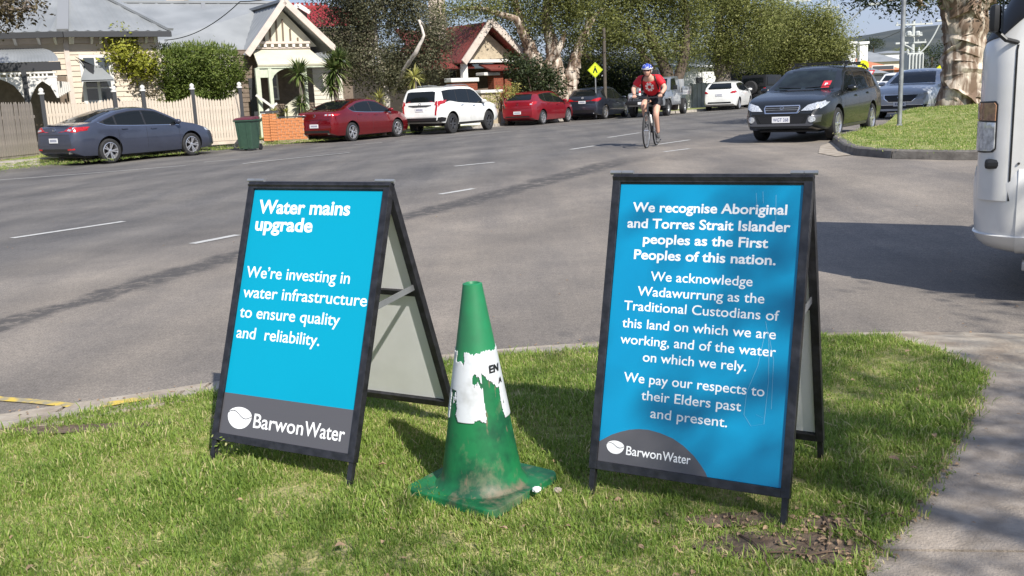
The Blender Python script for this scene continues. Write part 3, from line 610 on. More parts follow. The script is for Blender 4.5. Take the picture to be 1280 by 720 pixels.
# street tree behind the camera whose thin crown dapples the strip
tb = Vector((5.6, -2.6, .06))
bl = [((4.45, -3.0, 6.2), (1.0, 1.1, .5)), ((3.1, -5.0, 6.6), (1.1, .7, .5)), ((5.6, -3.9, 7.0), (1.5, 1.3, .8)), ((2.0, -5.2, 6.3), (1.0, .9, .5)), ((5.5, -4.4, 8.0), (1.0, 1.0, .6)), ((6.6, -2.6, 6.2), (1.2, 1.2, .6)), ((7.4, .2, 5.4), (1.6, 1.5, .9)), ((1.0, -6.0, 7.2), (.9, .8, .4)), ((6.2, 1.2, 4.8), (1.0, .9, .5))]
tree('verge_tree', 'thin-crowned tree standing behind the photographer at the footpath edge', tb, bl, 5600, .13, 'leaf_olive', 'bark_grey', .16, [[((5.6, -2.6, 0), .16), ((5.5, -2.7, 2.5), .12), ((5.0, -3.2, 4.6), .09), ((4.4, -3.6, 6.5), .05)], [((5.5, -2.7, 2.5), .09), ((6.5, -1.2, 4.4), .05), ((7.3, 0, 5.2), .03)], [((5.0, -3.2, 4.6), .06), ((3.2, -4.2, 6.4), .03)]], clump=.24, cn=10, shell=.3)

# ------------------------------------------------------------------ houses over the road
FA, FB = at(20, 194, .12), at(300, 178.5, .12)
FP = Plane(FA, FB)
def behind(pl, d): q = Plane((0, 0), (1, 0)); q.o = pl.o - pl.n * d; q.u = pl.u.copy(); q.n = pl.n.copy(); return q
def boards(pl, px0, px1, z0, z1, ma, parent, out=0.0, h=.17, name='weatherboards', xy_=None):
    """horizontal lapped boards on a plane between two u positions"""
    b = MB(ma); z = z0; k = 0
    while z < z1 - .01:
        t = min(z + h, z1)
        for a, c in [(px0, px1)]:
            b.raw([pl.P(a, z, out + .03), pl.P(c, z, out + .03), pl.P(c, t, out + .004), pl.P(a, t, out + .004), pl.P(a, z, out), pl.P(c, z, out)], [(0, 1, 2, 3), (4, 5, 1, 0)])
        z = t
    o = b.build(name, parent, world=True); o['kind'] = 'stuff'; return o
def panel(b, pl, u0, z0, u1, z1, out0, out1, mi=0):
    b.raw([pl.P(u, z, o_) for o_ in (out0, out1) for z in (z0, z1) for u in (u0, u1)], [(0, 1, 3, 2), (4, 6, 7, 5), (0, 4, 5, 1), (2, 3, 7, 6), (0, 2, 6, 4), (1, 5, 7, 3)], mi)
def slope_roof(name, pts, ma, parent, thick=.07, rib=.0, ribdir=None, mi=None):
    """a roof sheet with thickness and raised corrugation ribs running down the slope: pts = eave0, eave1, ridge1, ridge0"""
    b = MB(ma); P = [Vector(p) for p in pts]; n = (P[1] - P[0]).cross(P[-1] - P[0]).normalized()
    if n.z < 0: n = -n
    b.raw([p for p in P] + [p - n * thick for p in P], [tuple(range(len(P))), tuple(range(2 * len(P) - 1, len(P) - 1, -1))] + [(i, (i + 1) % len(P), len(P) + (i + 1) % len(P), len(P) + i) for i in range(len(P))])
    if rib and len(P) == 4:
        L_ = (P[1] - P[0]).length; k = int(L_ / rib)
        for i in range(1, k):
            f = i / k; a = P[0].lerp(P[1], f); c = P[3].lerp(P[2], f); s_ = (P[1] - P[0]).normalized() * rib * .28; up = n * .022
            b.raw([a - s_, a + up, a + s_, c - s_, c + up, c + s_], [(0, 1, 4, 3), (1, 2, 5, 4)])
    return b.build(name, parent, world=True)
def tri_ribs(name, e0, e1, ap, ma, parent, rib=.35):
    b = MB(ma); e0, e1, ap = Vector(e0), Vector(e1), Vector(ap); n = (e1 - e0).cross(ap - e0).normalized(); n = n if n.z > 0 else -n
    b.raw([e0, e1, ap, e0 - n * .07, e1 - n * .07, ap - n * .07], [(0, 1, 2), (5, 4, 3), (0, 3, 4, 1), (1, 4, 5, 2), (2, 5, 3, 0)])
    d = (e1 - e0).normalized(); up = (ap - e0) - d * (ap - e0).dot(d); f = (ap - e0).dot(d); L_ = (e1 - e0).length; k = int(L_ / rib)
    for i in range(1, k):
        u = L_ * i / k; h = u / f if u < f else (L_ - u) / (L_ - f); h = min(.97, h); a = e0 + d * u; c = a + up * h; s_ = d * rib * .25
        b.raw([a - s_ + n * .002, a + n * .024, a + s_ + n * .002, c - s_ + n * .002, c + n * .024, c + s_ + n * .002], [(0, 1, 4, 3), (1, 2, 5, 4)])
    return b.build(name, parent, world=True)

# --- first house: cream weatherboards, hipped iron roof, bullnose verandah
H1 = behind(FP, 3.2)
u75, zg = H1.uz(78, 41); u197, _ = H1.uz(196, 41); GB = .15
base = H1.P((u75 + u197) / 2, GB); h1 = thing('weatherboard_house', 'cream weatherboard house at far left with hipped iron roof and bullnose verandah', 'house', base)
zw = zg - .32
boards(H1, u75, u197, GB, zw, MT['weatherboard'], h1)
b = MB([MT['brown_and_shade'], MT['weatherboard']])                      # body of the house behind the boards
bk = 9.0; PL = H1.P(u75, 0) - H1.u * 6.5 - H1.n * 2.4
LP = Plane(PL, H1.P(u75, 0)); ll = (H1.P(u75, 0) - PL).length
A0, A1, A2, A3 = H1.P(u75, 0), H1.P(u197, 0), H1.P(u197, 0, -bk), PL - H1.n * 6
for z0, z1 in ((GB - .3, zg - .02),):
    q = [Vector((p.x, p.y, z0)) for p in (A0 - H1.n * .02, A1 - H1.n * .02, A2, A3, PL - H1.n * .02)]; q2 = [Vector((p.x, p.y, z1)) for p in q]; b.raw(q + q2, [(0, 1, 6, 5), (1, 2, 7, 6), (2, 3, 8, 7), (3, 4, 9, 8), (4, 0, 5, 9), (5, 6, 7, 8, 9)], 1)
b.build('wall', h1, world=True)
b = MB(MT['brown_and_shade']); panel(b, LP, 0, GB, ll - .05, zg - 1.35, .0, .02); b.build('shaded_wall', h1, world=True)  # verandah shade put into the wall colour as brown
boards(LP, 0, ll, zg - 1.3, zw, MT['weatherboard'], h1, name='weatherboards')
for ua_, ub_ in ((u75 - .03, u75 + .12), (u197 - .1, u197 + .03)): b = MB(MT['cream_trim']); panel(b, H1, ua_, GB, ub_, zw, .0, .055); b.build('corner_board', h1, world=True)
b = MB(MT['cream_trim']); panel(b, H1, u75, zw, u197, zg - .03, .0, .05); panel(b, LP, 0, zw, ll, zg - .03, .0, .05); b.build('frieze', h1, world=True)
for x in (86, 89, 113, 124, 155, 160, 181, 192):
    u, _ = H1.uz(x, 44); b = MB(MT['white_trim']); b.prism([(0, 0), (.34, 0), (.30, -.07), (.16, -.12), (.06, -.26), (0, -.3)], lambda a, c: H1.P(u - .04, zg - .06 + c, a + .05), lambda a, c: H1.P(u + .04, zg - .06 + c, a + .05)); b.build('eave_bracket', h1, world=True)
for f in (.15, .3, .42, .55, .66, .8, .9, .97):
    u = ll * f; b = MB(MT['white_trim']); b.prism([(0, 0), (.34, 0), (.30, -.07), (.16, -.12), (.06, -.26), (0, -.3)], lambda a, c: LP.P(u - .04, zg - .06 + c, a + .05), lambda a, c: LP.P(u + .04, zg - .06 + c, a + .05)); b.build('eave_bracket', h1, world=True)
ER = H1.P(u197 + .35, zg + .02, .45); EC = H1.P(u75 - .05, zg + .02, .45); EL = LP.P(-1, zg + .02, .45); apx = deep(80, -30, EC.y + 4.6)
tri_ribs('roof', EC, ER, apx, MT['roof_pale'], h1); tri_ribs('roof', EL, EC, apx, MT['roof_pale'], h1)
b = MB([MT['roof_flash'], MT['roof_white']]); b.bar(EC + Vector((0, 0, .04)), apx + Vector((0, 0, .04)), .34, .06, 0); b.bar(ER + Vector((0, 0, .05)), apx + Vector((0, 0, .05)), .22, .08, 1); b.build('hip_capping', h1, world=True)
back = H1.P(u197 + .3, zg, -bk); slope_roof('roof', [ER, back, apx], MT['roof_pale'], h1)
b = MB(MT['dark_grey_trim']); b.bar(EC + Vector((0, 0, -.1)), ER + Vector((0, 0, -.1)), .12, .17); b.bar(EL + Vector((0, 0, -.1)), EC + Vector((0, 0, -.1)), .12, .17); b.build('gutter', h1, world=True)
# window with a hooded awning
ua, za = H1.uz(108, 118); ub, zb = H1.uz(135, 72)
w_ = MB(MT['white_trim']); panel(w_, H1, ua - .1, GB + .9, ub + .1, zb + .1, 0, .07); wo_ = w_.build('window', h1, world=True)
for a, c in ((ua, (ua + ub) / 2 - .03), ((ua + ub) / 2 + .03, ub)):
    p_ = MB(MT['house_glass']); panel(p_, H1, a + .02, GB + 1.0, c - .02, (zb + GB + 1) / 2, .05, .085); panel(p_, H1, a + .02, (zb + GB + 1) / 2 + .05, c - .02, zb, .05, .085); p_.build('pane', wo_, world=True)
hz = H1.uz(108, 101)[1]; hu0, hu1 = H1.uz(96, 101)[0], H1.uz(138, 101)[0]; ht = H1.uz(108, 70)[1]
b = MB([MT['roof_pale'], MT['dark_grey_trim']])
b.raw([H1.P(hu0, hz, .75), H1.P(hu1, hz, .75), H1.P(hu1 - .3, ht - .3, .08), H1.P(hu0 + .3, ht - .3, .08)], [(0, 1, 2, 3)], 0)
b.raw([H1.P(hu0, hz - .05, .75), H1.P(hu1, hz - .05, .75), H1.P(hu1 - .3, ht - .36, .08), H1.P(hu0 + .3, ht - .36, .08)], [(3, 2, 1, 0)], 0)
b.raw([H1.P(hu0, ht, .1), H1.P(hu0 + .5, hz + .45, .5), H1.P(hu0 + .42, hz + .1, .5), H1.P(hu0 + .15, hz + .65, .1)], [(0, 1, 2, 3)], 1)
b.build('window_hood', h1, world=True)
# verandah
VO = 1.7; vz = LP.uz(40, 78)[1]
VP = Plane((0, 0), (1, 0)); VP.o = LP.o + LP.n * 1.7; VP.u = LP.u.copy(); VP.n = LP.n.copy()
vu1, vz1 = VP.uz(73, 80); vu0 = VP.uz(-60, 84)[0]
ve = thing('verandah_tmp', None, None) if False else None
b = MB(MT['roof_pale']); prof = []
topz = VP.uz(20, 57)[1]
for i in range(9):
    t = i / 8; prof.append((-2.2 * t, (vz1 + .08) + (topz - vz1 - .05) * math.sin(min(1, t * 1.05) * math.pi / 2)))
N_ = 60
for i in range(len(prof) - 1):
    for k in range(N_):
        ua_, ub_ = vu0 + (vu1 - vu0) * k / N_, vu0 + (vu1 - vu0) * (k + 1) / N_; r0 = .012 if k % 2 else 0; r1 = 0 if k % 2 else .012
        inset0 = -.55 * (i / 8) ** 1.5 * (ua_ - vu0) / (vu1 - vu0) * 2.2; inset1 = -.55 * ((i + 1) / 8) ** 1.5 * (ua_ - vu0) / (vu1 - vu0) * 2.2
        b.raw([VP.P(ua_ + inset0, prof[i][1] + r0, prof[i][0]), VP.P(ub_ + inset0, prof[i][1] + r1, prof[i][0]), VP.P(ub_ + inset1, prof[i + 1][1] + r1, prof[i + 1][0]), VP.P(ua_ + inset1, prof[i + 1][1] + r0, prof[i + 1][0])], [(0, 1, 2, 3)])
b.build('verandah_roof', h1, world=True, smooth=25)
b = MB(MT['dark_grey_trim']); panel(b, VP, vu0, vz1 - .18, vu1 + .05, vz1 + .07, -.05, .06); b.build('verandah_gutter', h1, world=True)
zt_, zb_ = vz1 - .2, VP.uz(40, 98)[1]
b = MB(MT['white_trim'])
panel(b, VP, vu0, zt_ - .06, vu1 - .08, zt_, -.03, .03); panel(b, VP, vu0, zb_, vu1 - .08, zb_ + .06, -.03, .03); b.build('lace_rail', h1, world=True)
k = 0; u = vu1 - .14
while u > vu0:
    b = MB(MT['white_trim']); panel(b, VP, u - .045, zb_ + .05, u, zt_ - .05, -.02, .02); b.build('lace_slat', h1, world=True)
    u -= .115 if k % 5 else .2; k += 1
for pxp in (30, -38):
    u = VP.uz(pxp, 90)[0]; b = MB(MT['dark_grey_trim']); panel(b, VP, u - .07, GB, u + .07, zt_ + .05, -.07, .075); b.build('verandah_post', h1, world=True)
    for s_ in (-1, 1):
        b = MB(MT['white_trim']); pr = [(0, 0), (.62, 0), (.45, -.06), (.25, -.2), (.1, -.42), (0, -.62)]
        b.prism(pr, lambda a, c: VP.P(u + s_ * (a + .07), zb_ + c, -.02), lambda a, c: VP.P(u + s_ * (a + .07), zb_ + c, .02)); b.build('corner_bracket', h1, world=True)
b = MB(MT['white_trim']); u = vu1 - .1; b.prism([(0, 0), (-.6, 0), (-.45, -.06), (-.2, -.25), (-.06, -.6), (0, -.6)], lambda a, c: VP.P(u + a, zb_ + c, -.02), lambda a, c: VP.P(u + a, zb_ + c, .02)); b.build('corner_bracket', h1, world=True)
for k in range(6):                                                    # raking end lace beside the wall
    a = VP.P(vu1 - .12, zb_ - .1, -.25 - k * .28); b = MB(MT['white_trim']); b.bar(a, a + Vector((0, 0, -.28 - .12 * (5 - k) * .3)), .05, .03); b.build('lace_slat', h1, world=True)

# --- second house: long pale iron roof and gabled front with an arched porch
H2 = behind(FP, 5.0)
def U2(x, y=60): return H2.uz(x, y)[0]
def Z2(y, x=345): return H2.uz(x, y)[1]
h2 = thing('gabled_house', 'pale gabled house with battened gable and arched porch behind the bin', 'house', H2.P(U2(340), GB))
pk = H2.px(349, 4, .5); el = H2.px(303, 69, .5); er = H2.px(412, 62, .5)
back = -H2.n * 8.5
ridge0 = Vector(deep(118, 3, pk.y + 3.6)); ridge1 = Vector(deep(352, 4, pk.y + 3.9))
ev0 = H2.px(150, 66, -.2); ev1 = H2.px(306, 66, -.2)
slope_roof('roof', [ev0, ev1, ridge1, ridge0], MT['roof_white'], h2, rib=.36)
slope_roof('roof', [el, el + back, pk + back, pk], MT['roof_white'], h2, rib=.36); slope_roof('roof', [er, pk, pk + back, er + back], MT['roof_white'], h2, rib=.36)
b = MB(MT['roof_white']); b.bar(ridge0 + Vector((0, 0, .03)), ridge1 + Vector((0, 0, .03)), .3, .1); b.bar(pk + Vector((0, 0, .04)), pk + back + Vector((0, 0, .04)), .3, .1); b.build('ridge_capping', h2, world=True)
fl = H2.px(252, 8, -3.4); b = MB(MT['roof_flash']); s0 = ridge0.lerp(ridge1, .58); s1 = ev0.lerp(ev1, .70); nn = Vector((0, -.3, .35)); b.bar(s0 + nn * .12, s1 + nn * .12, .16, .05); b.build('roof_flashing', h2, world=True)
b = MB(MT['cream_trim'])
for e in (el, er): b.bar(pk + H2.n * .06 + Vector((0, 0, .02)), e + H2.n * .06 + Vector((0, 0, -.02)), .08, .22, up=(0, 0, 1))
b.build('bargeboard', h2, world=True)
gl, gr, gp_ = H2.px(311, 62), H2.px(396, 58), H2.px(349, 10)
b = MB(MT['cream']); b.raw([gl, gr, gp_, gl - H2.n * .1, gr - H2.n * .1, gp_ - H2.n * .1], [(0, 1, 2), (5, 4, 3), (0, 3, 4, 1), (1, 4, 5, 2), (2, 5, 3, 0)]); b.build('gable', h2, world=True)
for x, yt in ((330, 39), (338, 29), (346, 20), (354, 24), (363, 36), (372, 47)):
    b = MB(MT['brown_and_shade']); b.bar(H2.px(x, 52, .03), H2.px(x - (52 - yt) * .06, yt, .03), .055, .04); b.build('batten', h2, world=True)
b = MB(MT['cream_trim']); panel(b, H2, U2(320), Z2(55), U2(386), Z2(52), 0, .18); panel(b, H2, U2(318), Z2(61), U2(386), Z2(59.5), 0, .12); b.build('cornice', h2, world=True)
for k in range(8):
    u = U2(321) + (U2(383) - U2(321)) * k / 7; b = MB(MT['white_trim']); panel(b, H2, u - .05, Z2(59), u + .05, Z2(55), .0, .16); b.build('cornice_bracket', h2, world=True)
PZ = Z2(83, 330)
slope_roof('porch_roof', [H2.P(U2(304), PZ, 1.5), H2.P(U2(388), PZ, 1.5), H2.P(U2(386), Z2(61.5), .02), H2.P(U2(315), Z2(61.5), .02)], MT['cream'], h2)
b = MB(MT['sage_trim']); panel(b, H2, U2(303), Z2(87), U2(386), PZ - .08, 1.36, 1.5); b.build('porch_beam', h2, world=True)
b = MB(MT['sage_trim']); pr = []
ua, ub = U2(320), U2(360); zt = Z2(87)
for i in range(13):
    t = i / 12; pr.append((ua + (ub - ua) * t, zt - .42 + .40 * math.sin(math.pi * t) ** .6))
b.prism([(ua, zt + .02)] + pr + [(ub, zt + .02)], lambda a, c: H2.P(a, c, 1.40), lambda a, c: H2.P(a, c, 1.46)); b.build('arch', h2, world=True)
for x, w in ((303, .16), (318, .13), (361, .12)):
    b = MB(MT['sage_trim']); panel(b, H2, U2(x) - w / 2, GB, U2(x) + w / 2, zt + .01, 1.36, 1.49); b.build('porch_post', h2, world=True, bevel=.01)
b = MB(MT['sage_trim']); panel(b, H2, U2(303), Z2(98), U2(318), zt, 1.41, 1.45); b.build('porch_screen', h2, world=True)
boards(H2, U2(290), U2(388), GB, Z2(61.5), MT['brown_and_shade'], h2, out=0)  # porch shade put into the boards as a dark brown
b = MB([MT['weatherboard_pale'], MT['brown_and_shade']]); panel(b, H2, U2(150), GB - .2, U2(388), Z2(64), -8, -.02); panel(b, H2, U2(388), GB - .2, U2(440), Z2(72), -7, -1.22); b.build('wall', h2, world=True)
boards(H2, U2(388), U2(438), GB, Z2(76), MT['weatherboard_pale'], h2, out=-1.2)
slope_roof('roof', [H2.P(U2(384), Z2(77), -.7), H2.P(U2(440), Z2(77), -.7), H2.P(U2(440), Z2(58), -3.0), H2.P(U2(384), Z2(58), -3.0)], MT['roof_white'], h2, rib=.36)
for x0, x1, y0, y1, o_ in ((388, 398, 86, 118, -1.14), (333, 343, 92, 125, .05)):
    w_ = MB(MT['white_trim']); panel(w_, H2, U2(x0), Z2(y1), U2(x1), Z2(y0), o_ - .05, o_ + .02); wo_ = w_.build('window', h2, world=True)
    p_ = MB(MT['house_glass']); panel(p_, H2, U2(x0) + .07, Z2(y1) + .07, U2(x1) - .07, (Z2(y0) + Z2(y1)) / 2 - .03, o_, o_ + .03); panel(p_, H2, U2(x0) + .07, (Z2(y0) + Z2(y1)) / 2 + .03, U2(x1) - .07, Z2(y0) - .07, o_, o_ + .03); p_.build('pane', wo_, world=True)
b = MB(MT['dark_grey_trim']); panel(b, H2, U2(306), GB, U2(316), Z2(97), .03, .07); b.build('door', h2, world=True)
b = MB(MT['white_trim'])                                               # slanting porch balustrade and stair cheek
b.bar(H2.px(303, 120, 1.6), H2.px(322, 136, 1.9), .05, .08); b.bar(H2.px(306, 146, 1.7), H2.px(327, 130, 1.7), .04, .07)
b.build('stair_rail', h2, world=True)
b = MB(MT['cream']); b.raw([H2.px(338, 133, 1.9), H2.px(352, 122, 1.9), H2.px(362, 132, 1.9), H2.px(362, 150, 1.9), H2.px(338, 150, 1.9)] + [H2.px(338, 133, 1.9) - H2.n * .3, H2.px(352, 122, 1.9) - H2.n * .3, H2.px(362, 132, 1.9) - H2.n * .3, H2.px(362, 150, 1.9) - H2.n * .3, H2.px(338, 150, 1.9) - H2.n * .3], [(0, 1, 2, 3, 4), (9, 8, 7, 6, 5), (0, 5, 6, 1), (1, 6, 7, 2), (2, 7, 8, 3), (3, 8, 9, 4)]); b.build('stair_cheek', h2, world=True)
cb = Vector(deep(222, 2, pk.y + 5.5)); b = MB(MT['chimney']); b.box((cb.x, cb.y, cb.z - .2), (.75, .6, 1.4)); b.box((cb.x, cb.y, cb.z + .55), (.9, .75, .14)); b.build('chimney', h2, world=True)

# --- third house: red roof, roughcast gable, brick porch
H3 = Plane(under(540, 46), under(660, 49.5)); 
def U3(x, y=80): return H3.uz(x, y)[0]
def Z3(y, x=604): return H3.uz(x, y)[1]
h3 = thing('red_roofed_house', 'red-roofed brick house with roughcast gable between the two big trees', 'house', H3.P(U3(600), GB))
pk = H3.px(604, 28, .6); el = H3.px(570, 79, .6); er = H3.px(650, 74, .6); back = -H3.n * 7
slope_roof('roof', [el, el + back, pk + back, pk], MT['roof_red_shaded'], h3, rib=.3); slope_roof('roof', [er, pk, pk + back, er + back], MT['roof_red_shaded'], h3, rib=.3)
slope_roof('roof', [H3.px(528, 86, .1), H3.px(592, 84, .1), H3.px(596, 36, -3.4), H3.px(540, 28, -3.4)], MT['roof_red_shaded'], h3, rib=.3)
slope_roof('roof', [H3.px(640, 84, -.6), H3.px(700, 84, -.6), H3.px(690, 46, -4), H3.px(625, 46, -4)], MT['roof_red_shaded'], h3, rib=.3)
b = MB(MT['cream_trim'])
for e in (el, er): b.bar(pk + H3.n * .06, e + H3.n * .06, .08, .32)
b.build('bargeboard', h3, world=True)
gl, gr, gp_ = H3.px(577, 76), H3.px(643, 72), H3.px(604, 36)
b = MB(MT['roughcast']); b.raw([gl, gr, gp_, gl - H3.n * .1, gr - H3.n * .1, gp_ - H3.n * .1], [(0, 1, 2), (5, 4, 3), (0, 3, 4, 1), (1, 4, 5, 2), (2, 5, 3, 0)]); b.build('gable', h3, world=True)
b = MB(MT['white_trim']); panel(b, H3, U3(573), Z3(78.5), U3(646), Z3(74.5), .05, .3); b.build('porch_beam', h3, world=True)
b = MB(MT['white_trim']); u = U3(577); panel(b, H3, u - .14, Z3(100), u + .14, Z3(78.5), .05, .3); b.build('porch_post', h3, world=True, bevel=.02)
b = MB(MT['brown_and_shade']); panel(b, H3, U3(530), GB - .2, U3(700), Z3(84), -7, -1.6); b.build('wall', h3, world=True)
slope_roof('porch_awning', [H3.P(U3(598), Z3(88), 1.0), H3.P(U3(636), Z3(88), 1.0), H3.P(U3(636), Z3(80), .02), H3.P(U3(598), Z3(80), .02)], MT['roof_red_shaded'], h3)
w_ = MB(MT['white_trim']); panel(w_, H3, U3(583), Z3(99), U3(592), Z3(86), -1.6, -1.5); wo_ = w_.build('window', h3, world=True); p_ = MB(MT['house_glass']); panel(p_, H3, U3(584), Z3(98), U3(591), Z3(87), -1.5, -1.47); p_.build('pane', wo_, world=True)
def brick_pier(parent, pl, u0, u1, z0, z1, o0, o1, name='brick_pier', cap=None, ma='brick_red'):
    b = MB([MT[ma], MT['mortar']]); panel(b, pl, u0 + .012, z0, u1 - .012, z1, o0 + .012, o1 - .012, 1); z = z0; r = 0
    while z < z1 - .03:
        n = max(1, round((u1 - u0) / .24)); off = 0 if r % 2 else .5 / n
        cuts = sorted({0.0, 1.0} | {min(1, max(0, k / n + off)) for k in range(n + 1)})
        for c0, c1 in zip(cuts, cuts[1:]):
            if c1 - c0 > .02: panel(b, pl, u0 + (u1 - u0) * c0 + .005, z + .006, u0 + (u1 - u0) * c1 - .005, min(z1, z + .08), o0, o1)
        z += .086; r += 1
    o = b.build(name, parent, world=True); o['kind'] = 'stuff'
    if cap: c = MB(MT[cap]); panel(c, pl, u0 - .07, z1, u1 + .07, z1 + .14, o0 - .07, o1 + .07); c.build('pier_cap', parent, world=True, bevel=.015)
brick_pier(h3, H3, U3(607), U3(619), GB, Z3(90), .1, .6)
brick_pier(h3, H3, U3(621), U3(629), GB, Z3(100), .1, .6)
b = MB(MT['white_trim']); panel(b, H3, U3(554), Z3(102), U3(589), Z3(97), .0, .6); b.build('porch_sill', h3, world=True, bevel=.03)
b = MB(MT['white_trim']); panel(b, H3, U3(594), Z3(95), U3(614), Z3(91), .0, .7); b.build('porch_sill', h3, world=True, bevel=.03)
b = MB(MT['white_trim']); panel(b, H3, U3(622), Z3(93), U3(646), Z3(90), .0, .7); b.build('porch_sill', h3, world=True, bevel=.03)
brick_pier(h3, H3, U3(556), U3(588), GB, Z3(102), .05, .5, 'brick_balustrade')
b = MB(MT['chimney']); c = deep(546, 6, 50); b.box((c.x, c.y, c.z - .6), (.8, .7, 2.2)); b.box((c.x, c.y, c.z + .62), (.95, .85, .16)); b.build('chimney', h3, world=True)
# front wall of that house: rendered piers with white caps
FW = Plane(under(540, 41.5), under(660, 45.5))
fw = thing('front_wall', 'white-capped rendered garden wall behind the white four-wheel drive', 'wall', FW.P(FW.uz(610, 130)[0], .15))
def UF(x, y=120): return FW.uz(x, y)[0]
def ZF(y, x=620): return FW.uz(x, y)[1]
b = MB(MT['wall_white']); panel(b, FW, UF(540), .1, UF(655), ZF(140), -.1, .1); b.build('wall_panel', fw, world=True)
for x0, x1, yt in ((597, 620, 116), (637, 652, 130), (545, 556, 116)):
    b = MB(MT['roughcast']); panel(b, FW, UF(x0), .1, UF(x1), ZF(yt), -.25, .25); b.build('pier', fw, world=True); b = MB(MT['white_trim']); panel(b, FW, UF(x0) - .12, ZF(yt) + .003, UF(x1) + .12, ZF(yt) + .14, -.36, .36); b.build('pier_cap', fw, world=True, bevel=.03)
shrub('pale sun-bleached rose bushes behind the white-capped garden wall', [blob(632, 116, 12, 43.6, 10), blob(612, 128, 10, 43.2, 10), blob(645, 112, 8, 44, 8)], 900, .10, 'leaf_gold', clump=.1)
# --- red house further back
H4 = Plane(under(340, 58), under(440, 60)); h4 = thing('red_house', 'bright red ridged roof rising between the gabled house and the grey-green tree', 'house', under(395, 59))
def P4(x, y, o=0): return H4.px(x, y, o)
slope_roof('roof', [P4(372, 34, 0), P4(470, 30, 0), P4(440, 3, -3), P4(371, 3, -3)], MT['roof_brightred'], h4, rib=.3)
b = MB(MT['roof_brightred']); a, c = P4(371, 2, -3), P4(425, 2, -3); b.bar(a, c, .2, .14)
for k in range(9): p = a.lerp(c, (k + .5) / 9); b.box((p.x, p.y, p.z + .14), (.16, .06, .2))
b.build('ridge_cresting', h4, world=True)
b = MB(MT['white_trim']); b.bar(P4(371, 7, .3), P4(386, 16, .3), .06, .25); b.bar(P4(371, 7, .3), P4(362, 13, .3), .06, .25); b.build('bargeboard', h4, world=True)
b = MB(MT['brown_and_shade']); q = [P4(365, 14), P4(371, 9), P4(384, 17), P4(384, 60), P4(365, 60)]; b.raw(q + [p - H4.n * .2 for p in q], [(0, 1, 2, 3, 4), (9, 8, 7, 6, 5), (0, 5, 6, 1), (1, 6, 7, 2)]); panel(b, H4, H4.uz(365, 60)[0], .1, H4.uz(470, 60)[0], H4.uz(400, 34)[1], -6, -.3); b.build('wall', h4, world=True)
slope_roof('roof', [P4(640, 70, -2), P4(528, 60, -2), P4(528, 26, -5), P4(560, 36, -5)], MT['roof_red_shaded'], h4) if False else None

# --- picket fence
fe = thing('picket_fence', 'cream picket fence with swooping tops and dark posts behind the slate sedan', 'fence', FP.P(0, .1))
fl_, _ = FP.uz(55, 190); fr_, _ = FP.uz(300, 178)
L0 = FP.o
zgF = gz(FP.P(fl_, 0).x, FP.P(fl_, 0).y) + .12
posts = [FP.uz(52, 120)[0], FP.uz(142, 112)[0], FP.uz(178, 112)[0], FP.uz(240, 112)[0], FP.uz(299, 108)[0]]
def picket_mesh(h, w=.078, t=.018):
    b = MB(MT['picket_cream']); pr = [(-w / 2, 0), (w / 2, 0), (w / 2, h - .05), (0, h), (-w / 2, h - .05)]; b.prism(pr, lambda a, c: (a, -t / 2, c), lambda a, c: (a, t / 2, c)); return b.mesh('picket')
pm = picket_mesh(1.0)
pmg = pm.copy(); pmg.materials.clear(); pmg.materials.append(MT['picket_shaded'])  # grey copy of the cream pickets, tree shade put into the colour
def run(fence, pl, u0, u1, zg_, hfun, me, step=.089, railm='picket_cream', out=.03):
    ang = math.atan2(pl.u.y, pl.u.x); u = u0 + .07
    im = wm(fence).inverted()
    while u < u1 - .05:
        o = put('picket', me, fence); p = im @ pl.P(u, zg_ + .06, out); o.location = p; o.rotation_euler = (R(random.uniform(-.8, .8)), 0, ang - fence.rotation_euler.z); o.scale = (1, 1, hfun((u - u0) / (u1 - u0)) - .06 + random.uniform(-.008, .008)); u += step
    for z in (.3, 1.05):
        b = MB(MT[railm]); panel(b, pl, u0, zg_ + z, u1, zg_ + z + .08, out - .07, out - .012); b.build('rail', fence, world=True)
    b = MB(MT[railm]); panel(b, pl, u0, zg_ - .05, u1, zg_ + .16, out - .03, out - .005); b.build('plinth_board', fence, world=True)
swoop = lambda t: 1.56 - .20 * math.sin(math.pi * t) ** .8
for i, (a, c) in enumerate(zip(posts, posts[1:])):
    if i == 1: flat = lambda t: 1.45; run(fe, FP, a, c, zgF, flat, pm)
    else: run(fe, FP, a, c, zgF, swoop if i > 1 else (lambda t: 1.52 - .1 * math.sin(math.pi * t)), pm)
for u in posts:
    b = MB(MT['dark_grey_trim']); panel(b, FP, u - .055, zgF - .05, u + .055, zgF + 1.68, -.05, .06); po = b.build('fence_post', fe, world=True)
    c = MB(MT['white_trim']); q = FP.P(u, zgF + 1.683); c.lathe([(.09, 0), (.09, .04), (.05, .05), (.075, .10), (.06, .15), (.02, .18), (.001, .185)], 10, Matrix.Translation(q)); c.build('post_cap', fe, world=True, smooth=50)
b = MB(MT['dark_grey_trim']); b.bar(FP.P(posts[2] - .25, zgF + .9, -.1), FP.P(posts[1] + .1, zgF + 1.5, -.1), .05); b.build('gate_brace', fe, world=True)
GP = Plane(at(-60, 204, .12), at(53, 192.5, .12)); fg = thing('picket_fence', 'picket fence at the far left edge, tree shade in its grey-brown colour', 'fence', GP.P(0, .1))
gu0, gu1 = GP.uz(-60, 190)[0], GP.uz(49, 190)[0]; run(fg, GP, gu0, gu1, zgF - .02, lambda t: 1.50, pmg, railm='picket_shaded', step=.105)
for u in (gu0, (gu0 + gu1) / 2): b = MB(MT['picket_shaded']); panel(b, GP, u - .05, zgF, u + .05, zgF + 1.5, -.09, -.045); b.build('fence_post', fg, world=True)

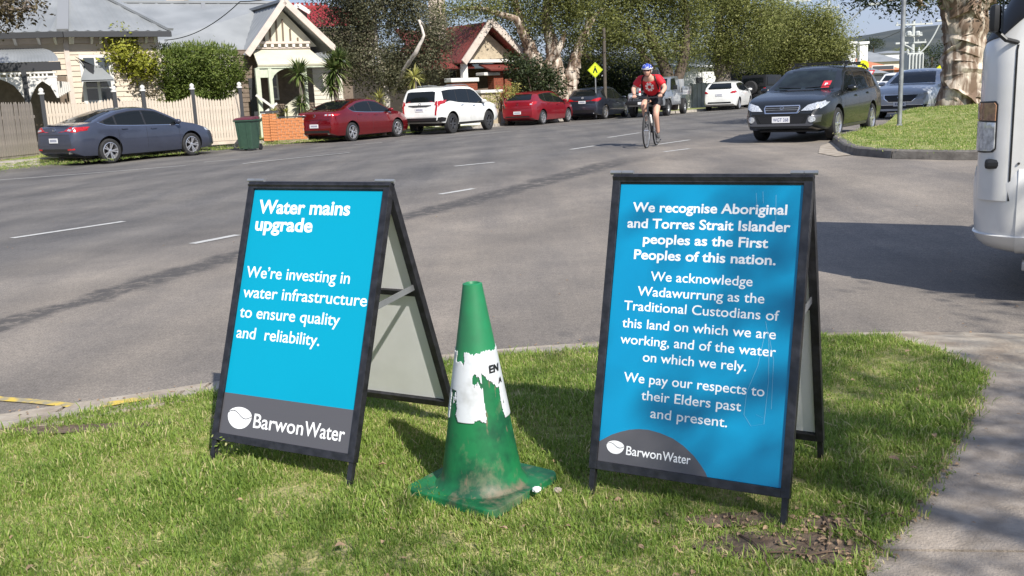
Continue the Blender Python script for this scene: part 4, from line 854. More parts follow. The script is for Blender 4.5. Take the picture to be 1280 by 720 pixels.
# --- low orange brick wall, laid brick by brick
BP = Plane(at(330, 172.5, .12), at(372, 170.5, .12)); bw = thing('brick_wall', 'low orange brick garden wall behind the wheelie bin', 'wall', BP.P(0, .1))
bu0, bu1 = BP.uz(329, 165)[0], BP.uz(385, 165)[0]; bz = gz(BP.o.x, BP.o.y) + .12
b = MB(MT['brick_orange']); b.box((0, 0, 0), (.235, .12, .082)); bm_ = b.mesh('brick', bevel=.006)
b = MB(MT['mortar']); panel(b, BP, bu0 + .01, bz - .1, bu1, bz + .71, -.115, -.012); b.build('mortar_core', bw, world=True)
ang = math.atan2(BP.u.y, BP.u.x); im = wm(bw).inverted()
for r in range(8):
    u = bu0 + .12 + (.12 if r % 2 else 0)
    while u < bu1 - .1:
        o = put('brick', bm_, bw); o.location = im @ BP.P(u, bz + .045 + r * .092, -.06 + random.uniform(-.004, .004)); o.rotation_euler = (0, 0, ang); u += .247
for r in range(10):
    for q in (0, 1):
        o = put('brick', bm_, bw); o.location = im @ BP.P(bu0 + .12 + q * .245 - .01, bz + .045 + r * .092, .065); o.rotation_euler = (0, 0, ang)
b = MB(MT['dark_grey_trim']); panel(b, BP, bu0 - .04, bz + .93, bu0 + .55, bz + 1.0, -.12, .16); b.build('pier_cap', bw, world=True)
b = MB(MT['dark_grey_trim']); panel(b, BP, bu0 + .56, bz + .745, bu1, bz + .79, -.14, .02); b.build('coping', bw, world=True)
BS = behind(BP, .6)

# --- white shed and grey fence beyond the cyclist
Q = Plane(under(843, 62), under(905, 64)); sh = thing('garage', 'white garage with pale lean-to roof between the street trees', 'building', under(872, 63))
def PQ(x, y, o=0): return Q.px(x, y, o)
b = MB(MT['wall_white']); panel(b, Q, Q.uz(843, 100)[0], 0, Q.uz(899, 100)[0], Q.uz(870, 82)[1], -4, 0); b.build('wall', sh, world=True)
slope_roof('roof', [PQ(841, 84, .3), PQ(901, 83, .3), PQ(897, 77, -3), PQ(848, 77, -3)], MT['roof_white'], sh)
b = MB(MT['dark_grey_trim']); panel(b, Q, Q.uz(870, 104)[0], Q.uz(870, 106)[1], Q.uz(878, 104)[0], Q.uz(870, 97)[1], 0, .05); b.build('vent', sh, world=True)
Q2 = Plane(under(845, 58), under(900, 60.5)); cf = thing('corrugated_fence', 'weathered grey corrugated fence between the silver utility and white hatchback', 'fence', under(872, 59))
for k in range(12):
    u0, u1 = Q2.uz(862, 120)[0], Q2.uz(897, 120)[0]; a = u0 + (u1 - u0) * k / 12; c = u0 + (u1 - u0) * (k + 1) / 12; b = MB(MT['corrugate_grey']); panel(b, Q2, a + .01, .1, c - .01, Q2.uz(870, 104)[1] + random.uniform(-.04, .04), -.03 + .03 * (k % 2), .02 + .03 * (k % 2)); b.build('sheet', cf, world=True)
for x in (848, 860):
    b = MB(MT['white_trim']); u = Q2.uz(x, 120)[0]; panel(b, Q2, u - .12, .1, u + .12, Q2.uz(870, 106)[1], -.1, .1); b.build('gate_post', cf, world=True)
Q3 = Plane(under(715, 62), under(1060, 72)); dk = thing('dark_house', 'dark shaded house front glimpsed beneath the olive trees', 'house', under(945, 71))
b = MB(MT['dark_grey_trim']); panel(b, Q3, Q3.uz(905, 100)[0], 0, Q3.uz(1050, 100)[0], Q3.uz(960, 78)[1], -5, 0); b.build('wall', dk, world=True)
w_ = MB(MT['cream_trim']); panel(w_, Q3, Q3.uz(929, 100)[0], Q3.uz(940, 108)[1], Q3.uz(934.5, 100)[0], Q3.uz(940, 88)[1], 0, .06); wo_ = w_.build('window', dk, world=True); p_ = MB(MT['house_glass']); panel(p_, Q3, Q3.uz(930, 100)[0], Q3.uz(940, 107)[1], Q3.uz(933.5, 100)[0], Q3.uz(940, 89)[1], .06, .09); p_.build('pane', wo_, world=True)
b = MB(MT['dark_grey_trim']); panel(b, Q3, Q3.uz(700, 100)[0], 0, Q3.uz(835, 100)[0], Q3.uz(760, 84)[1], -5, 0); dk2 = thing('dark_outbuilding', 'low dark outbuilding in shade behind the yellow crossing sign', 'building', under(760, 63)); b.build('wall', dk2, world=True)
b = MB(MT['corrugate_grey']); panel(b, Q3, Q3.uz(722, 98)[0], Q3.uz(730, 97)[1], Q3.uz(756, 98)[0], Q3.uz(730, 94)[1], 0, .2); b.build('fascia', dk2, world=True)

# --- town down the road
def boxhouse(label, x0, x1, yb, ye, Y, wall, roof, ridge_y, dep=8, group='houses of the town down the road', hip=True, wins=()):
    pl = Plane(under(x0, Y), under(x1, Y + .6)); t = thing('town_house', label, 'house', under((x0 + x1) / 2, Y), 0, group)
    ua, ub = pl.uz(x0, yb)[0], pl.uz(x1, yb)[0]; ze = pl.uz((x0 + x1) / 2, ye)[1]; zr = pl.uz((x0 + x1) / 2, ridge_y)[1]
    b = MB(MT[wall]); panel(b, pl, ua, -.1, ub, ze, -dep, 0); b.build('wall', t, world=True)
    o_ = .4; c = [pl.P(ua - o_, ze, o_), pl.P(ub + o_, ze, o_), pl.P(ub + o_, ze, -dep - o_), pl.P(ua - o_, ze, -dep - o_)]; ins = min(dep / 2, (ub - ua) / 2.2) if hip else 0
    r0, r1 = pl.P(ua + ins, zr, -dep / 2), pl.P(ub - ins, zr, -dep / 2)
    b = MB(MT[roof]); b.raw([*c, r0, r1], [(0, 1, 5, 4), (1, 2, 5), (2, 3, 4, 5), (3, 0, 4), (3, 2, 1, 0)]); b.build('roof', t, world=True)
    for x, y, w, h in wins:
        f = MB(MT['white_trim']); u, z = pl.uz(x, y); panel(f, pl, u - w / 2 - .08, z - h / 2 - .08, u + w / 2 + .08, z + h / 2 + .08, 0, .06); fo = f.build('window', t, world=True); p_ = MB(MT['house_glass']); panel(p_, pl, u - w / 2, z - h / 2, u + w / 2, z + h / 2, .06, .09); p_.build('pane', fo, world=True)
    return t, pl
t, pl = boxhouse('white gabled cottage behind the warning signs on the corner', 1062, 1103, 118, 92, 88, 'wall_white', 'roof_white', 74, 9, wins=((1098, 103, .9, 1.4),))
for x in (1063, 1078):
    b = MB(MT['wall_white']); c = deep(x, 70, 94); b.box((c.x, c.y, c.z - .6), (.75, .7, 3.6)); b.box((c.x, c.y, c.z + 1.2), (.95, .9, .25)); b.build('chimney', t, world=True)
boxhouse('terracotta-roofed house with orange brick side wall', 1080, 1123, 112, 88, 104, 'town_orange', 'town_orange', 70, 12, wins=((1103, 98, 2.4, 2.6),))
boxhouse('salmon house with big pale hipped roof', 1088, 1126, 100, 77, 124, 'town_wall', 'roof_white', 60, 12)
boxhouse('long low pale building beyond the transformer pole', 1135, 1215, 110, 88, 130, 'wall_white', 'roof_pale', 84, 8)
boxhouse('small white-roofed house left of the town chimneys', 1040, 1066, 112, 88, 120, 'wall_white', 'town_orange', 76, 9)
boxhouse('distant white shed roof on the slope under the hill', 1100, 1150, 90, 66, 190, 'wall_white', 'roof_white', 62, 10)
boxhouse('distant pale house left of the transformer', 1075, 1096, 90, 72, 170, 'wall_white', 'roof_pale', 66, 10)
TW = Plane(under(1090, 84), under(1160, 88)); tw = thing('town_wall', 'low salmon garden wall at the bottom of the road', 'wall', under(1110, 85)); b = MB(MT['town_wall']); panel(b, TW, TW.uz(1096, 110)[0], -.1, TW.uz(1175, 110)[0], TW.uz(1110, 102)[1], -.2, 0); b.build('wall_panel', tw, world=True); b = MB(MT['cream_trim']); panel(b, TW, TW.uz(1096, 110)[0], TW.uz(1110, 102)[1] + .004, TW.uz(1175, 110)[0], TW.uz(1110, 101)[1], -.25, .05); b.build('coping', tw, world=True)
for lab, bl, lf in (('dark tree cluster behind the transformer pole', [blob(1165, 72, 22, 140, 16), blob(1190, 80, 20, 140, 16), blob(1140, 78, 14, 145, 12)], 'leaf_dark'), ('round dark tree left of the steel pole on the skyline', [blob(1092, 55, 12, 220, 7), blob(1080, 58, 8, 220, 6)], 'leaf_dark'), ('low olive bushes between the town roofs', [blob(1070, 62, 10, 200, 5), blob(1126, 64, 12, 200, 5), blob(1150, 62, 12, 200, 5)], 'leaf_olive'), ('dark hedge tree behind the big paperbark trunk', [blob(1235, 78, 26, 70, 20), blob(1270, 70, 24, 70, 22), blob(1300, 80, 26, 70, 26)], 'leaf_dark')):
    c = Vector(bl[0][0]); r = bl[0][1][0]; t = thing('distant_tree', lab, 'tree', (c.x, c.y, 0)); P, T = blobpts(bl, 3200, r * .10, 12, .3); leafmesh('crown', P, r * .13, lf, t, tint=T); b = MB(MT['bark_dark']); b.tube([(c.x, c.y, 0), tuple(c)], r * .06, 6); b.build('trunk', t, world=True)
# wooded hills
def hill(name, Y, xs_, ys_, ma, dep=700):
    V = []; F = []; rows = 9; n = len(xs_)
    P = [deep(x, y, Y) for x, y in zip(xs_, ys_)]
    for r in range(rows):
        t = r / (rows - 1)
        for p in P: V.append((p.x * (1 + .25 * (t - 1) * 0), p.y - (1 - t) * dep, max(-2, p.z * (math.sin(t * math.pi / 2) ** 1.3) + mnoise.noise(Vector((p.x * .004, t * 4, 0))) * 14 * math.sin(t * math.pi) - (2 if r == 0 else 0))))
    for p in P: V.append((p.x, p.y + dep, -5))
    for r in range(rows):
        for i in range(n - 1): k = r * n + i; F.append((k, k + 1, k + n + 1, k + n))
    b = MB(MT[ma]); b.raw(V, F); return tag(b.build(name, smooth=80), kind='structure')
mat('hill_wood_hazy', (.035, .045, .046), .95, col2=(.065, .072, .066), scale=.012, detail=12, w=(.4, .66))  # muted blue-grey carries the haze of distance in the colour
hx = list(range(-400, 1900, 24)); hill('far_hill', 2600, hx, [62 - 34 * math.exp(-((x - 1230) / 190) ** 2) - 3 * mnoise.noise(Vector((x * .02, 3, 0))) + (0 if x > 900 else (900 - x) * .05) for x in hx], 'hill_wood_hazy', 900)
hill('near_hill', 900, hx, [78 - 16 * math.exp(-((x - 1130) / 90) ** 2) - 3 * mnoise.noise(Vector((x * .03, 7, 0))) + (0 if x > 900 else (900 - x) * .05) for x in hx], 'hill_wood_hazy', 400)

# ------------------------------------------------------------------ lettering
def textmesh(txt, bold=0.0, align='LEFT', spacing=1.0):
    cu = bpy.data.curves.new('lettering', 'FONT'); cu.body = txt; cu.size = 1; cu.offset = bold; cu.extrude = .008; cu.align_x = align; cu.resolution_u = 5; cu.space_character = spacing
    o = bpy.data.objects.new('t', cu); C.objects.link(o); me = evalmesh(o, 'lettering'); bpy.data.objects.remove(o); bpy.data.curves.remove(cu)
    return me
def text_on(txt, parent, ma, u0, v0, width, M, bold=0.0, cap=None, name='lettering', slope=0.0, spacing=1.0, thick=.0004, pos=0):
    """write txt with its left end at (u0, v0) of the panel, scaled to width; cap = cap height"""
    me = textmesh(txt, bold, spacing=spacing); co = np.empty(len(me.vertices) * 3); me.vertices.foreach_get('co', co); co = co.reshape(-1, 3)
    x0, x1 = co[:, 0].min(), co[:, 0].max(); s = width / (x1 - x0); sy = cap / .73 if cap else s
    x = (co[:, 0] - x0) * s; y = co[:, 1] * sy + slope * x; z = (co[:, 2] - co[:, 2].min()) / max(1e-6, np.ptp(co[:, 2])) * thick
    out = [M @ Vector((u0 + a, v0 + b_, c + pos)) for a, b_, c in zip(x, y, z)]
    me.vertices.foreach_set('co', np.array(out).ravel()); me.materials.clear(); me.materials.append(MT[ma]); me.update()
    return put(name, me, parent)

# ------------------------------------------------------------------ the two A-frame signs
def aframe(label, fl, fr, rr, H, items, face, labelcat='sign', WD=.635):
    """fl, fr: feet of the front frame, rr: rear right foot (ground points)"""
    fl, fr, rr = Vector(fl), Vector(fr), Vector(rr); ux = (fr - fl); ux.z = 0; wid = ux.length; ux.normalize()
    back = Vector((-ux.y, ux.x, 0)); dep = (rr - fr).dot(back)
    cen = (fl + fr) / 2 + back * dep / 2; rz = math.atan2(ux.y, ux.x)
    t = thing('a_frame_sign', label, labelcat, cen, rz, 'pavement signs on the nature strip')
    half = wid / 2; d = dep / 2
    def frame(y0, nm, rear=False):
        st = thing(nm, None, None); st.parent = t
        f = Vector((0, y0, 0)); top = Vector((0, 0.006 * (1 if rear else -1), H)); ax = (top - f).normalized(); L_ = (top - f).length
        nrm = Vector((0, -ax.z, ax.y)) if not rear else Vector((0, ax.z, -ax.y))       # outward
        Mx = Matrix(((1, ax.x, nrm.x, -half), (0, ax.y, nrm.y, f.y), (0, ax.z, nrm.z, f.z), (0, 0, 0, 1)))
        def bx(name, u0, v0, u1, v1, w0, w1, ma, bev=.0015):
            b = MB(MT[ma]); b.box(((u0 + u1) / 2, (v0 + v1) / 2, (w0 + w1) / 2), (u1 - u0, v1 - v0, w1 - w0), M=Mx); return b.build(name, st, bevel=bev)
        r = .027
        bx('frame_rail', 0, .085, r, L_, -.026, .003, 'black_steel'); bx('frame_rail', wid - r, .085, wid, L_, -.026, .003, 'black_steel')
        bx('leg', .004, .0, r - .004, .088, -.022, -.001, 'black_steel'); bx('leg', wid - r + .004, 0, wid - .004, .088, -.022, -.001, 'black_steel')
        bx('cross_rail', r, .085, wid - r, .085 + r, -.026, .0025, 'black_steel'); bx('cross_rail', r, L_ - r, wid - r, L_, -.026, .0025, 'black_steel')
        return st, Mx, L_, r, bx
    st, Mx, L_, r, bx = frame(-d, 'front_frame')
    pu0, pv0, pw, ph = r, .085 + r, wid - 2 * r, L_ - .085 - 2 * r
    p = bx('sign_panel', pu0 + .001, pv0 + .001, pu0 + pw - .001, pv0 + ph - .001, -.012, -.006, face, 0); 
    bx('backing_board', pu0 + .001, pv0 + .001, pu0 + pw - .001, pv0 + ph - .001, -.0165, -.0125, 'board_white', 0)
    sx, sy = pw / .58, ph / .875
    Mt = Mx @ Matrix.Translation((pu0, pv0, -.006)) @ Matrix.Diagonal((sx, sy, 1, 1))
    items(st, Mt)
    sr_, Mr, Lr, r, bxr = frame(d, 'rear_frame', True)
    bxr('sign_panel', pu0 + .001, pv0 + .001, pu0 + pw - .001, pv0 + ph - .001, -.010, -.004, 'board_white', 0)
    bxr('cross_rail', r, pv0 + ph * .53, wid - r, pv0 + ph * .53 + .022, -.024, -.0105, 'black_steel')
    bx2 = MB(MT['galv']); 
    for x in (half - .02, -half + .02):                                   # spreader straps
        zz = H * .58; f_ = 1 - .58; a = Vector((x, -d * f_, zz - .01)); c = Vector((x, d * f_, zz + .02)); bx2 = MB(MT['galv']); bx2.bar(a, c, .004, .022); bx2.build('spreader_strap', t)
        for q in (a, c): h_ = MB(MT['galv']); h_.box(q, (.012, .014, .014)); h_.build('bolt', t, bevel=.003)
    for x in (half - .05, -half + .05, half - .008, -half + .008):
        h_ = MB(MT['galv']); h_.tube([(x - .02, 0, H + .004), (x + .02, 0, H + .004)], .007, 8); h_.build('hinge', t, smooth=40)
    return t
def flat_poly(name, parent, M, pts, ma, z=.0006, th=.0006):
    b = MB(MT[ma]); b.prism(pts, lambda a, c: M @ Vector((a, c, z + th)), lambda a, c: M @ Vector((a, c, z - .0004))); return b.build(name, parent)
def logo(parent, M, cx, cy, w, h):
    """a white seed-shaped drop with a wave line across it"""
    ou = []
    for i in range(40):
        t = 2 * math.pi * i / 40; x = math.cos(t); y = math.sin(t); ou.append((cx + w / 2 * x, cy + h / 2 * (y * (.92 if y > 0 else 1.0)) - (abs(x) ** 3) * h * -.06))
    flat_poly('logo', parent, M, ou, 'print_white', .0014)
    wave = []; N_ = 16
    for i in range(N_ + 1):
        s_ = i / N_; x = cx - w * .5 + w * s_; wave.append((x, cy + h * .10 + h * .17 * math.sin(s_ * math.pi * 1.9 + .2) * (1 - .2 * s_) + h * .02))
    th = h * .035; flat_poly('logo_line', parent, M, [(a, c + th / 2) for a, c in wave] + [(a, c - th / 2) for a, c in wave[::-1]], 'panel_grey', .0024)
def items1(st, M):
    flat_poly('grey_band', st, M, [(.0005, .0005), (.5795, .0005), (.5795, .1418), (.0005, .1418)], 'panel_grey')
    B_ = .024
    for tx, u, v, w, cap, bo in (("Water mains", .0324, .787, .414, .050, B_), ("upgrade", .0286, .7245, .264, .050, B_), ("We're investing in", .0195, .5535, .466, .0425, .006), ("water infrastructure", .018, .482, .551, .0425, .006), ("to ensure quality", .016, .4105, .451, .0425, .006), ("and  reliability.", .015, .337, .378, .0425, .006)):
        text_on(tx.replace("'", '\u2019'), st, 'print_white', u, v, w, M, bo, cap)
    text_on('Barwon', st, 'print_white', .1540, .036, .222, M, .008, .0505, pos=.0012); text_on('Water', st, 'print_white', .382, .036, .170, M, .008, .0505, pos=.0012); logo(st, M, .0868, .0625, .110, .078)
def items2(st, M):
    md = [(.0005, .0005), (.0005, .060), (.0407, .0854), (.0700, .098), (.0987, .1078), (.130, .1135), (.1612, .1152), (.2, .110), (.2419, .0991), (.2765, .0821), (.3115, .0573), (.333, .036), (.3519, .0137), (.359, .0005)]
    flat_poly('grey_mound', st, M, md, 'panel_grey')
    B_ = .021
    for tx, u, v, w, bo in (("We recognise Aboriginal", .0475, .7828, .4885, B_), ("and Torres Strait Islander", .034, .7325, .515, B_), ("peoples as the First", .0915, .684, .396, B_), ("Peoples of this nation.", .0655, .635, .4485, B_),
                            ("We acknowledge", .127, .5695, .323, 0), ("Wadawurrung as the", .0877, .5215, .4015, 0), ("Traditional Custodians of", .0461, .4745, .4905, 0), ("this land on which we are", .0449, .4205, .486, 0), ("working, and of the water", .0434, .370, .4915, 0), ("on which we rely.", .1235, .3205, .327, 0),
                            ("We pay our respects to", .0657, .2535, .4447, 0), ("their Elders past", .1288, .2035, .316, 0), ("and present.", .1637, .1525, .243, 0)):
        text_on(tx, st, 'print_white', u, v, w, M, bo or .006, .0305)
    for pl in ([(.498, .47), (.512, .41), (.520, .30), (.516, .175), (.478, .165), (.455, .195), (.458, .26), (.485, .34), (.498, .43)], [(.508, .44), (.530, .36), (.534, .22)], [(.49, .20), (.512, .192)], [(.44, .845), (.446, .80)], [(.46, .85), (.464, .815)], [(.50, .84), (.505, .76)], [(.09, .47), (.13, .462)]):
        b = MB(MT['scratch']); b.raw([M @ Vector((x + o_, y, .0007)) for o_ in (-.0006, .0006) for x, y in pl], [(i, i + 1, len(pl) + i + 1, len(pl) + i) for i in range(len(pl) - 1)]); b.build('scratch', st)
    text_on('Barwon', st, 'print_white', .0945, .031, .1165, M, .008, .0285, pos=.0012); text_on('Water', st, 'print_white', .2145, .030, .089, M, .008, .0285, pos=.0012); logo(st, M, .0568, .0495, .059, .042)
DZ = .062
def gpt(x, y): return at(x, y, DZ)
s1l, s1r, s1b = gpt(260, 577), gpt(438, 610), gpt(554, 523)
s2l, s2r, s2b = gpt(733, 617), gpt(984, 660), gpt(1033, 573)
def vert_h(fl, fr, rr, ytop):
    ux = (fr - fl).normalized(); back = Vector((-ux.y, ux.x, 0)); dep = (rr - fr).dot(back); m_ = fr + back * dep / 2
    best = min((abs((360 - FPX * (Vector((m_.x, m_.y, m_.z + z)) - CO).dot(UPV) / (Vector((m_.x, m_.y, m_.z + z)) - CO).dot(FWD)) - ytop), z) for z in np.arange(.7, 1.3, .002)); return best[1]
hA = vert_h(s1l, s1r, s1b, 227.5); hB = vert_h(s2l, s2r, s2b, 217.5)
print('sign heights', hA, hB, (s1r - s1l).length, (s2r - s2l).length)
sg1 = aframe('bright cyan A-frame sign headed Water mains upgrade, left of the green cone', s1l, s1r, s1b, hA, items1, 'panel_cyan')
sg2 = aframe('blue A-frame sign acknowledging Aboriginal and Torres Strait Islander peoples, right of the cone', s2l, s2r, s2b, hB, items2, 'panel_blue')

# ------------------------------------------------------------------ the green cone
def cone():
    c = at(604, 621, DZ); bl, bb, br = at(510, 620, DZ), at(612, 649, DZ), at(695, 601, DZ)
    cc = (bl + br) / 2; rz = math.atan2((bb - bl).y, (bb - bl).x); side = ((bb - bl).length + (br - bb).length) / 2 * 1.08
    t = thing('traffic_cone', 'battered green traffic cone with a torn white sleeve between the two signs', 'cone', (cc.x, cc.y, DZ + .004), rz)
    m = mat('cone_green', (.010, .22, .065), .52, spec=.35); n, l = nodes_of(m); b_ = n['Principled BSDF']; tcn = n.new('ShaderNodeTexCoord')
    def nz(sc, de, sx=(1, 1, 1)):
        mp_ = n.new('ShaderNodeMapping'); mp_.inputs['Scale'].default_value = sx; l(tcn.outputs['Object'], mp_.inputs[0]); z = n.new('ShaderNodeTexNoise'); z.inputs['Scale'].default_value = sc; z.inputs['Detail'].default_value = de; z.inputs['Roughness'].default_value = .65; l(mp_.outputs[0], z.inputs['Vector']); return z.outputs[0]
    def ramp(x, a, b2): r = n.new('ShaderNodeMapRange'); r.inputs[1].default_value = a; r.inputs[2].default_value = b2; l(x, r.inputs[0]); return r.outputs[0]
    def mixc(f, a, b2):
        q = n.new('ShaderNodeMix'); q.data_type = 'RGBA'; l(f, q.inputs[0]); (l(a, q.inputs[6]) if not isinstance(a, tuple) else setattr(q.inputs[6], 'default_value', a)); (l(b2, q.inputs[7]) if not isinstance(b2, tuple) else setattr(q.inputs[7], 'default_value', b2)); return q.outputs[2]
    base = mixc(ramp(nz(5, 4), .42, .62), (.010, .15, .050, 1), (.006, .06, .028, 1))
    c1 = mixc(ramp(nz(7, 9, (1, 1, .6)), .56, .70), base, (.16, .17, .10, 1))
    c2 = mixc(ramp(nz(28, 8, (1.6, 1.6, .35)), .62, .72), c1, (.16, .12, .08, 1))
    sep = n.new('ShaderNodeSeparateXYZ'); l(tcn.outputs['Object'], sep.inputs[0])
    zr = ramp(sep.outputs[2], .10, .035); mlt = n.new('ShaderNodeMath'); mlt.operation = 'MULTIPLY'; l(zr, mlt.inputs[0]); l(ramp(nz(11, 8), .53, .66), mlt.inputs[1]); c3 = mixc(mlt.outputs[0], c2, (.15, .13, .085, 1))
    l(c3, b_.inputs['Base Color'])
    b = MB(m); h = side / 2; bz = .028; r = .04; pl = []
    for cx, cy, a0 in ((h - r, h - r, 0), (-h + r, h - r, 90), (-h + r, -h + r, 180), (h - r, -h + r, 270)):
        for k in range(5): a = R(a0 + 22.5 * k); pl.append((cx + r * math.cos(a), cy + r * math.sin(a)))
    b.prism([p for p in pl], lambda x, y: (x, y, bz + .004 * math.sin(x * 22) * math.sin(y * 17)), lambda x, y: (x * 1.01, y * 1.01, 0)); b.build('base', t, bevel=.004)
    Hc = .70; r0, r1 = side * .365, .030
    def rad(z): return r0 + (r1 - r0) * (z - bz) / (Hc - bz)
    b = MB([m, MT['cone_tip']]); pr = [(r0 + .022, bz - .002), (r0 + .013, bz + .005), (r0 + .005, bz + .016)] + [(rad(z), z) for z in (.06, .1, .15, .2, .25, .3, .35, .40, .44)]; b.lathe(pr + [(rad(.44) - .02, .43)], 48); b.build('body', t, smooth=50)
    b = MB(MT['cone_tip']); pr = [(rad(.455) - .01, .44), (rad(.455) + .0015, .452)] + [(rad(z) + .0015, z) for z in (.5, .55, .6, .65, .693)] + [(r1 + .002, .702), (r1 - .006, .705), (r1 - .010, .700), (r1 - .010, .62)]; b.lathe(pr, 48); b.build('tip', t, smooth=50)
    b = MB(MT['black_plastic']); b.lathe([(rad(.438) - .001, .428), (rad(.44) + .001, .44), (rad(.455), .455)], 32); b.build('scuffed_band', t, smooth=40)
    # torn sleeve: cells of a fine cylinder grid kept where the noise says the white is still there
    V = []; F = []; NA, NZ = 300, 130; z0, z1 = .262, .495
    viewa = math.atan2(-cc.y, -cc.x) - rz                          # bearing of the camera in cone space
    def keep(a, z):
        d = (a - viewa + math.pi) % (2 * math.pi) - math.pi          # + = towards image left? sign checked by eye
        s_ = (z - z0) / (z1 - z0); nn = mnoise.noise(Vector((math.cos(a) * 3, math.sin(a) * 3, z * 14))) * .5 + mnoise.noise(Vector((math.cos(a) * 14, math.sin(a) * 14, z * 50))) * .2 + mnoise.noise(Vector((math.cos(a) * 40, math.sin(a) * 40, z * 160))) * .10
        if s_ > .97 + nn * .12 or s_ < .0 + max(0, nn * .2): return False
        x = -d                                                        # x>0 = image right
        if -.95 + nn * .25 < x < -.20 + nn * .10 and s_ < .62 - .25 * (-.2 - x) + nn * .2: return False
        if -.10 < x + nn * .3 < .16 and .50 < s_ + nn * .25 < .62: return False
        if .62 < x - nn * .3 < 1.1 and s_ > .80 + nn * .2: return False
        if .95 < x + nn * .4 < 1.25 and s_ < .42: return False
        return nn < .42
    for j in range(NZ + 1):
        z = z0 + (z1 - z0) * j / NZ
        for i in range(NA): a = 2 * math.pi * i / NA; q = rad(z) + .0035; V.append((q * math.cos(a), q * math.sin(a), z))
    for j in range(NZ):
        for i in range(NA):
            if keep(2 * math.pi * (i + .5) / NA, z0 + (z1 - z0) * (j + .5) / NZ): F.append((j * NA + i, j * NA + (i + 1) % NA, (j + 1) * NA + (i + 1) % NA, (j + 1) * NA + i))
    sl = mat('sleeve_white', (.56, .58, .60), .38, col2=(.42, .43, .43), scale=20, detail=8, w=(.5, .75)); b = MB(sl); b.raw(V, F); so = b.build('torn_sleeve', t, smooth=60)
    md = so.modifiers.new('t', 'SOLIDIFY'); md.thickness = .0025; me = evalmesh(so, 'torn_sleeve'); so.modifiers.clear(); so.data = me
    for tx, z, hh, aoff in (('EN', .418, .027, .50), ('A', .378, .020, .92)):
        me = textmesh(tx, .03); co = np.empty(len(me.vertices) * 3); me.vertices.foreach_get('co', co); co = co.reshape(-1, 3); s_ = hh / .73; out = []
        for x, y, zz in co: q = rad(z) + .0050 + (.0006 if zz > 0 else 0); a = viewa + aoff + x * s_ / q; out.append((q * math.cos(a), q * math.sin(a), z + y * s_))
        me.vertices.foreach_set('co', np.array(out).ravel()); me.materials.clear(); me.materials.append(MT['ink']); me.update(); put('lettering', me, t)
    return t
cone()
def rough_ball(name, label, cat, loc, r, ma):
    bm = bmesh.new(); bmesh.ops.create_icosphere(bm, subdivisions=3, radius=r)
    for v in bm.verts: v.co *= 1 + .45 * mnoise.noise(v.co * (2.2 / r)); v.co.z *= .7
    me = bpy.data.meshes.new(name); bm.to_mesh(me); bm.free(); me.materials.append(MT[ma]); o = put(name, me); o.location = loc; return tag(o, label, cat)
p = at(671, 616, DZ + .03); rough_ball('crumpled_tissue', 'crumpled white tissue lying on the right corner of the cone base', 'litter', (p.x, p.y, DZ + .042), .013, 'tissue')
p = at(697, 617, DZ); rough_ball('stone', 'small tan stone in the grass beside the cone base', 'stone', (p.x, p.y, DZ + .012), .013, 'concrete_old')

# ------------------------------------------------------------------ poles, signs and lamps
b0 = at(1124, 160, .12); b0.z = isl_zz(b0.x, b0.y) - .02
t = thing('steel_pole', 'plain galvanised steel pole standing on the island nose', 'pole', b0); b = MB(MT['galv']); b.tube([(0, 0, 0), (0, 0, 6.5)], .05, 14); b.build('shaft', t, smooth=40); b = MB(MT['galv']); b.lathe([(.075, 0), (.075, .04), (.052, .06)], 14); b.build('collar', t, smooth=30); b = MB(MT['galv']); b.lathe([(.055, 6.5), (.055, 6.55), (.02, 6.58)], 12); b.build('cap', t, smooth=40)
def disc(b, c, r, n=24, th=.01, face=(0, -1, 0), mi=0, sides=None, rot=0):
    f = Vector(face).normalized(); a = f.cross(Vector((0, 0, 1))).normalized(); u = Vector((0, 0, 1)); pts = [(math.cos(2 * math.pi * i / n + rot) * r, math.sin(2 * math.pi * i / n + rot) * r) for i in range(n)]
    b.prism(pts, lambda x, y: Vector(c) + a * x + u * y + f * th, lambda x, y: Vector(c) + a * x + u * y, mi)
def walker(parent, c, s_, f, ma='ink'):
    """walking legs pictogram"""
    f = Vector(f).normalized(); a = f.cross(Vector((0, 0, 1))).normalized(); u = Vector((0, 0, 1))
    for k, pl in enumerate(([(-.10, .30), (.10, .30), (.34, -.36), (.20, -.42), (0, .02), (-.20, -.42), (-.34, -.36)], [(-.08, .36), (.08, .36), (.08, .52), (-.08, .52)])):
        b = MB(MT[ma]); b.prism([(x * s_, y * s_) for x, y in pl], lambda x, y: Vector(c) + a * x + u * y + f * .022, lambda x, y: Vector(c) + a * x + u * y + f * .011); b.build('pictogram', parent, world=True)
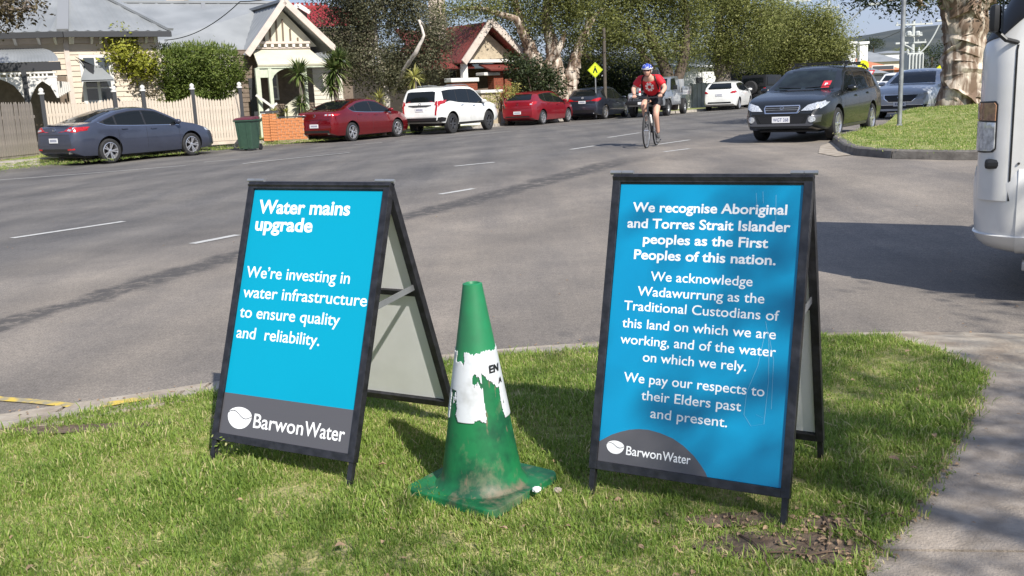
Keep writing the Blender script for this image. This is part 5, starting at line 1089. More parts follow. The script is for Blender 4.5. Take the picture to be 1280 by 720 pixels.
def diamond_sign(label, px, py, Y, half, ma, pole_z=0, sym='walk', kind='diamond', name='road_sign'):
    c = deep(px, py, Y); g = gz(c.x, c.y) + .1; t = thing(name, label, 'road sign', (c.x, c.y, g), 0, 'warning signs beside the road'); f = (CO - c); f.z = 0; f.normalize(); s_ = half * Y / FPX
    b = MB(MT['galv']); b.tube([(0, 0, 0), (0, 0, c.z - g + s_)], .03, 8); b.build('pole', t)
    c = c + f * .04; b = MB(MT[ma])
    if kind == 'diamond': disc(b, c, s_, 4, .01, f)
    elif kind == 'disc': disc(b, c, s_, 28, .01, f)
    elif kind == 'tri': disc(b, c, s_, 3, .01, f, rot=-math.pi / 2)
    b.build('sign_plate', t, world=True)
    if kind == 'diamond':
        q = MB(MT['ink']); a_ = f.cross(Vector((0, 0, 1))).normalized(); u_ = Vector((0, 0, 1)); co = [(0, 1), (1, 0), (0, -1), (-1, 0)]
        for i in range(4): (x0, y0), (x1, y1) = co[i], co[(i + 1) % 4]; q.raw([c + a_ * x * s_ * k + u_ * y * s_ * k + f * .0125 for x, y, k in ((x0, y0, .93), (x1, y1, .93), (x1, y1, .88), (x0, y0, .88))], [(0, 1, 2, 3)])
        q.build('border', t, world=True)
    if sym == 'walk': walker(t, c, s_ * .95, f)
    if sym == 'hump':
        b = MB(MT['ink']); a_ = f.cross(Vector((0, 0, 1))).normalized(); b.prism([(-.5, -.12), (-.3, -.1), (-.15, .12), (.15, .12), (.3, -.1), (.5, -.12)], lambda x, y: c + a_ * x * s_ + Vector((0, 0, y * s_)) + f * .02, lambda x, y: c + a_ * x * s_ + Vector((0, 0, y * s_)) + f * .011); b.build('pictogram', t, world=True)
    if sym == 'giveway': b = MB(MT['plate_white']); disc(b, c + f * .0103, s_ * .62, 3, .006, f, rot=-math.pi / 2); b.build('sign_face', t, world=True)
    return t, c, f, s_
diamond_sign('yellow diamond pedestrian crossing sign between the two paperbark trunks', 744, 87.5, 47, 9.3, 'sign_lime')
diamond_sign('round yellow pedestrian crossing sign above the orange diamond', 1079, 82, 62, 6.5, 'sign_yellow', kind='disc')
diamond_sign('orange diamond road hump sign beside the give way triangle', 1079, 92.5, 61.8, 7.2, 'sign_orange', sym='hump')
diamond_sign('red and white give way triangle facing the side road', 1088, 91, 61, 6.5, 'sign_red', sym='giveway', kind='tri')
diamond_sign('fragment of a lime yellow sign showing left of the big trunk', 1176, 85, 45, 5, 'sign_yellow', sym=None)
# crossing lamp post just right of the yellow sign
c = under(757, 47.5); t = thing('timber_post', 'dark timber post just right of the yellow crossing sign', 'pole', c); b = MB(MT['timber_pole']); b.tube([(0, 0, 0), (0, 0, 4.2)], [.09, .08], 10); b.build('shaft', t, smooth=40)
# lamps and power poles
def power_pole(label, px, ytop, Y, arms, r=.13, lean=0, extras=None, group='power poles along the road'):
    tp = deep(px, ytop, Y); g = gz(tp.x, tp.y); t = thing('power_pole', label, 'power pole', (tp.x, tp.y, g), 0, group); h = tp.z - g
    b = MB(MT['insulator']); b.tube([(0, 0, 0), (lean * h, 0, h)], [r, r * .75], 10); b.build('shaft', t, smooth=40)
    for dz, w in arms:
        b = MB(MT['insulator']); b.box((lean * h, -.12, h - dz), (w, .09, .11)); a = b.build('cross_arm', t)
        for k in (-.46, -.18, .18, .46): i = MB(MT['insulator']); i.lathe([(.03, 0), (.06, .02), (.035, .05), (.06, .08), (.03, .11), (.02, .16)], 8, Matrix.Translation((lean * h + k * w, -.12, h - dz + .055))); i.build('insulator', a)
    return t, h
power_pole('left one of the two power pole tops above the olive trees', 996, -2, 78, [(.2, 2.2), (1.0, 1.4)])
power_pole('right power pole top with a wide cross arm above the olive trees', 1036, -6, 74, [(.9, 1.5), (1.6, 2.3)])
t, h = power_pole('transformer pole with grey finned transformer and curved lamp arm', 1142, 26, 70, [(.25, 2.6), (1.0, 1.2), (1.5, 1.8)], r=.16)
b = MB(MT['insulator']); zt = h - 2.8
b.box((-.05, -.4, zt), (1.15, .6, 1.15)); b.build('transformer_tank', t, bevel=.04)
for k in range(5): b = MB(MT['insulator']); b.box((-.53 + k * .24, -.78, zt), (.07, .16, 1.0)); b.build('cooling_fin', t)
for k in (-.4, 0, .4): b = MB(MT['insulator']); b.lathe([(.07, 0), (.11, .06), (.06, .12), (.11, .18), (.06, .24), (.03, .4)], 8, Matrix.Translation((k - .1, -.4, zt + .57))); b.build('bushing', t)
def lamp(t, p0, p1, p2, r=.05):
    b = MB(MT['insulator']); b.tube(bez(p0, p2, (Vector(p1) - (Vector(p0) + Vector(p2)) / 2) , 10), r, 8); b.build('lamp_arm', t, world=True, smooth=40); b = MB(MT['insulator']); d = (Vector(p2) - Vector(p1)).normalized(); c = Vector(p2) + d * .3; b.box((c.x, c.y, c.z), (.75, .3, .13)); b.build('lamp_head', t, world=True, bevel=.04)
lamp(t, deep(1146, 68, 69.6), deep(1160, 62, 69.4), deep(1174, 31, 69.4)); lamp(t, deep(1141, 62, 69.5), deep(1136, 58, 69.5), deep(1130, 56, 69.5))
for x, y in ((1128, 58), (1136, 46), (1147, 46)): c = deep(x, y, 69.4); b = MB(MT['insulator']); b.lathe([(.12, 0), (.2, .1), (.2, .3), (.1, .4)], 8, Matrix.Translation(c)); b.build('fuse', t, world=True)
sl0 = under(1051, 66); t = thing('street_lamp', 'street lamp with a long raking arm above the end of the olive trees', 'street lamp', sl0); b = MB(MT['galv']); tp = deep(1051, 34, 66); b.tube([sl0, (sl0.x, sl0.y, tp.z)], [.12, .08], 10); b.build('shaft', t, world=True, smooth=40)
b = MB(MT['insulator']); b.tube([Vector((sl0.x, sl0.y, tp.z)), deep(1075, 14, 65.5), deep(1088, 6, 65)], .05, 8); b.build('lamp_arm', t, world=True, smooth=40); c = deep(1093, 5, 65); b = MB(MT['insulator']); b.box(c, (.9, .35, .15)); b.build('lamp_head', t, world=True, bevel=.04)
def cable(label, pts, r=.012, sag=.5):
    P = []; 
    for a, c in zip(pts, pts[1:]):
        a, c = Vector(a), Vector(c)
        for k in range(12): f = k / 12; P.append(a.lerp(c, f) - Vector((0, 0, sag * 4 * f * (1 - f))))
    P.append(Vector(pts[-1])); b = MB(MT['ink']); m0 = P[0].copy(); b.tube(P, r, 5); o = b.build('cable'); return tag(o, label, 'cable', 'overhead cables')
cable('thin service cable sloping up from the hedge end across the pale roof', [H1.P(u197 + .2, zg - .25, .1), deep(300, 2, 29), deep(480, -60, 22)], .014, .25)
cable('upper power cable running from pole to pole above the olive trees', [deep(996, 3, 78), deep(1036, -2, 74), deep(1200, -60, 40)], .02, .4)
cable('lower power cable from the transformer pole across the skyline', [deep(1030, 57, 110), deep(1142, 30, 70)], .02, .8)

# ------------------------------------------------------------------ wheelie bin
c = at(312, 188.5, .0); t = thing('wheelie_bin', 'dark green wheelie bin with burgundy lid at the kerb', 'bin', (c.x, c.y, gz(c.x, c.y)), R(-12))
b = MB(MT['bin_green']); pr = lambda s_, z: [(x * s_, y * s_, z) for x, y in ((-.27, -.30), (.27, -.30), (.28, .32), (-.28, .32))]
V = [(x * .82, y * .74, .06) for x, y, z in pr(1, 0)] + [(x, y, .93) for x, y, z in pr(1, 0)]; b.raw(V, [(3, 2, 1, 0), (4, 5, 6, 7), (0, 1, 5, 4), (1, 2, 6, 5), (2, 3, 7, 6), (3, 0, 4, 7)]); b.build('body', t, bevel=.018)
b = MB(MT['bin_green']); b.box((0, .01, .93), (.61, .68, .045)); b.build('rim', t, bevel=.012)
for k in (-.12, .12): b = MB(MT['bin_green']); b.raw([(k - .03, -.222, .1), (k + .03, -.222, .1), (k + .03, -.30, .86), (k - .03, -.30, .86), (k - .03, -.24, .1), (k + .03, -.24, .1), (k + .03, -.315, .86), (k - .03, -.315, .86)], [(4, 5, 6, 7), (0, 1, 5, 4), (3, 7, 6, 2), (0, 4, 7, 3), (1, 2, 6, 5)]); b.build('rib', t)
b = MB(MT['bin_lid']); V = [(-.30, -.34, .955), (.30, -.34, .955), (.30, .32, .965), (-.30, .32, .965), (-.24, -.28, 1.01), (.24, -.28, 1.01), (.24, .28, 1.05), (-.24, .28, 1.05)]; b.raw(V, [(3, 2, 1, 0), (4, 5, 6, 7), (0, 1, 5, 4), (1, 2, 6, 5), (2, 3, 7, 6), (3, 0, 4, 7)]); b.build('lid', t, bevel=.012)
b = MB(MT['bin_lid']); b.tube([(-.24, .37, .98), (.24, .37, .98)], .016, 8); b.build('handle', t)
for s_ in (-1, 1): b = MB(MT['rubber']); b.lathe([(.04, -.025), (.10, -.025), (.105, 0), (.10, .025), (.04, .025)], 18, Matrix.Translation((s_ * .25, .27, .105)) @ Matrix.Rotation(R(90), 4, 'Y')); b.build('wheel', t, smooth=40)

# ------------------------------------------------------------------ vehicles
def interp(P, x, sm=.0):
    def f(x):
        if x <= P[0][0]: return P[0][1]
        for a, b in zip(P, P[1:]):
            if x <= b[0]: return a[1] + (b[1] - a[1]) * (x - a[0]) / (b[0] - a[0])
        return P[-1][1]
    if not sm: return f(x)
    return sum(f(x + sm * k) for k in (-1, -.6, -.2, .2, .6, 1)) / 6
def car(sp, label, loc, rz, group=None):
    L_, Wd = sp['L'], sp['W']; hw = Wd / 2; sm = .05
    top = lambda x: interp(sp['top'], x, sm); belt = lambda x: min(interp(sp['belt'], x, sm), top(x) - .035); bot = lambda x: interp(sp['bot'], x, .03); plan = lambda x: hw * interp(sp['plan'], x, .04)
    x0, x1 = -L_ / 2, L_ / 2; xs = sorted(set([x0 + v for v in (0, .02, .05, .09, .14, .2, .28)] + [x1 - v for v in (0, .02, .05, .09, .14, .2, .28)] + list(np.linspace(x0 + .36, x1 - .36, 58))))
    tum = sp.get('tum', .34); rings = []
    for x in xs:
        w, zb, zs, zt = plan(x), bot(x), belt(x), top(x); g = zt - zs; w2 = w * .955; wt = w2 - tum * g; cr = .012 + .02 * min(1, g / .3)
        k = zs - zb; fl = sp.get('flare', 0)
        pts = [(0, zb), (.80 * w, zb), (.93 * w, zb + .02), (.972 * w, zb + .16 * k), (w * .998, zb + .38 * k), (w * 1.0, zb + .60 * k), (w * .988, zb + .80 * k), (w * .975, zb + .92 * k), (w2, zs), (w2 + (wt - w2) * .33 - .006, zs + g * .33), (w2 + (wt - w2) * .66 - .004, zs + g * .66), (wt + (.0), zs + g * .86), (wt * .955, zs + g * .955), (wt * .86, zt - .004), (wt * .5, zt + cr * .75), (0, zt + cr)]
        rings.append(pts)
    n = len(rings[0]); V = []; idx = []
    for x, r in zip(xs, rings):
        row = [(x, y, z) for y, z in r] + [(x, -y, z) for y, z in r[-2:0:-1]]; idx.append(len(V)); V += row
    m_ = 2 * n - 2; F = []
    for i in range(len(xs) - 1):
        for k in range(m_): F.append((idx[i] + k, idx[i] + (k + 1) % m_, idx[i + 1] + (k + 1) % m_, idx[i + 1] + k))
    F.append(tuple(range(m_ - 1, -1, -1))); F.append(tuple(idx[-1] + k for k in range(m_)))
    mats = [MT[sp['paint']], MT['black_plastic']]
    b = MB(mats); b.raw(V, F); bme = b.mesh('body', smooth=32)
    t = thing(sp['name'], label, sp.get('cat', 'car'), loc, rz, group)
    bvh = BVHTree.FromPolygons([v.co[:] for v in bme.vertices], [tuple(p.vertices) for p in bme.polygons])
    # wheel wells cut out of the body
    body = put('body', bme, t); wr, wx = sp['wr'], sp['wx']; cut = MB(mats)
    for x in wx:
        for s_ in (-1, 1): cut.lathe([(wr + sp.get('gap', .055), -.16), (wr + sp.get('gap', .055), .25)], 32, Matrix.Translation((x, s_ * (hw - .10), wr + .02)) @ Matrix.Rotation(R(90), 4, 'X'), 1)
    co_ = put('cut', cut.mesh('cut')); md = body.modifiers.new('b', 'BOOLEAN'); md.operation = 'DIFFERENCE'; md.object = co_; md.solver = 'EXACT'; par = body.parent; body.parent = None
    me = evalmesh(body, 'body'); body.modifiers.clear(); body.data = me; body.parent = par; bpy.data.objects.remove(co_); me.set_sharp_from_angle(angle=R(32))
    def hit(o_, d):
        h = bvh.ray_cast(Vector(o_), Vector(d)); return h[0], h[1]
    def decal(name, pts, axis, ma, off=.006, side=1, step=.07, parent=t, thick=.012, smooth=40):
        """a fitted part: outline in (x,z) for sides, (y,z) for front/rear, laid on the body with thickness"""
        P = []
        for i, a in enumerate(pts):
            c = pts[(i + 1) % len(pts)]; k = max(1, int(math.dist(a, c) / step)); P += [(a[0] + (c[0] - a[0]) * j / k, a[1] + (c[1] - a[1]) * j / k) for j in range(k)]
        G = [Vector(p) for p in P]; X = [p[0] for p in P]; Z = [p[1] for p in P]
        for x in np.arange(min(X) + step / 2, max(X), step):
            for z in np.arange(min(Z) + step / 2, max(Z), step):
                if inside(P, x, z): G.append(Vector((x, z)))
        nP = len(P)
        try: r = delaunay_2d_cdt(G, [(i, (i + 1) % nP) for i in range(nP)], [], 1, 1e-5)
        except Exception: return None
        V = []; ok = True; last = None
        for v in r[0]:
            if axis == 'side': h, nn = hit((v.x, side * 3, v.y), (0, -side, 0))
            elif axis == 'front': h, nn = hit((5, v.x, v.y), (-1, 0, 0))
            elif axis == 'top': h, nn = hit((v.x, v.y, 5), (0, 0, -1))
            else: h, nn = hit((-5, v.x, v.y), (1, 0, 0))
            if h is None: h, nn = (last if last else (Vector((0, 0, 0)), Vector((0, 0, 1))))
            last = (h, nn); V.append(h + nn * off)
            V[-1] = V[-1]
        b = MB(MT[ma]); F = [tuple(f) for f in r[2]]; nv = len(V); ax = {'side': Vector((0, -side, 0)), 'front': Vector((-1, 0, 0)), 'rear': Vector((1, 0, 0)), 'top': Vector((0, 0, -1))}[axis]
        # boundary rim
        from collections import Counter
        ec = Counter(); 
        for f in F:
            for i in range(len(f)): ec[tuple(sorted((f[i], f[(i + 1) % len(f)])))] += 1
        W_ = V + [v + ax * (thick + off) for v in V]; b.raw(W_, F + [(a, c, c + nv, a + nv) for (a, c), k in ec.items() if k == 1])
        return b.build(name, parent, smooth=smooth)
    # side glass
    for (xa, xb, low, up_) in sp['glass']:
        pass
    gx0, gx1 = sp['gx']; splits = sp['split']; lo = lambda x: belt(x) + .025; hi = lambda x: top(x) - sp.get('gtop', .095)
    cuts = [gx0] + list(splits) + [gx1]; rr = sp.get('rearpinch', 0)
    for s_ in (1, -1):
        for a, c in zip(cuts, cuts[1:]):
            a2, c2 = a + (.03 if a != gx0 else 0), c - (.03 if c != gx1 else 0); X = list(np.linspace(a2, c2, max(3, int((c2 - a2) / .09))))
            lw = [(x, lo(x) + (rr * max(0, 1 - (x - gx0) / .35) ** 2 if rr else 0)) for x in X]; upx = [(x, hi(x)) for x in X]
            lw = [p for p, q in zip(lw, upx) if q[1] - p[1] > .012]; upx = [q for q in upx if any(abs(q[0] - p[0]) < 1e-9 for p in lw)]
            if len(lw) < 2: continue
            decal('side_window', lw + upx[::-1], 'side', sp.get('gmat', 'glass'), .005, s_)
        X = list(np.linspace(gx0 - .03, gx1 + .03, 26)); lw = [(x, lo(x) - .022 + (rr * max(0, 1 - (x - gx0) / .35) ** 2 if rr else 0)) for x in X]; upx = [(x, max(hi(x) + .022, l_[1] + .01)) for x, l_ in zip(X, lw)]
        decal('window_trim', lw + upx[::-1], 'side', 'dark_trim', .0025, s_)
        if sp.get('chrome'):
            X = list(np.linspace(gx0 - .02, gx1, 20)); lw = [(x, lo(x) - .03 + (rr * max(0, 1 - (x - gx0) / .35) ** 2 if rr else 0)) for x in X]; decal('window_chrome', lw + [(x, z + .014) for x, z in lw[::-1]], 'side', 'chrome', .006, s_)
        for sx in sp.get('seams', []):
            z0_ = bot(sx) + .16; decal('door_seam', [(sx - .004, z0_), (sx + .004, z0_), (sx + .004 , lo(sx)), (sx - .004, lo(sx))], 'side', 'dark_trim', .0012, s_, thick=.004)
        for hx_ in sp.get('handles', []):
            hz_ = belt(hx_) - .10; o_ = decal('door_handle', [(hx_ - .09, hz_), (hx_ + .09, hz_ + .008), (hx_ + .09, hz_ + .034), (hx_ - .09, hz_ + .026)], 'side', sp.get('hmat', sp['paint']), .03, s_, thick=.0)
    if sp.get('fender'):                                                # dark wheel-arch lips
        for x in wx:
            for s_ in (1, -1):
                pr = [(wr + .05) , (wr + .095)]; o1 = [(x + pr[1] * math.cos(a), wr + .02 + pr[1] * math.sin(a)) for a in np.linspace(R(-8), R(188), 18)]; o2 = [(x + pr[0] * math.cos(a), wr + .02 + pr[0] * math.sin(a)) for a in np.linspace(R(188), R(-8), 18)]
                decal('arch_moulding', o1 + o2, 'side', sp['fender'], .018, s_, thick=.01)
    if sp.get('sill'):
        for s_ in (1, -1): decal('sill', [(wx[0] + wr + .09, bot(0) + .03), (wx[1] - wr - .09, bot(0) + .03), (wx[1] - wr - .09, bot(0) + .03 + sp['sill'][1]), (wx[0] + wr + .09, bot(0) + .03 + sp['sill'][1])], 'side', sp['sill'][0], .012, s_)
    for nm, axis, pts, ma, off in sp['decals']:
        mirror = nm.startswith('*'); nm = nm.lstrip('*')
        th_ = .012
        decal(nm, pts, axis, ma, off, 1, step=.06, thick=th_)
        if mirror:
            if axis == 'side': decal(nm, pts, axis, ma, off, -1, step=.06)
            else: decal(nm, [(-a, z) for a, z in pts[::-1]], axis, ma, off, 1, step=.06)
    # mirrors
    mx_ = sp.get('mirror', sp['gx'][1] - .12); mz = lo(mx_) + .07
    for s_ in (1, -1):
        y = plan(mx_) * .955 + .10; b = MB(MT[sp.get('mmat', sp['paint'])]); 
        mm = Matrix.Translation((mx_, s_ * y, mz)) @ Matrix.Diagonal((.075, .115, .068, 1)); b.lathe([(.02, -1), (.7, -.8), (.98, -.3), (1, .2), (.8, .7), (.3, .96), (.02, 1)], 14, mm); b.bar((mx_ + .02, s_ * (y - .16), mz - .06), (mx_, s_ * (y - .06), mz - .03), .05, .03); b.build('wing_mirror', t, smooth=50)
    # wheels
    for x in wx:
        for s_ in (1, -1):
            M_ = Matrix.Translation((x, s_ * (hw - .115), wr)) @ Matrix.Rotation(R(-90 * s_), 4, 'X'); ww = .105; ri = wr * sp.get('rimf', .70)
            b = MB(MT['rubber']); b.lathe([(ri, -ww), (wr - .03, -ww), (wr - .004, -ww + .02), (wr, -.04), (wr, .04), (wr - .004, ww - .02), (wr - .03, ww), (ri + .01, ww), (ri, ww - .012)], 36, M_, closed=True)
            for k in range(3): pass
            wo_ = b.build('wheel', t, smooth=35)
            b = MB([MT[sp['rim']], MT['black_plastic']]); b.lathe([(ri - .002, -.05), (ri + .004, ww - .01), (ri - .014, ww - .004), (ri - .022, ww - .03), (ri - .03, -.04)], 32, M_, closed=True); b.lathe([(ri * .98, -.01), (ri * .98, .0)], 24, M_, 1)
            b.lathe([(.052, .0), (.052, ww - .03), (.03, ww - .018)], 14, M_)
            ns, sw, tw = sp['spokes']
            for k in range(ns):
                for j in range(tw):
                    a = 2 * math.pi * k / ns + (j - (tw - 1) / 2) * .20; d = Vector((math.cos(a), math.sin(a), 0)); c = 2 * math.pi * k / ns + (j - (tw - 1) / 2) * .34; e = Vector((math.cos(c), math.sin(c), 0))
                    b.bar(M_ @ (d * .035 + Vector((0, 0, ww - .035))), M_ @ (e * (ri - .012) + Vector((0, 0, ww - .028))), sw, .022, 0, up=M_.to_3x3() @ Vector((0, 0, 1)))
            b.build('rim', wo_, smooth=35)
    if sp.get('rails'):
        for s_ in (1, -1):
            ra, rb = sp['rails']; P = [Vector((x, s_ * (plan(x) * .955 - tum * (top(x) - belt(x))) * .93, top(x) + (.055 if ra + .05 < x < rb - .05 else .0))) for x in np.linspace(ra, rb, 9)]; b = MB(MT[sp.get('railm', 'galv')]); b.tube(P, .017, 8); b.build('roof_rail', t, smooth=40)
        for x in sp.get('bars', []):
            b = MB(MT['black_plastic']); w = plan(x) * .7; b.bar((x, -w, top(x) + .10), (x, w, top(x) + .10), .05, .025); 
            for s_ in (1, -1): b.box((x, s_ * (w - .06), top(x) + .07), (.1, .07, .07))
            b.build('roof_bar', t)
    b = MB(MT['black_plastic']); b.box((0, 0, bot(0) + .03), (L_ * .8, Wd * .7, .1)); b.build('underbody', t)
    for y in sp.get('exhaust', []): b = MB(MT['chrome']); b.tube([(x0 + .25, y, bot(x0) + .0), (x0 - .01, y, bot(x0) + .0)], .032, 12); b.build('exhaust', t, smooth=40)
    def plate(x, z, txt=None, w=.37, tilt=0, front=False):
        h, nn = hit((5 if front else -5, 0, z), (-1 if front else 1, 0, 0)); s_ = 1 if front else -1; px_ = (h.x if h else x) + s_ * .016
        b = MB(MT['plate_white']); b.box((px_, 0, z), (.008, w, .125)); po = b.build('number_plate', t, bevel=.002)
        if txt: Mx = Matrix(((0, 0, s_, px_ + s_ * .0045), (s_, 0, 0, -s_ * w * .43), (0, 1, 0, z - .035), (0, 0, 0, 1))); text_on(txt, po, 'plate_ink', 0, 0, w * .86, Mx, .01, .07)
        else:
            b = MB(MT['plate_ink']); 
            for k in range(6): b.box((px_ + s_ * .0045, (k - 2.5) * w * .13, z), (.002, w * .07, .06))
            b.build('plate_characters', po)
    for z, txt, fr in sp.get('plates', []): plate(0, z, txt, front=fr)
    b = None
    if sp.get('badge'):
        z, fr, r_, ma = sp['badge']; h, nn = hit((5 if fr else -5, 0, z), (-1 if fr else 1, 0, 0)); q = (nn or Vector((1, 0, 0))); Mq = Matrix.Translation(h + q * .01) @ q.to_track_quat('Z', 'Y').to_matrix().to_4x4() @ Matrix.Diagonal((1.25, 1, 1, 1)); b = MB(MT[ma]); b.lathe([(r_, 0), (r_, .008), (r_ * .8, .009), (r_ * .8, 0)], 20, Mq, closed=True)
        if sp.get('wing'): b.raw([Mq @ Vector(p) for p in ((-r_ * .7, r_ * .4, .006), (0, -r_ * .2, .008), (r_ * .7, r_ * .4, .006), (0, -r_ * .55, .006))], [(0, 3, 1), (1, 3, 2)])
        b.build('badge', t)
    return t, dict(top=top, belt=belt, bot=bot, plan=plan, decal=decal, hit=hit)
PL_STD = [(-2.5, .70), (-2.36, .80), (-2.3, .88), (-2.15, .95), (-1.7, .985), (-1, 1), (1.1, 1), (1.7, .985), (2.05, .94), (2.25, .86), (2.34, .76), (2.5, .66)]
def sc(P, L_, ref): k = L_ / ref; return [(x * k, z) for x, z in P]
def place(px, py, L_, W_, wx, wheel='rear', side=-1, ang=TH):
    """location of a car from the road point under one wheel; side=-1 right-hand wheels"""
    p = at(px, py); f = Vector((math.sin(ang), math.cos(ang), 0)); r = Vector((f.y, -f.x, 0)); x = wx[0] if wheel == 'rear' else wx[1]
    c = p - f * x - r * (W_ / 2 - .10) * (1 if side == -1 else -1); c.z = gz(c.x, c.y); return c, math.pi / 2 - ang
# slate sedan
sp = dict(name='parked_sedan', L=4.74, W=1.795, paint='paint_slate', wr=.325, wx=(-1.33, 1.395), rim='alloy', spokes=(5, .032, 2), glass=[], tum=.40, chrome=1, rearpinch=.10,
    top=[(-2.37, .70), (-2.34, .92), (-2.26, 1.02), (-2.0, 1.065), (-1.75, 1.09), (-1.35, 1.235), (-.9, 1.375), (-.45, 1.435), (-.05, 1.44), (.35, 1.40), (.75, 1.22), (1.18, 1.0), (1.6, .93), (2.0, .82), (2.25, .70), (2.37, .50)],
    belt=[(-2.37, .9), (-1.6, 1.01), (-.5, .955), (.9, .915), (1.5, .85), (2.3, .6)], bot=[(-2.37, .34), (-2.1, .22), (-1, .19), (1, .19), (2.1, .20), (2.37, .26)], plan=sc(PL_STD, 4.74, 4.72),
    gx=(-1.62, 1.02), split=(-1.05, -.12), seams=(-1.02, -.12, .98), handles=(-.82, .12),
    decals=[('rear_window', 'rear', [(-.50, 1.11), (.50, 1.11), (.60, 1.13), (.50, 1.365), (.35, 1.385), (-.35, 1.385), (-.50, 1.365), (-.60, 1.13)], 'glass', .005), ('windscreen', 'front', [(-.66, 1.04), (.66, 1.04), (.52, 1.36), (-.52, 1.36)], 'glass', .005),
            ('*tail_light', 'rear', [(.42, .90), (.80, .86), (.845, .90), (.82, .99), (.62, 1.0)], 'lamp_red', .010), ('*tail_light', 'side', [(-2.34, .87), (-2.06, .90), (-1.84, .98), (-2.0, .985), (-2.30, .965)], 'lamp_red', .012), ('*reversing_lamp', 'rear', [(.56, .905), (.70, .885), (.72, .93), (.60, .95)], 'lamp_clear', .016), ('*reflector', 'rear', [(.55, .40), (.76, .41), (.76, .45), (.55, .44)], 'lamp_red', .008),
            ('boot_seam', 'rear', [(-.70, .80), (.70, .80), (.70, .808), (-.70, .808)], 'dark_trim', .002), ('lower_valance', 'rear', [(-.62, .355), (.62, .355), (.6, .44), (-.6, .44)], 'black_plastic', .006), ('boot_spoiler', 'rear', [(-.6, 1.035), (.6, 1.035), (.56, 1.055), (-.56, 1.055)], 'paint_slate', .03),
            ('*headlamp', 'front', [(.45, .66), (.80, .70), (.78, .78), (.5, .74)], 'lamp_clear', .01), ('grille', 'front', [(-.4, .5), (.4, .5), (.36, .66), (-.36, .66)], 'black_plastic', .01), ('mudflap', 'side', [(-1.76, .28), (-1.71, .28), (-1.70, .46), (-1.75, .46)], 'black_plastic', .01)],
    exhaust=(-.62,), plates=[(.66, None, False)], badge=(.93, False, .05, 'chrome'), wing=1)
loc, rz = place(138.3, 204.5, 4.74, 1.795, sp['wx'], ang=.56); car(sp, 'slate grey sedan parked nearest, in front of the cream picket fence', loc, rz, 'cars parked along the far kerb')
# ruby sedan
sp = dict(name='parked_sedan', L=4.66, W=1.797, paint='paint_ruby', wr=.325, wx=(-1.34, 1.385), rim='alloy', spokes=(5, .030, 2), glass=[], tum=.42, chrome=1, rearpinch=.16,
    top=[(-2.33, .68), (-2.30, .94), (-2.22, 1.045), (-2.0, 1.075), (-1.75, 1.10), (-1.3, 1.25), (-.85, 1.385), (-.4, 1.435), (0, 1.44), (.35, 1.395), (.75, 1.21), (1.15, 1.0), (1.6, .95), (2.0, .84), (2.22, .70), (2.33, .50)],
    belt=[(-2.33, .92), (-1.6, 1.04), (-.5, .975), (.9, .93), (1.5, .86), (2.3, .6)], bot=[(-2.33, .32), (-2.1, .22), (-1, .19), (1, .19), (2.1, .20), (2.33, .26)], plan=sc(PL_STD, 4.66, 4.72),
    gx=(-1.50, 1.0), split=(-1.08, -.15), seams=(-1.05, -.15, .95), handles=(-.85, .08),
    decals=[('rear_window', 'rear', [(-.52, 1.12), (.52, 1.12), (.62, 1.14), (.50, 1.375), (.35, 1.39), (-.35, 1.39), (-.50, 1.375), (-.62, 1.14)], 'glass', .005), ('windscreen', 'front', [(-.66, 1.04), (.66, 1.04), (.52, 1.36), (-.52, 1.36)], 'glass', .005),
            ('*tail_light', 'rear', [(.40, .90), (.80, .90), (.84, .96), (.5, .985)], 'lamp_red', .012), ('*tail_light', 'side', [(-2.30, .90), (-2.10, .905), (-1.92, .96), (-2.1, .975), (-2.27, .965)], 'lamp_red', .012), ('*lamp_ring', 'rear', [(.46, .915), (.55, .915), (.55, .965), (.46, .965)], 'lamp_clear', .018), ('*lamp_ring', 'rear', [(.62, .915), (.71, .915), (.71, .965), (.62, .965)], 'lamp_clear', .018),
            ('boot_seam', 'rear', [(-.72, .78), (.72, .78), (.72, .788), (-.72, .788)], 'dark_trim', .002), ('lower_valance', 'rear', [(-.66, .34), (.66, .34), (.62, .43), (-.62, .43)], 'black_plastic', .008), ('*headlamp', 'front', [(.45, .66), (.80, .70), (.78, .76), (.5, .72)], 'lamp_clear', .01), ('grille', 'front', [(-.5, .4), (.5, .4), (.42, .66), (-.42, .66)], 'black_plastic', .01)],
    exhaust=(-.60, .60), plates=[(.58, None, False)], badge=(.92, False, .05, 'chrome'), wing=1)
loc, rz = place(440, 176.9, 4.66, 1.797, sp['wx'], ang=.50); car(sp, 'glossy ruby red sedan parked between the wheelie bin and the white four-wheel drive', loc, rz, 'cars parked along the far kerb')
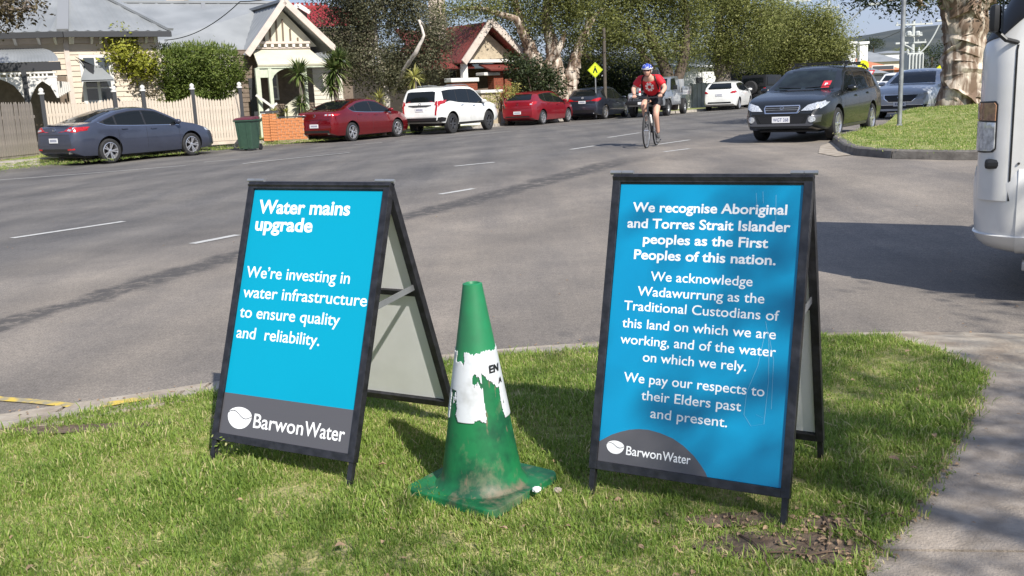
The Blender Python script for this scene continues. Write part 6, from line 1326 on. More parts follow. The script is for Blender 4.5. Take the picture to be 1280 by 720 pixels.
# white four-wheel drive
sp = dict(name='parked_four_wheel_drive', L=4.785, W=1.815, paint='paint_white', wr=.385, gap=.07, wx=(-1.46, 1.34), rim='alloy_dark', spokes=(6, .045, 1), glass=[], tum=.22, rearpinch=0, gtop=.13, rimf=.62, cat='four-wheel drive',
    top=[(-2.39, .75), (-2.37, 1.10), (-2.33, 1.25), (-2.18, 1.62), (-2.05, 1.72), (-1.6, 1.765), (-.6, 1.79), (.2, 1.77), (.5, 1.68), (.9, 1.36), (1.15, 1.17), (1.6, 1.12), (2.1, 1.03), (2.3, .92), (2.39, .65)],
    belt=[(-2.39, 1.1), (-1.6, 1.24), (-.9, 1.16), (.9, 1.07), (1.6, 1.0), (2.3, .8)], bot=[(-2.39, .52), (-2.1, .42), (-1, .33), (1, .33), (2.0, .36), (2.39, .42)], plan=[(-2.4, .84), (-2.34, .93), (-2.15, .98), (-1.6, 1), (1.4, 1), (1.9, .97), (2.2, .90), (2.34, .80), (2.4, .7)],
    gx=(-1.95, 1.02), split=(-1.05, -.12), seams=(-1.0, -.12, .95), handles=(-.75, .14), hmat='chrome', mirror=.85,
    decals=[('rear_window', 'rear', [(-.66, 1.22), (.66, 1.22), (.62, 1.58), (.5, 1.61), (-.5, 1.61), (-.62, 1.58)], 'glass', .006), ('windscreen', 'front', [(-.70, 1.22), (.70, 1.22), (.58, 1.66), (-.58, 1.66)], 'glass', .005),
            ('*tail_light', 'rear', [(.68, .74), (.74, .72), (.79, 1.05), (.86, 1.16), (.84, 1.28), (.70, 1.24), (.66, 1.12), (.72, 1.08)], 'lamp_red', .012), ('*tail_light', 'side', [(-2.33, 1.02), (-2.22, 1.14), (-1.98, 1.20), (-2.12, 1.27), (-2.32, 1.25)], 'lamp_red', .012),
            ('tailgate_trim', 'rear', [(-.52, 1.085), (-.3, 1.04), (.3, 1.04), (.52, 1.085), (.5, 1.11), (-.5, 1.11)], 'alloy_dark', .014), ('rear_bumper', 'rear', [(-.72, .50), (.72, .50), (.74, .64), (-.74, .64)], 'black_plastic', .02), ('tailgate_seam', 'rear', [(-.7, .66), (.7, .66), (.7, .668), (-.7, .668)], 'dark_trim', .003),
            ('*bumper_side', 'side', [(-2.36, .47), (-1.96, .50), (-1.93, .62), (-2.2, .66), (-2.37, .65)], 'black_plastic', .012), ('*headlamp', 'front', [(.5, .8), (.82, .85), (.8, .95), (.5, .93)], 'lamp_clear', .01), ('grille', 'front', [(-.5, .6), (.5, .6), (.45, .92), (-.45, .92)], 'chrome', .01)],
    rails=(-1.7, .15), plates=[(.94, None, False)], badge=(1.15, False, .045, 'chrome'), sill=('black_plastic', .06))
loc, rz = place(565, 166.9, 4.785, 1.815, sp['wx'], ang=.50); car(sp, 'white four-wheel drive with tall red tail lights between two red cars', loc, rz, 'cars parked along the far kerb')
# red hatchback
HB = dict(top=[(-2.16, .72), (-2.14, .95), (-2.08, 1.05), (-1.9, 1.2), (-1.62, 1.37), (-1.4, 1.42), (-.8, 1.465), (-.1, 1.475), (.2, 1.43), (.65, 1.22), (1.08, 1.0), (1.5, .94), (1.9, .83), (2.08, .72), (2.16, .5)],
    belt=[(-2.16, .96), (-1.6, 1.06), (-.5, .97), (.9, .92), (1.5, .86), (2.1, .62)], bot=[(-2.16, .34), (-1.9, .22), (-1, .19), (1, .19), (1.9, .21), (2.16, .27)], plan=[(-2.18, .78), (-2.1, .88), (-1.95, .95), (-1.5, .99), (-1, 1), (1, 1), (1.5, .985), (1.85, .94), (2.05, .86), (2.14, .74), (2.2, .66)])
sp = dict(name='parked_hatchback', L=4.3, W=1.78, paint='paint_red', wr=.315, wx=(-1.32, 1.33), rim='alloy', spokes=(7, .038, 1), glass=[], tum=.36, chrome=0, rearpinch=.1, **HB, gx=(-1.5, .95), split=(-1.02, -.12), seams=(-1.0, -.12, .92), handles=(-.8, .12),
    decals=[('rear_window', 'rear', [(-.55, 1.10), (.55, 1.10), (.62, 1.13), (.50, 1.36), (-.50, 1.36), (-.62, 1.13)], 'glass', .006), ('windscreen', 'front', [(-.66, 1.05), (.66, 1.05), (.52, 1.38), (-.52, 1.38)], 'glass', .005), ('*tail_light', 'rear', [(.50, .88), (.76, .86), (.83, .92), (.80, 1.03), (.66, 1.0)], 'lamp_red', .012), ('*tail_light', 'side', [(-2.12, .88), (-1.95, .93), (-1.78, 1.02), (-1.95, 1.04), (-2.08, 1.02)], 'lamp_red', .012), ('*reversing_lamp', 'rear', [(.62, .90), (.72, .895), (.74, .94), (.64, .95)], 'lamp_clear', .018),
            ('lower_valance', 'rear', [(-.62, .36), (.62, .36), (.58, .42), (-.58, .42)], 'black_plastic', .006), ('tailgate_seam', 'rear', [(-.66, .72), (.66, .72), (.66, .728), (-.66, .728)], 'dark_trim', .002), ('*headlamp', 'front', [(.45, .66), (.80, .72), (.78, .80), (.5, .76)], 'lamp_clear', .01), ('grille', 'front', [(-.4, .45), (.4, .45), (.36, .6), (-.36, .6)], 'black_plastic', .01)], plates=[(.56, None, False)], badge=(.93, False, .05, 'chrome'))
loc, rz = place(677.7, 155.8, 4.3, 1.78, sp['wx'], ang=.50); car(sp, 'bright red hatchback parked just behind the white four-wheel drive', loc, rz, 'cars parked along the far kerb')
HT = dict(HB); HT['top'] = [(x, z * (1 if z < .9 else 1) + max(0, (z - .9)) * .14) for x, z in HB['top']]
sp = dict(name='parked_hatchback', L=4.34, W=1.80, paint='paint_navy', wr=.335, wx=(-1.33, 1.34), rim='alloy', spokes=(5, .035, 2), glass=[], tum=.32, chrome=0, rearpinch=.1, **HT, gx=(-1.6, 1.0), split=(-1.05, -.12), seams=(-1.0, -.12, .92), handles=(-.8, .12),
    decals=[('rear_window', 'rear', [(-.55, 1.16), (.55, 1.16), (.62, 1.18), (.52, 1.44), (-.52, 1.44), (-.62, 1.18)], 'glass', .006), ('windscreen', 'front', [(-.66, 1.05), (.66, 1.05), (.52, 1.42), (-.52, 1.42)], 'glass', .005), ('*tail_light', 'rear', [(.42, .92), (.78, .88), (.84, .95), (.80, 1.04), (.60, 1.0)], 'lamp_red', .012), ('*tail_light', 'side', [(-2.14, .90), (-1.95, .93), (-1.75, 1.03), (-1.95, 1.05), (-2.10, 1.04)], 'lamp_red', .012),
            ('lower_valance', 'rear', [(-.66, .36), (.66, .36), (.62, .50), (-.62, .50)], 'black_plastic', .006), ('tailgate_seam', 'rear', [(-.66, .70), (.66, .70), (.66, .708), (-.66, .708)], 'dark_trim', .002), ('*headlamp', 'front', [(.45, .66), (.80, .72), (.78, .80), (.5, .76)], 'lamp_clear', .01), ('grille', 'front', [(-.4, .45), (.4, .45), (.36, .6), (-.36, .6)], 'black_plastic', .01)], plates=[(.86, None, False)], badge=(1.06, False, .04, 'plate_white'), exhaust=(-.6,))
loc, rz = place(755.7, 149, 4.34, 1.8, sp['wx'], ang=.50); car(sp, 'dark navy hatchback parked ahead of the red hatchback', loc, rz, 'cars parked along the far kerb')
sp = dict(name='parked_hatchback', L=4.25, W=1.76, paint='paint_white', wr=.305, wx=(-1.28, 1.3), rim='alloy', spokes=(7, .038, 1), glass=[], tum=.36, chrome=0, rearpinch=.1, **HB, gx=(-1.5, .95), split=(-1.02, -.12), seams=(-1.0, -.12), handles=(-.8, .12),
    decals=[('rear_window', 'rear', [(-.55, 1.08), (.55, 1.08), (.62, 1.12), (.50, 1.38), (-.50, 1.38), (-.62, 1.12)], 'glass', .008), ('windscreen', 'front', [(-.66, 1.05), (.66, 1.05), (.52, 1.38), (-.52, 1.38)], 'glass', .005), ('*tail_light', 'rear', [(.56, .88), (.78, .86), (.83, .92), (.80, 1.0), (.66, .97)], 'lamp_red', .012), ('lower_valance', 'rear', [(-.62, .36), (.62, .36), (.58, .44), (-.58, .44)], 'black_plastic', .006), ('*headlamp', 'front', [(.45, .66), (.80, .72), (.78, .80), (.5, .76)], 'lamp_clear', .01)], plates=[(.80, None, False)])
loc, rz = place(922.5, 136.5, 4.25, 1.76, sp['wx'], ang=.46); car(sp, 'white hatchback parked furthest up, left of the black wagon', loc, rz, 'cars parked along the far kerb')
# black wagon coming towards us
sp = dict(name='black_wagon', L=4.80, W=1.77, paint='paint_black', wr=.335, gap=.06, wx=(-1.30, 1.37), rim='alloy', spokes=(6, .04, 1), glass=[], tum=.40, gtop=.10, rearpinch=.05,
    top=[(-2.40, .75), (-2.37, .98), (-2.28, 1.08), (-1.98, 1.34), (-1.80, 1.43), (-1.4, 1.50), (-.5, 1.525), (.0, 1.52), (.3, 1.47), (.7, 1.25), (1.05, 1.04), (1.4, 1.00), (1.9, .92), (2.2, .84), (2.34, .72), (2.40, .55)],
    belt=[(-2.4, .98), (-1.6, 1.04), (-.5, .985), (.9, .95), (1.5, .90), (2.1, .82), (2.35, .7)], bot=[(-2.40, .36), (-2.1, .26), (-1, .22), (1, .22), (2.1, .24), (2.40, .30)], plan=sc(PL_STD, 4.8, 4.72),
    gx=(-1.85, .92), split=(-1.15, -.18), seams=(-1.1, -.18, .9), handles=(-.9, .05), mirror=.72,
    decals=[('rear_window', 'rear', [(-.55, 1.1), (.55, 1.1), (.5, 1.4), (-.5, 1.4)], 'glass', .006), ('windscreen', 'front', [(-.64, 1.065), (-.3, 1.055), (.3, 1.055), (.64, 1.065), (.52, 1.44), (.3, 1.46), (-.3, 1.46), (-.52, 1.44)], 'glass_tint', .006),
            ('*headlamp', 'front', [(.40, .64), (.62, .645), (.80, .72), (.83, .80), (.70, .80), (.52, .75)], 'lamp_clear', .014), ('*headlamp', 'side', [(2.02, .76), (2.26, .68), (2.33, .72), (2.24, .80), (2.05, .83)], 'lamp_clear', .012), ('grille_surround', 'front', [(-.34, .60), (.34, .60), (.38, .70), (.36, .755), (-.36, .755), (-.38, .70)], 'chrome', .012), ('grille', 'front', [(-.32, .615), (.32, .615), (.355, .70), (.345, .735), (-.345, .735), (-.355, .70)], 'black_plastic', .018),
            ('grille_bar', 'front', [(-.34, .655), (.34, .655), (.34, .662), (-.34, .662)], 'galv', .024), ('grille_bar', 'front', [(-.35, .692), (.35, .692), (.35, .699), (-.35, .699)], 'galv', .024),
            ('lower_intake', 'front', [(-.42, .40), (.42, .40), (.50, .53), (-.50, .53)], 'black_plastic', .010), ('bumper_lip', 'front', [(-.62, .345), (.62, .345), (.66, .39), (-.66, .39)], 'alloy_dark', .02), ('*fog_surround', 'front', [(.50, .38), (.76, .42), (.78, .56), (.56, .55)], 'alloy_dark', .010), ('*fog_lamp', 'front', [(.62 + .062 * math.cos(a), .475 + .062 * math.sin(a)) for a in np.linspace(0, 2 * math.pi, 14)[:-1]], 'lamp_clear', .022),
            ('learner_plate', 'front', [(.38, 1.075), (.54, 1.075), (.54, 1.215), (.38, 1.215)], 'sign_red', .010), ('bonnet_scoop', 'top', [(1.1, -.28), (1.28, -.30), (1.28, .30), (1.1, .28)], 'black_plastic', .012), ('*wiper', 'front', [(.05, 1.075), (.55, 1.10), (.55, 1.112), (.05, 1.09)], 'black_plastic', .02)],
    fender=None, sill=('alloy_dark', .05), rails=(-1.75, .02), railm='black_plastic', bars=(-1.15, -.25), plates=[(.475, 'WGT 268', True)], badge=(.70, True, .035, 'chrome'), wing=1, mmat='paint_black')
p1, p2 = at(1042.5, 174.7), at(1080.8, 166.7); d = (p1 - p2); ang = math.atan2(d.x, d.y); f = Vector((math.sin(ang), math.cos(ang), 0)); lft = Vector((-f.y, f.x, 0)); c = p1 - f * 1.37 - lft * (1.77 / 2 - .1); c.z = gz(c.x, c.y)
tw_, q = car(sp, 'black wagon with roof bars and red P plate driving towards the viewer', (c.x, c.y, c.z), math.pi / 2 - ang)
for o in tw_.children:
    if o.name.startswith('learner_plate'):
        h, nn = q['hit']((5, .46, 1.145), (-1, 0, 0)); nn = Vector(nn); yy = Vector((0, 1, 0)); zz = nn.cross(yy).normalized(); Mx = Matrix(((yy.x, zz.x, nn.x, h.x), (yy.y, zz.y, nn.y, h.y), (yy.z, zz.z, nn.z, h.z), (0, 0, 0, 1))); 
        if zz.z < 0: Mx = Matrix(((yy.x, -zz.x, nn.x, h.x), (yy.y, -zz.y, nn.y, h.y), (yy.z, -zz.z, nn.z, h.z), (0, 0, 0, 1)))
        text_on('P', o, 'plate_white', -.03, -.045, .06, Mx, .06, .09, pos=.014)
# silver sedan half hidden by the trunk
sp = dict(name='silver_sedan', L=4.86, W=1.84, paint='paint_steel', wr=.335, wx=(-1.38, 1.44), rim='alloy', spokes=(8, .03, 2), glass=[], tum=.40, rearpinch=.1,
    top=[(-2.43, .70), (-2.40, .98), (-2.3, 1.06), (-2.0, 1.10), (-1.75, 1.13), (-1.3, 1.27), (-.85, 1.39), (-.4, 1.45), (0, 1.455), (.35, 1.41), (.75, 1.23), (1.15, 1.02), (1.6, .98), (2.1, .90), (2.32, .80), (2.43, .55)],
    belt=[(-2.43, .92), (-1.6, 1.04), (-.5, .975), (.9, .94), (1.5, .90), (2.2, .80), (2.4, .65)], bot=[(-2.43, .32), (-2.1, .22), (-1, .19), (1, .19), (2.1, .20), (2.43, .24)], plan=sc(PL_STD, 4.86, 4.72), gx=(-1.5, 1.0), split=(-1.08, -.15), seams=(-1.05, -.15, .95), handles=(-.85, .08), mirror=.86,
    decals=[('rear_window', 'rear', [(-.52, 1.15), (.52, 1.15), (.5, 1.375), (-.5, 1.375)], 'glass', .005), ('windscreen', 'front', [(-.68, 1.05), (.68, 1.05), (.54, 1.385), (-.54, 1.385)], 'glass', .006),
            ('*headlamp', 'front', [(.50, .66), (.78, .72), (.86, .79), (.80, .80), (.54, .73)], 'lamp_clear', .014), ('*headlamp', 'side', [(2.05, .76), (2.28, .70), (2.32, .74), (2.1, .81)], 'lamp_clear', .01), ('grille_surround', 'front', [(-.48, .60), (-.34, .49), (.34, .49), (.48, .60), (.50, .72), (-.50, .72)], 'chrome', .010), ('grille', 'front', [(-.45, .61), (-.32, .51), (.32, .51), (.45, .61), (.47, .70), (-.47, .70)], 'black_plastic', .016), ('lower_intake', 'front', [(-.66, .30), (.66, .30), (.76, .40), (-.76, .40)], 'black_plastic', .012), ('bumper_blade', 'front', [(-.80, .405), (.80, .405), (.82, .42), (-.82, .42)], 'chrome', .014)],
    plates=[(.44, None, True)], badge=(.63, True, .06, 'chrome'), wing=1)
p = deep(1150, 142, 31.5); ang2 = TH + math.pi + .10; car(sp, 'silver sedan facing us, half hidden behind the paperbark trunk', (p.x, p.y, gz(p.x, p.y)), math.pi / 2 - ang2)
# silver utility behind the cyclist, facing us
def ute():
    p = under(824, 47.5, 0); ang = TH + math.pi - .12; t = thing('utility_truck', 'silver-grey tray-back utility parked facing us behind the cyclist', 'utility', (p.x, p.y, p.z), math.pi / 2 - ang, 'cars parked along the far kerb')
    def bx(nm, c, d, ma, bev=.02, par=t): b = MB(MT[ma]); b.box(c, d); return b.build(nm, par, bevel=bev, smooth=40)
    b = MB(MT['paint_silver']); pr = [(2.4, .62), (2.42, 1.0), (2.3, 1.12), (1.2, 1.20), (.62, 1.78), (.4, 1.84), (-.75, 1.86), (-.92, 1.80), (-.98, 1.15), (-.98, .5), (2.3, .5)]; b.prism(pr, lambda x, z: (x, -.84 + (.13 if z > 1.3 else 0), z), lambda x, z: (x, .84 - (.13 if z > 1.3 else 0), z)); b.build('cab', t, bevel=.03, smooth=35)
    for s_ in (-1, 1):
        b = MB(MT['glass']); b.prism([(.98, 1.22), (.56, 1.72), (-.1, 1.76), (-.1, 1.22)], lambda x, z: (x, s_ * (.87 - (z - 1.2) * .22), z), lambda x, z: (x, s_ * (.83 - (z - 1.2) * .22), z)); b.build('side_window', t)
        bx('headlamp', (2.41, s_ * .66, .96), (.06, .24, .17), 'lamp_clear', .015); bx('guard', (1.62, s_ * .86, .86), (.95, .12, .12), 'paint_silver', .03); bx('wing_mirror', (.85, s_ * 1.02, 1.32), (.1, .2, .2), 'black_plastic')
    b = MB(MT['glass']); b.prism([(-.66, 1.24), (.66, 1.24), (.60, 1.74), (-.60, 1.74)], lambda y, z: (1.22 - (z - 1.2) * 1.035 + .03, y, z), lambda y, z: (1.22 - (z - 1.2) * 1.035 - .02, y, z)); b.build('windscreen', t)
    g_ = bx('grille', (2.43, 0, .96), (.04, .96, .2), 'black_plastic', .01)
    for k in range(3): bx('grille_bar', (2.455, 0, .90 + k * .06), (.02, .92, .018), 'galv', .004, g_)
    bb = bx('bull_bar', (2.55, 0, .68), (.2, 1.75, .2), 'black_plastic', .04); b = MB(MT['black_plastic']); b.tube([(2.58, -.6, .7), (2.6, -.5, 1.12), (2.6, .5, 1.12), (2.58, .6, .7)], .035, 8); b.build('hoop', bb, smooth=40); bx('number_plate', (2.66, -.1, .66), (.01, .37, .12), 'plate_white', .002)
    bx('tray', (-1.85, 0, 1.0), (1.75, 1.85, .1), 'paint_silver', .01)
    for c, d in (((-1.85, .92, 1.2), (1.75, .03, .32)), ((-1.85, -.92, 1.2), (1.75, .03, .32)), ((-2.72, 0, 1.2), (.03, 1.85, .32))): bx('tray_side', c, d, 'paint_silver', .005)
    bx('toolbox', (-1.3, 0, 1.38), (.55, 1.7, .65), 'corrugate_grey', .02); bx('chassis', (-.2, 0, .55), (4.6, .8, .16), 'black_plastic', .01)
    for x in (-1.55, 1.62):
        for s_ in (-1, 1):
            M_ = Matrix.Translation((x, s_ * .80, .39)) @ Matrix.Rotation(R(-90 * s_), 4, 'X'); b = MB(MT['rubber']); b.lathe([(.22, -.12), (.36, -.12), (.39, -.08), (.39, .08), (.36, .12), (.22, .12)], 28, M_, closed=True); w_ = b.build('wheel', t, smooth=35); b = MB(MT['galv']); b.lathe([(.225, -.05), (.225, .09), (.19, .08), (.15, .03), (.06, .05), (.05, .10), (.001, .10)], 20, M_); b.build('rim', w_, smooth=35)
            if x > 0: b = MB(MT['black_plastic']); a = [(x + .46 * math.cos(q), .40 + .46 * math.sin(q)) for q in np.linspace(0, math.pi, 12)]; a2 = [(x + .41 * math.cos(q), .40 + .41 * math.sin(q)) for q in np.linspace(math.pi, 0, 12)]; b.prism(a + a2, lambda x_, z: (x_, s_ * .94, z), lambda x_, z: (x_, s_ * .7, z)); b.build('wheel_arch', t)
ute()
def jeep():
    p = under(958, 56, 0); ang = TH + .15; t = thing('black_jeep', 'black jeep with exposed spare wheel behind the black wagon bonnet', 'four-wheel drive', (p.x, p.y, p.z), math.pi / 2 - ang)
    def bx(nm, c, d, ma, bev=.02): b = MB(MT[ma]); b.box(c, d); return b.build(nm, t, bevel=bev, smooth=40)
    bx('body', (0, 0, .85), (3.6, 1.6, .55), 'paint_black', .05); b = MB(MT['black_plastic']); b.prism([(-1.75, 1.1), (.6, 1.1), (.3, 1.72), (-1.65, 1.75)], lambda x, z: (x, -.74, z), lambda x, z: (x, .74, z)); b.build('soft_top', t, bevel=.04, smooth=35)
    for s_ in (-1, 1): b = MB(MT['glass']); b.prism([(-1.5, 1.2), (-.5, 1.2), (-.5, 1.6), (-1.5, 1.62)], lambda x, z: (x, s_ * .757, z), lambda x, z: (x, s_ * .73, z)); b.build('side_window', t)
    bx('rear_window', (-1.72, 0, 1.42), (.03, 1.2, .36), 'glass', .01); bx('rear_bumper', (-1.9, 0, .62), (.14, 1.6, .16), 'black_plastic')
    for s_ in (-1, 1): bx('tail_light', (-1.82, s_ * .72, .95), (.05, .12, .2), 'lamp_red', .01)
    for M_, nm in [(Matrix.Translation((-1.95, .05, 1.05)) @ Matrix.Rotation(R(90), 4, 'Y'), 'spare_wheel')] + [(Matrix.Translation((x, s_ * .74, .39)) @ Matrix.Rotation(R(90), 4, 'X'), 'wheel') for x in (-1.2, 1.25) for s_ in (-1, 1)]:
        b = MB(MT['rubber']); b.lathe([(.2, -.12), (.36, -.12), (.39, -.07), (.39, .07), (.36, .12), (.2, .12)], 26, M_, closed=True); w_ = b.build(nm, t, smooth=35); b = MB(MT['alloy_dark']); b.lathe([(.205, -.08), (.205, .08), (.1, .04), (.05, .09)], 18, M_); b.build('rim', w_, smooth=35)
jeep()
sp2 = dict(sp); 
p = under(1117, 66, 0); sp3 = dict(name='distant_car', L=4.4, W=1.78, paint='paint_white', wr=.32, wx=(-1.3, 1.33), rim='alloy', spokes=(5, .05, 1), glass=[], tum=.34, **{k: HT[k] for k in HT}, gx=(-1.5, .95), split=(-.12,), decals=[('windscreen', 'front', [(-.66, 1.05), (.66, 1.05), (.52, 1.42), (-.52, 1.42)], 'glass', .005), ('grille', 'front', [(-.5, .5), (.5, .5), (.45, .68), (-.45, .68)], 'black_plastic', .01)])
car(sp3, 'distant white car far down the road beside the steel pole', (p.x, p.y, gz(p.x, p.y)), math.pi / 2 - (TH + math.pi))

# ------------------------------------------------------------------ the truck at the right edge
def truck():
    tf = Vector((-.866, .50, 0)); tl = Vector((-.50, -.866, 0))                    # heading, its left (towards us)
    c0 = Vector((2.815, 5.72, 0)); cen = c0 - tl * 1.0 - tf * 0; cen.z = 0
    t = thing('white_truck', 'white light truck with amber corner lamp at the right edge of the frame', 'truck', cen, math.atan2(tf.y, tf.x))
    # local: x forward, y left; front face near x = 0, left face at y = 1.0
    def shell(name, prof, y0, y1, ma, r=.10, par=t, side_taper=0):
        b = MB(MT[ma]); b.prism(prof, lambda x, z: (x, y0, z), lambda x, z: (x, y1, z)); return b.build(name, par, bevel=r, smooth=45)
    cab = [(.02, .86), (.03, 1.10), (-.01, 1.42), (-.42, 2.20), (-.60, 2.28), (-1.75, 2.28), (-1.75, .86)]
    b = MB([MT['truck_white']]); V = []; rows = [(0, 0.0), (.10, .03), (.2, .10), (.27, .2), (.30, .34)]
    # rounded corners in plan: rings of constant height
    zs = [.62, .70, .80, .95, 1.10, 1.25, 1.40, 1.49, 1.53, 1.58, 1.66, 1.80, 2.0, 2.15, 2.23, 2.26]; 
    def front(z): return .03 - max(0, z - 1.51) * .50 - max(0, z - 2.1) * .9
    def halfw(z): return 1.0 - max(0, z - 1.45) * .10 - max(0, z - 2.12) * .5
    n = 0; F = []
    for z in zs:
        ring = []; r = .20; fx, w = front(z), halfw(z)
        for k in range(9): a = R(90 - k * 90 / 8); ring.append((fx - r + r * math.cos(a), (w - r) + r * math.sin(a), z))
        ring += [(fx, w - r - (2 * (w - r)) * k / 8, z) for k in range(1, 8)]
        for k in range(9): a = R(-k * 90 / 8); ring.append((fx - r + r * math.cos(a), -(w - r) + r * math.sin(a), z))
        ring += [(-1.75, -w, z), (-1.75, w, z)]; n = len(ring); V += ring
    for i in range(len(zs) - 1):
        for k in range(n): F.append((i * n + k, i * n + (k + 1) % n, (i + 1) * n + (k + 1) % n, (i + 1) * n + k))
    F += [tuple(range(n)), tuple(range((len(zs) - 1) * n, len(zs) * n))]; b.raw(V, F); cb = b.build('cab', t, smooth=50)
    me = cb.data; bvh = BVHTree.FromPolygons([v.co[:] for v in me.vertices], [tuple(p.vertices) for p in me.polygons])
    def wrap(name, pts, ma, off, par=t, th=.012):
        """pts in (s, z): s = distance round the corner from the front, measured as angle-wise direction"""
        P = []
        for i, a in enumerate(pts):
            c = pts[(i + 1) % len(pts)]; k = max(1, int(math.dist(a, c) / .03)); P += [(a[0] + (c[0] - a[0]) * j / k, a[1] + (c[1] - a[1]) * j / k) for j in range(k)]
        G = [Vector(p) for p in P]
        for x in np.arange(min(p[0] for p in P) + .015, max(p[0] for p in P), .03):
            for z in np.arange(min(p[1] for p in P) + .015, max(p[1] for p in P), .03):
                if inside(P, x, z): G.append(Vector((x, z)))
        r_ = delaunay_2d_cdt(G, [(i, (i + 1) % len(P)) for i in range(len(P))], [], 1, 1e-5); V = []
        for v in r_[0]:
            x = v.x                                         # x <= 0 along the left side, x > 0 wraps the corner onto the front
            if x <= -.2: o_, d = Vector((x, 3, v.y)), Vector((0, -1, 0))
            else: a = min(1.0, (x + .2) / .31) * math.pi / 2; cx = Vector((-.2 + front(v.y), halfw(v.y) - .2, v.y)); d = -Vector((math.sin(a), math.cos(a), 0)); o_ = cx - d * 2
            h, nn, _, _ = bvh.ray_cast(o_, d)
            if h is None: h, nn = Vector((x, 1, v.y)), Vector((0, 1, 0))
            if nn.dot(d) > 0: nn = -nn
            V.append((h, nn))
        from collections import Counter
        ec = Counter(); Fx = [tuple(f) for f in r_[2]]
        for f in Fx:
            for i in range(len(f)): ec[tuple(sorted((f[i], f[(i + 1) % len(f)])))] += 1
        m_ = len(V); b = MB(MT[ma]); b.raw([h + nn * off for h, nn in V] + [h - nn * th for h, nn in V], Fx + [(a, c, c + m_, a + m_) for (a, c), k in ec.items() if k == 1]); return b.build(name, par, smooth=50)
    sur = wrap('lamp_surround', [(-.085, .905), (-.02, .90), (.10, .90), (.10, 1.20), (-.09, 1.205), (-.105, 1.185), (-.105, .925)], 'dark_trim', .004)
    wrap('indicator_lamp', [(-.095, 1.09), (.09, 1.095), (.09, 1.192), (-.085, 1.195), (-.097, 1.18)], 'lamp_amber', .012, sur); wrap('corner_lamp', [(-.08, .913), (.09, .910), (.09, 1.085), (-.096, 1.08), (-.097, .93)], 'lamp_clear', .012, sur)
    wrap('door_seam', [(-.195, .62), (-.184, .62), (-.184, 1.52), (-.195, 1.52)], 'ink', .003)
    wrap('side_window', [(-1.5, 1.55), (-.30, 1.50), (-.28, 1.62), (-.50, 2.08), (-1.5, 2.12)], 'glass', .006)
    wrap('windscreen_corner', [(-.17, 1.72), (-.07, 1.57), (.10, 1.54), (.10, 2.0), (-.14, 2.1)], 'black_plastic', .006)
    b = MB(MT['glass']); b.prism([(-.76, 1.56), (.76, 1.56), (.68, 2.12), (-.68, 2.12)], lambda y, z: (front(z) + .012, y, z), lambda y, z: (front(z) - .02, y, z)); b.build('windscreen', t)
    # bumper, wrapped round the corner
    b = MB([MT['truck_white'], MT['black_plastic']]); V = []; F = []; zz = [.285, .295, .32, .36, .405, .412, .46, .58, .72, .805, .83]; oo = [-.16, -.09, -.04, -.008, .012, .0, .006, .014, .018, .006, -.02]
    for z, o_ in zip(zz, oo):
        ring = []; r = .30; fx, w = .035 + o_, 1.0 + o_; xe = -.205 - (.0 if z > .3 else (.3 - z) * .1)
        ring.append((xe, w, z)); 
        for k in range(11): a = R(90 - k * 9); ring.append((fx - r + r * math.cos(a), (w - r) + r * math.sin(a), z))
        ring += [(fx, w - r - 2 * (w - r) * k / 6, z) for k in range(1, 6)]
        for k in range(11): a = R(-k * 9); ring.append((fx - r + r * math.cos(a), -(w - r) + r * math.sin(a), z))
        ring.append((xe, -w, z)); n = len(ring); V += ring
    for i in range(len(zz) - 1):
        for k in range(n - 1): F.append((i * n + k, i * n + k + 1, (i + 1) * n + k + 1, (i + 1) * n + k))
    nv = len(V); V2 = [(x * .97 - .02, y * .965, z) for x, y, z in V]; F2 = [tuple(i + nv for i in f[::-1]) for f in F]; F3 = [(k, k + 1, nv + k + 1, nv + k) for k in range(n - 1)] + [((len(zz) - 1) * n + k + 1, (len(zz) - 1) * n + k, nv + (len(zz) - 1) * n + k, nv + (len(zz) - 1) * n + k + 1) for k in range(n - 1)] + [(i * n, (i + 1) * n, nv + (i + 1) * n, nv + i * n) for i in range(len(zz) - 1)] + [(i * n + n - 1, (i + 1) * n + n - 1, nv + (i + 1) * n + n - 1, nv + i * n + n - 1) for i in range(len(zz) - 1)]
    b.raw(V + V2, F + F2 + F3); b.build('bumper', t, smooth=40)
    b = MB(MT['black_plastic']); b.box((-.11, .875, .836), (.18, .22, .06)); b.build('bumper_gap_trim', t, bevel=.02)
    b = MB(MT['truck_white']); b.box((-.42, .88, .47), (.28, .10, .32)); b.build('step_panel', t, bevel=.015); b = MB(MT['galv']); b.box((-.41, .92, .235), (.32, .20, .05)); b.build('step', t, bevel=.006); b = MB(MT['galv']); b.box((-.42, .90, .17), (.28, .18, .03)); b.build('step_bracket', t, bevel=.004); b = MB(MT['galv']); b.box((-.42, .94, .43), (.26, .12, .035)); b.build('step', t, bevel=.006)
    for s_ in (1, -1):
        b = MB(MT['black_plastic']); b.box((-.04, s_ * 1.04, 1.67), (.06, .11, .16)); b.build('wing_mirror', t, bevel=.04, smooth=45); b = MB(MT['black_plastic']); b.tube([(-.2, s_ * .95, 1.52), (-.10, s_ * 1.03, 1.55), (-.05, s_ * 1.03, 1.60)], .014, 8); b.build('mirror_arm', t)
        b = MB(MT['glass']); b.box((-.078, s_ * 1.04, 1.67), (.006, .10, .16)); b.build('mirror_glass', t)
    b = MB(MT['truck_white']); b.box((-3.6, 0, 1.52), (3.5, 2.0, 1.3)); b.build('cargo_box', t, bevel=.02); b = MB(MT['black_plastic']); b.box((-2.6, 0, .68), (5, .8, .2)); b.build('chassis', t)
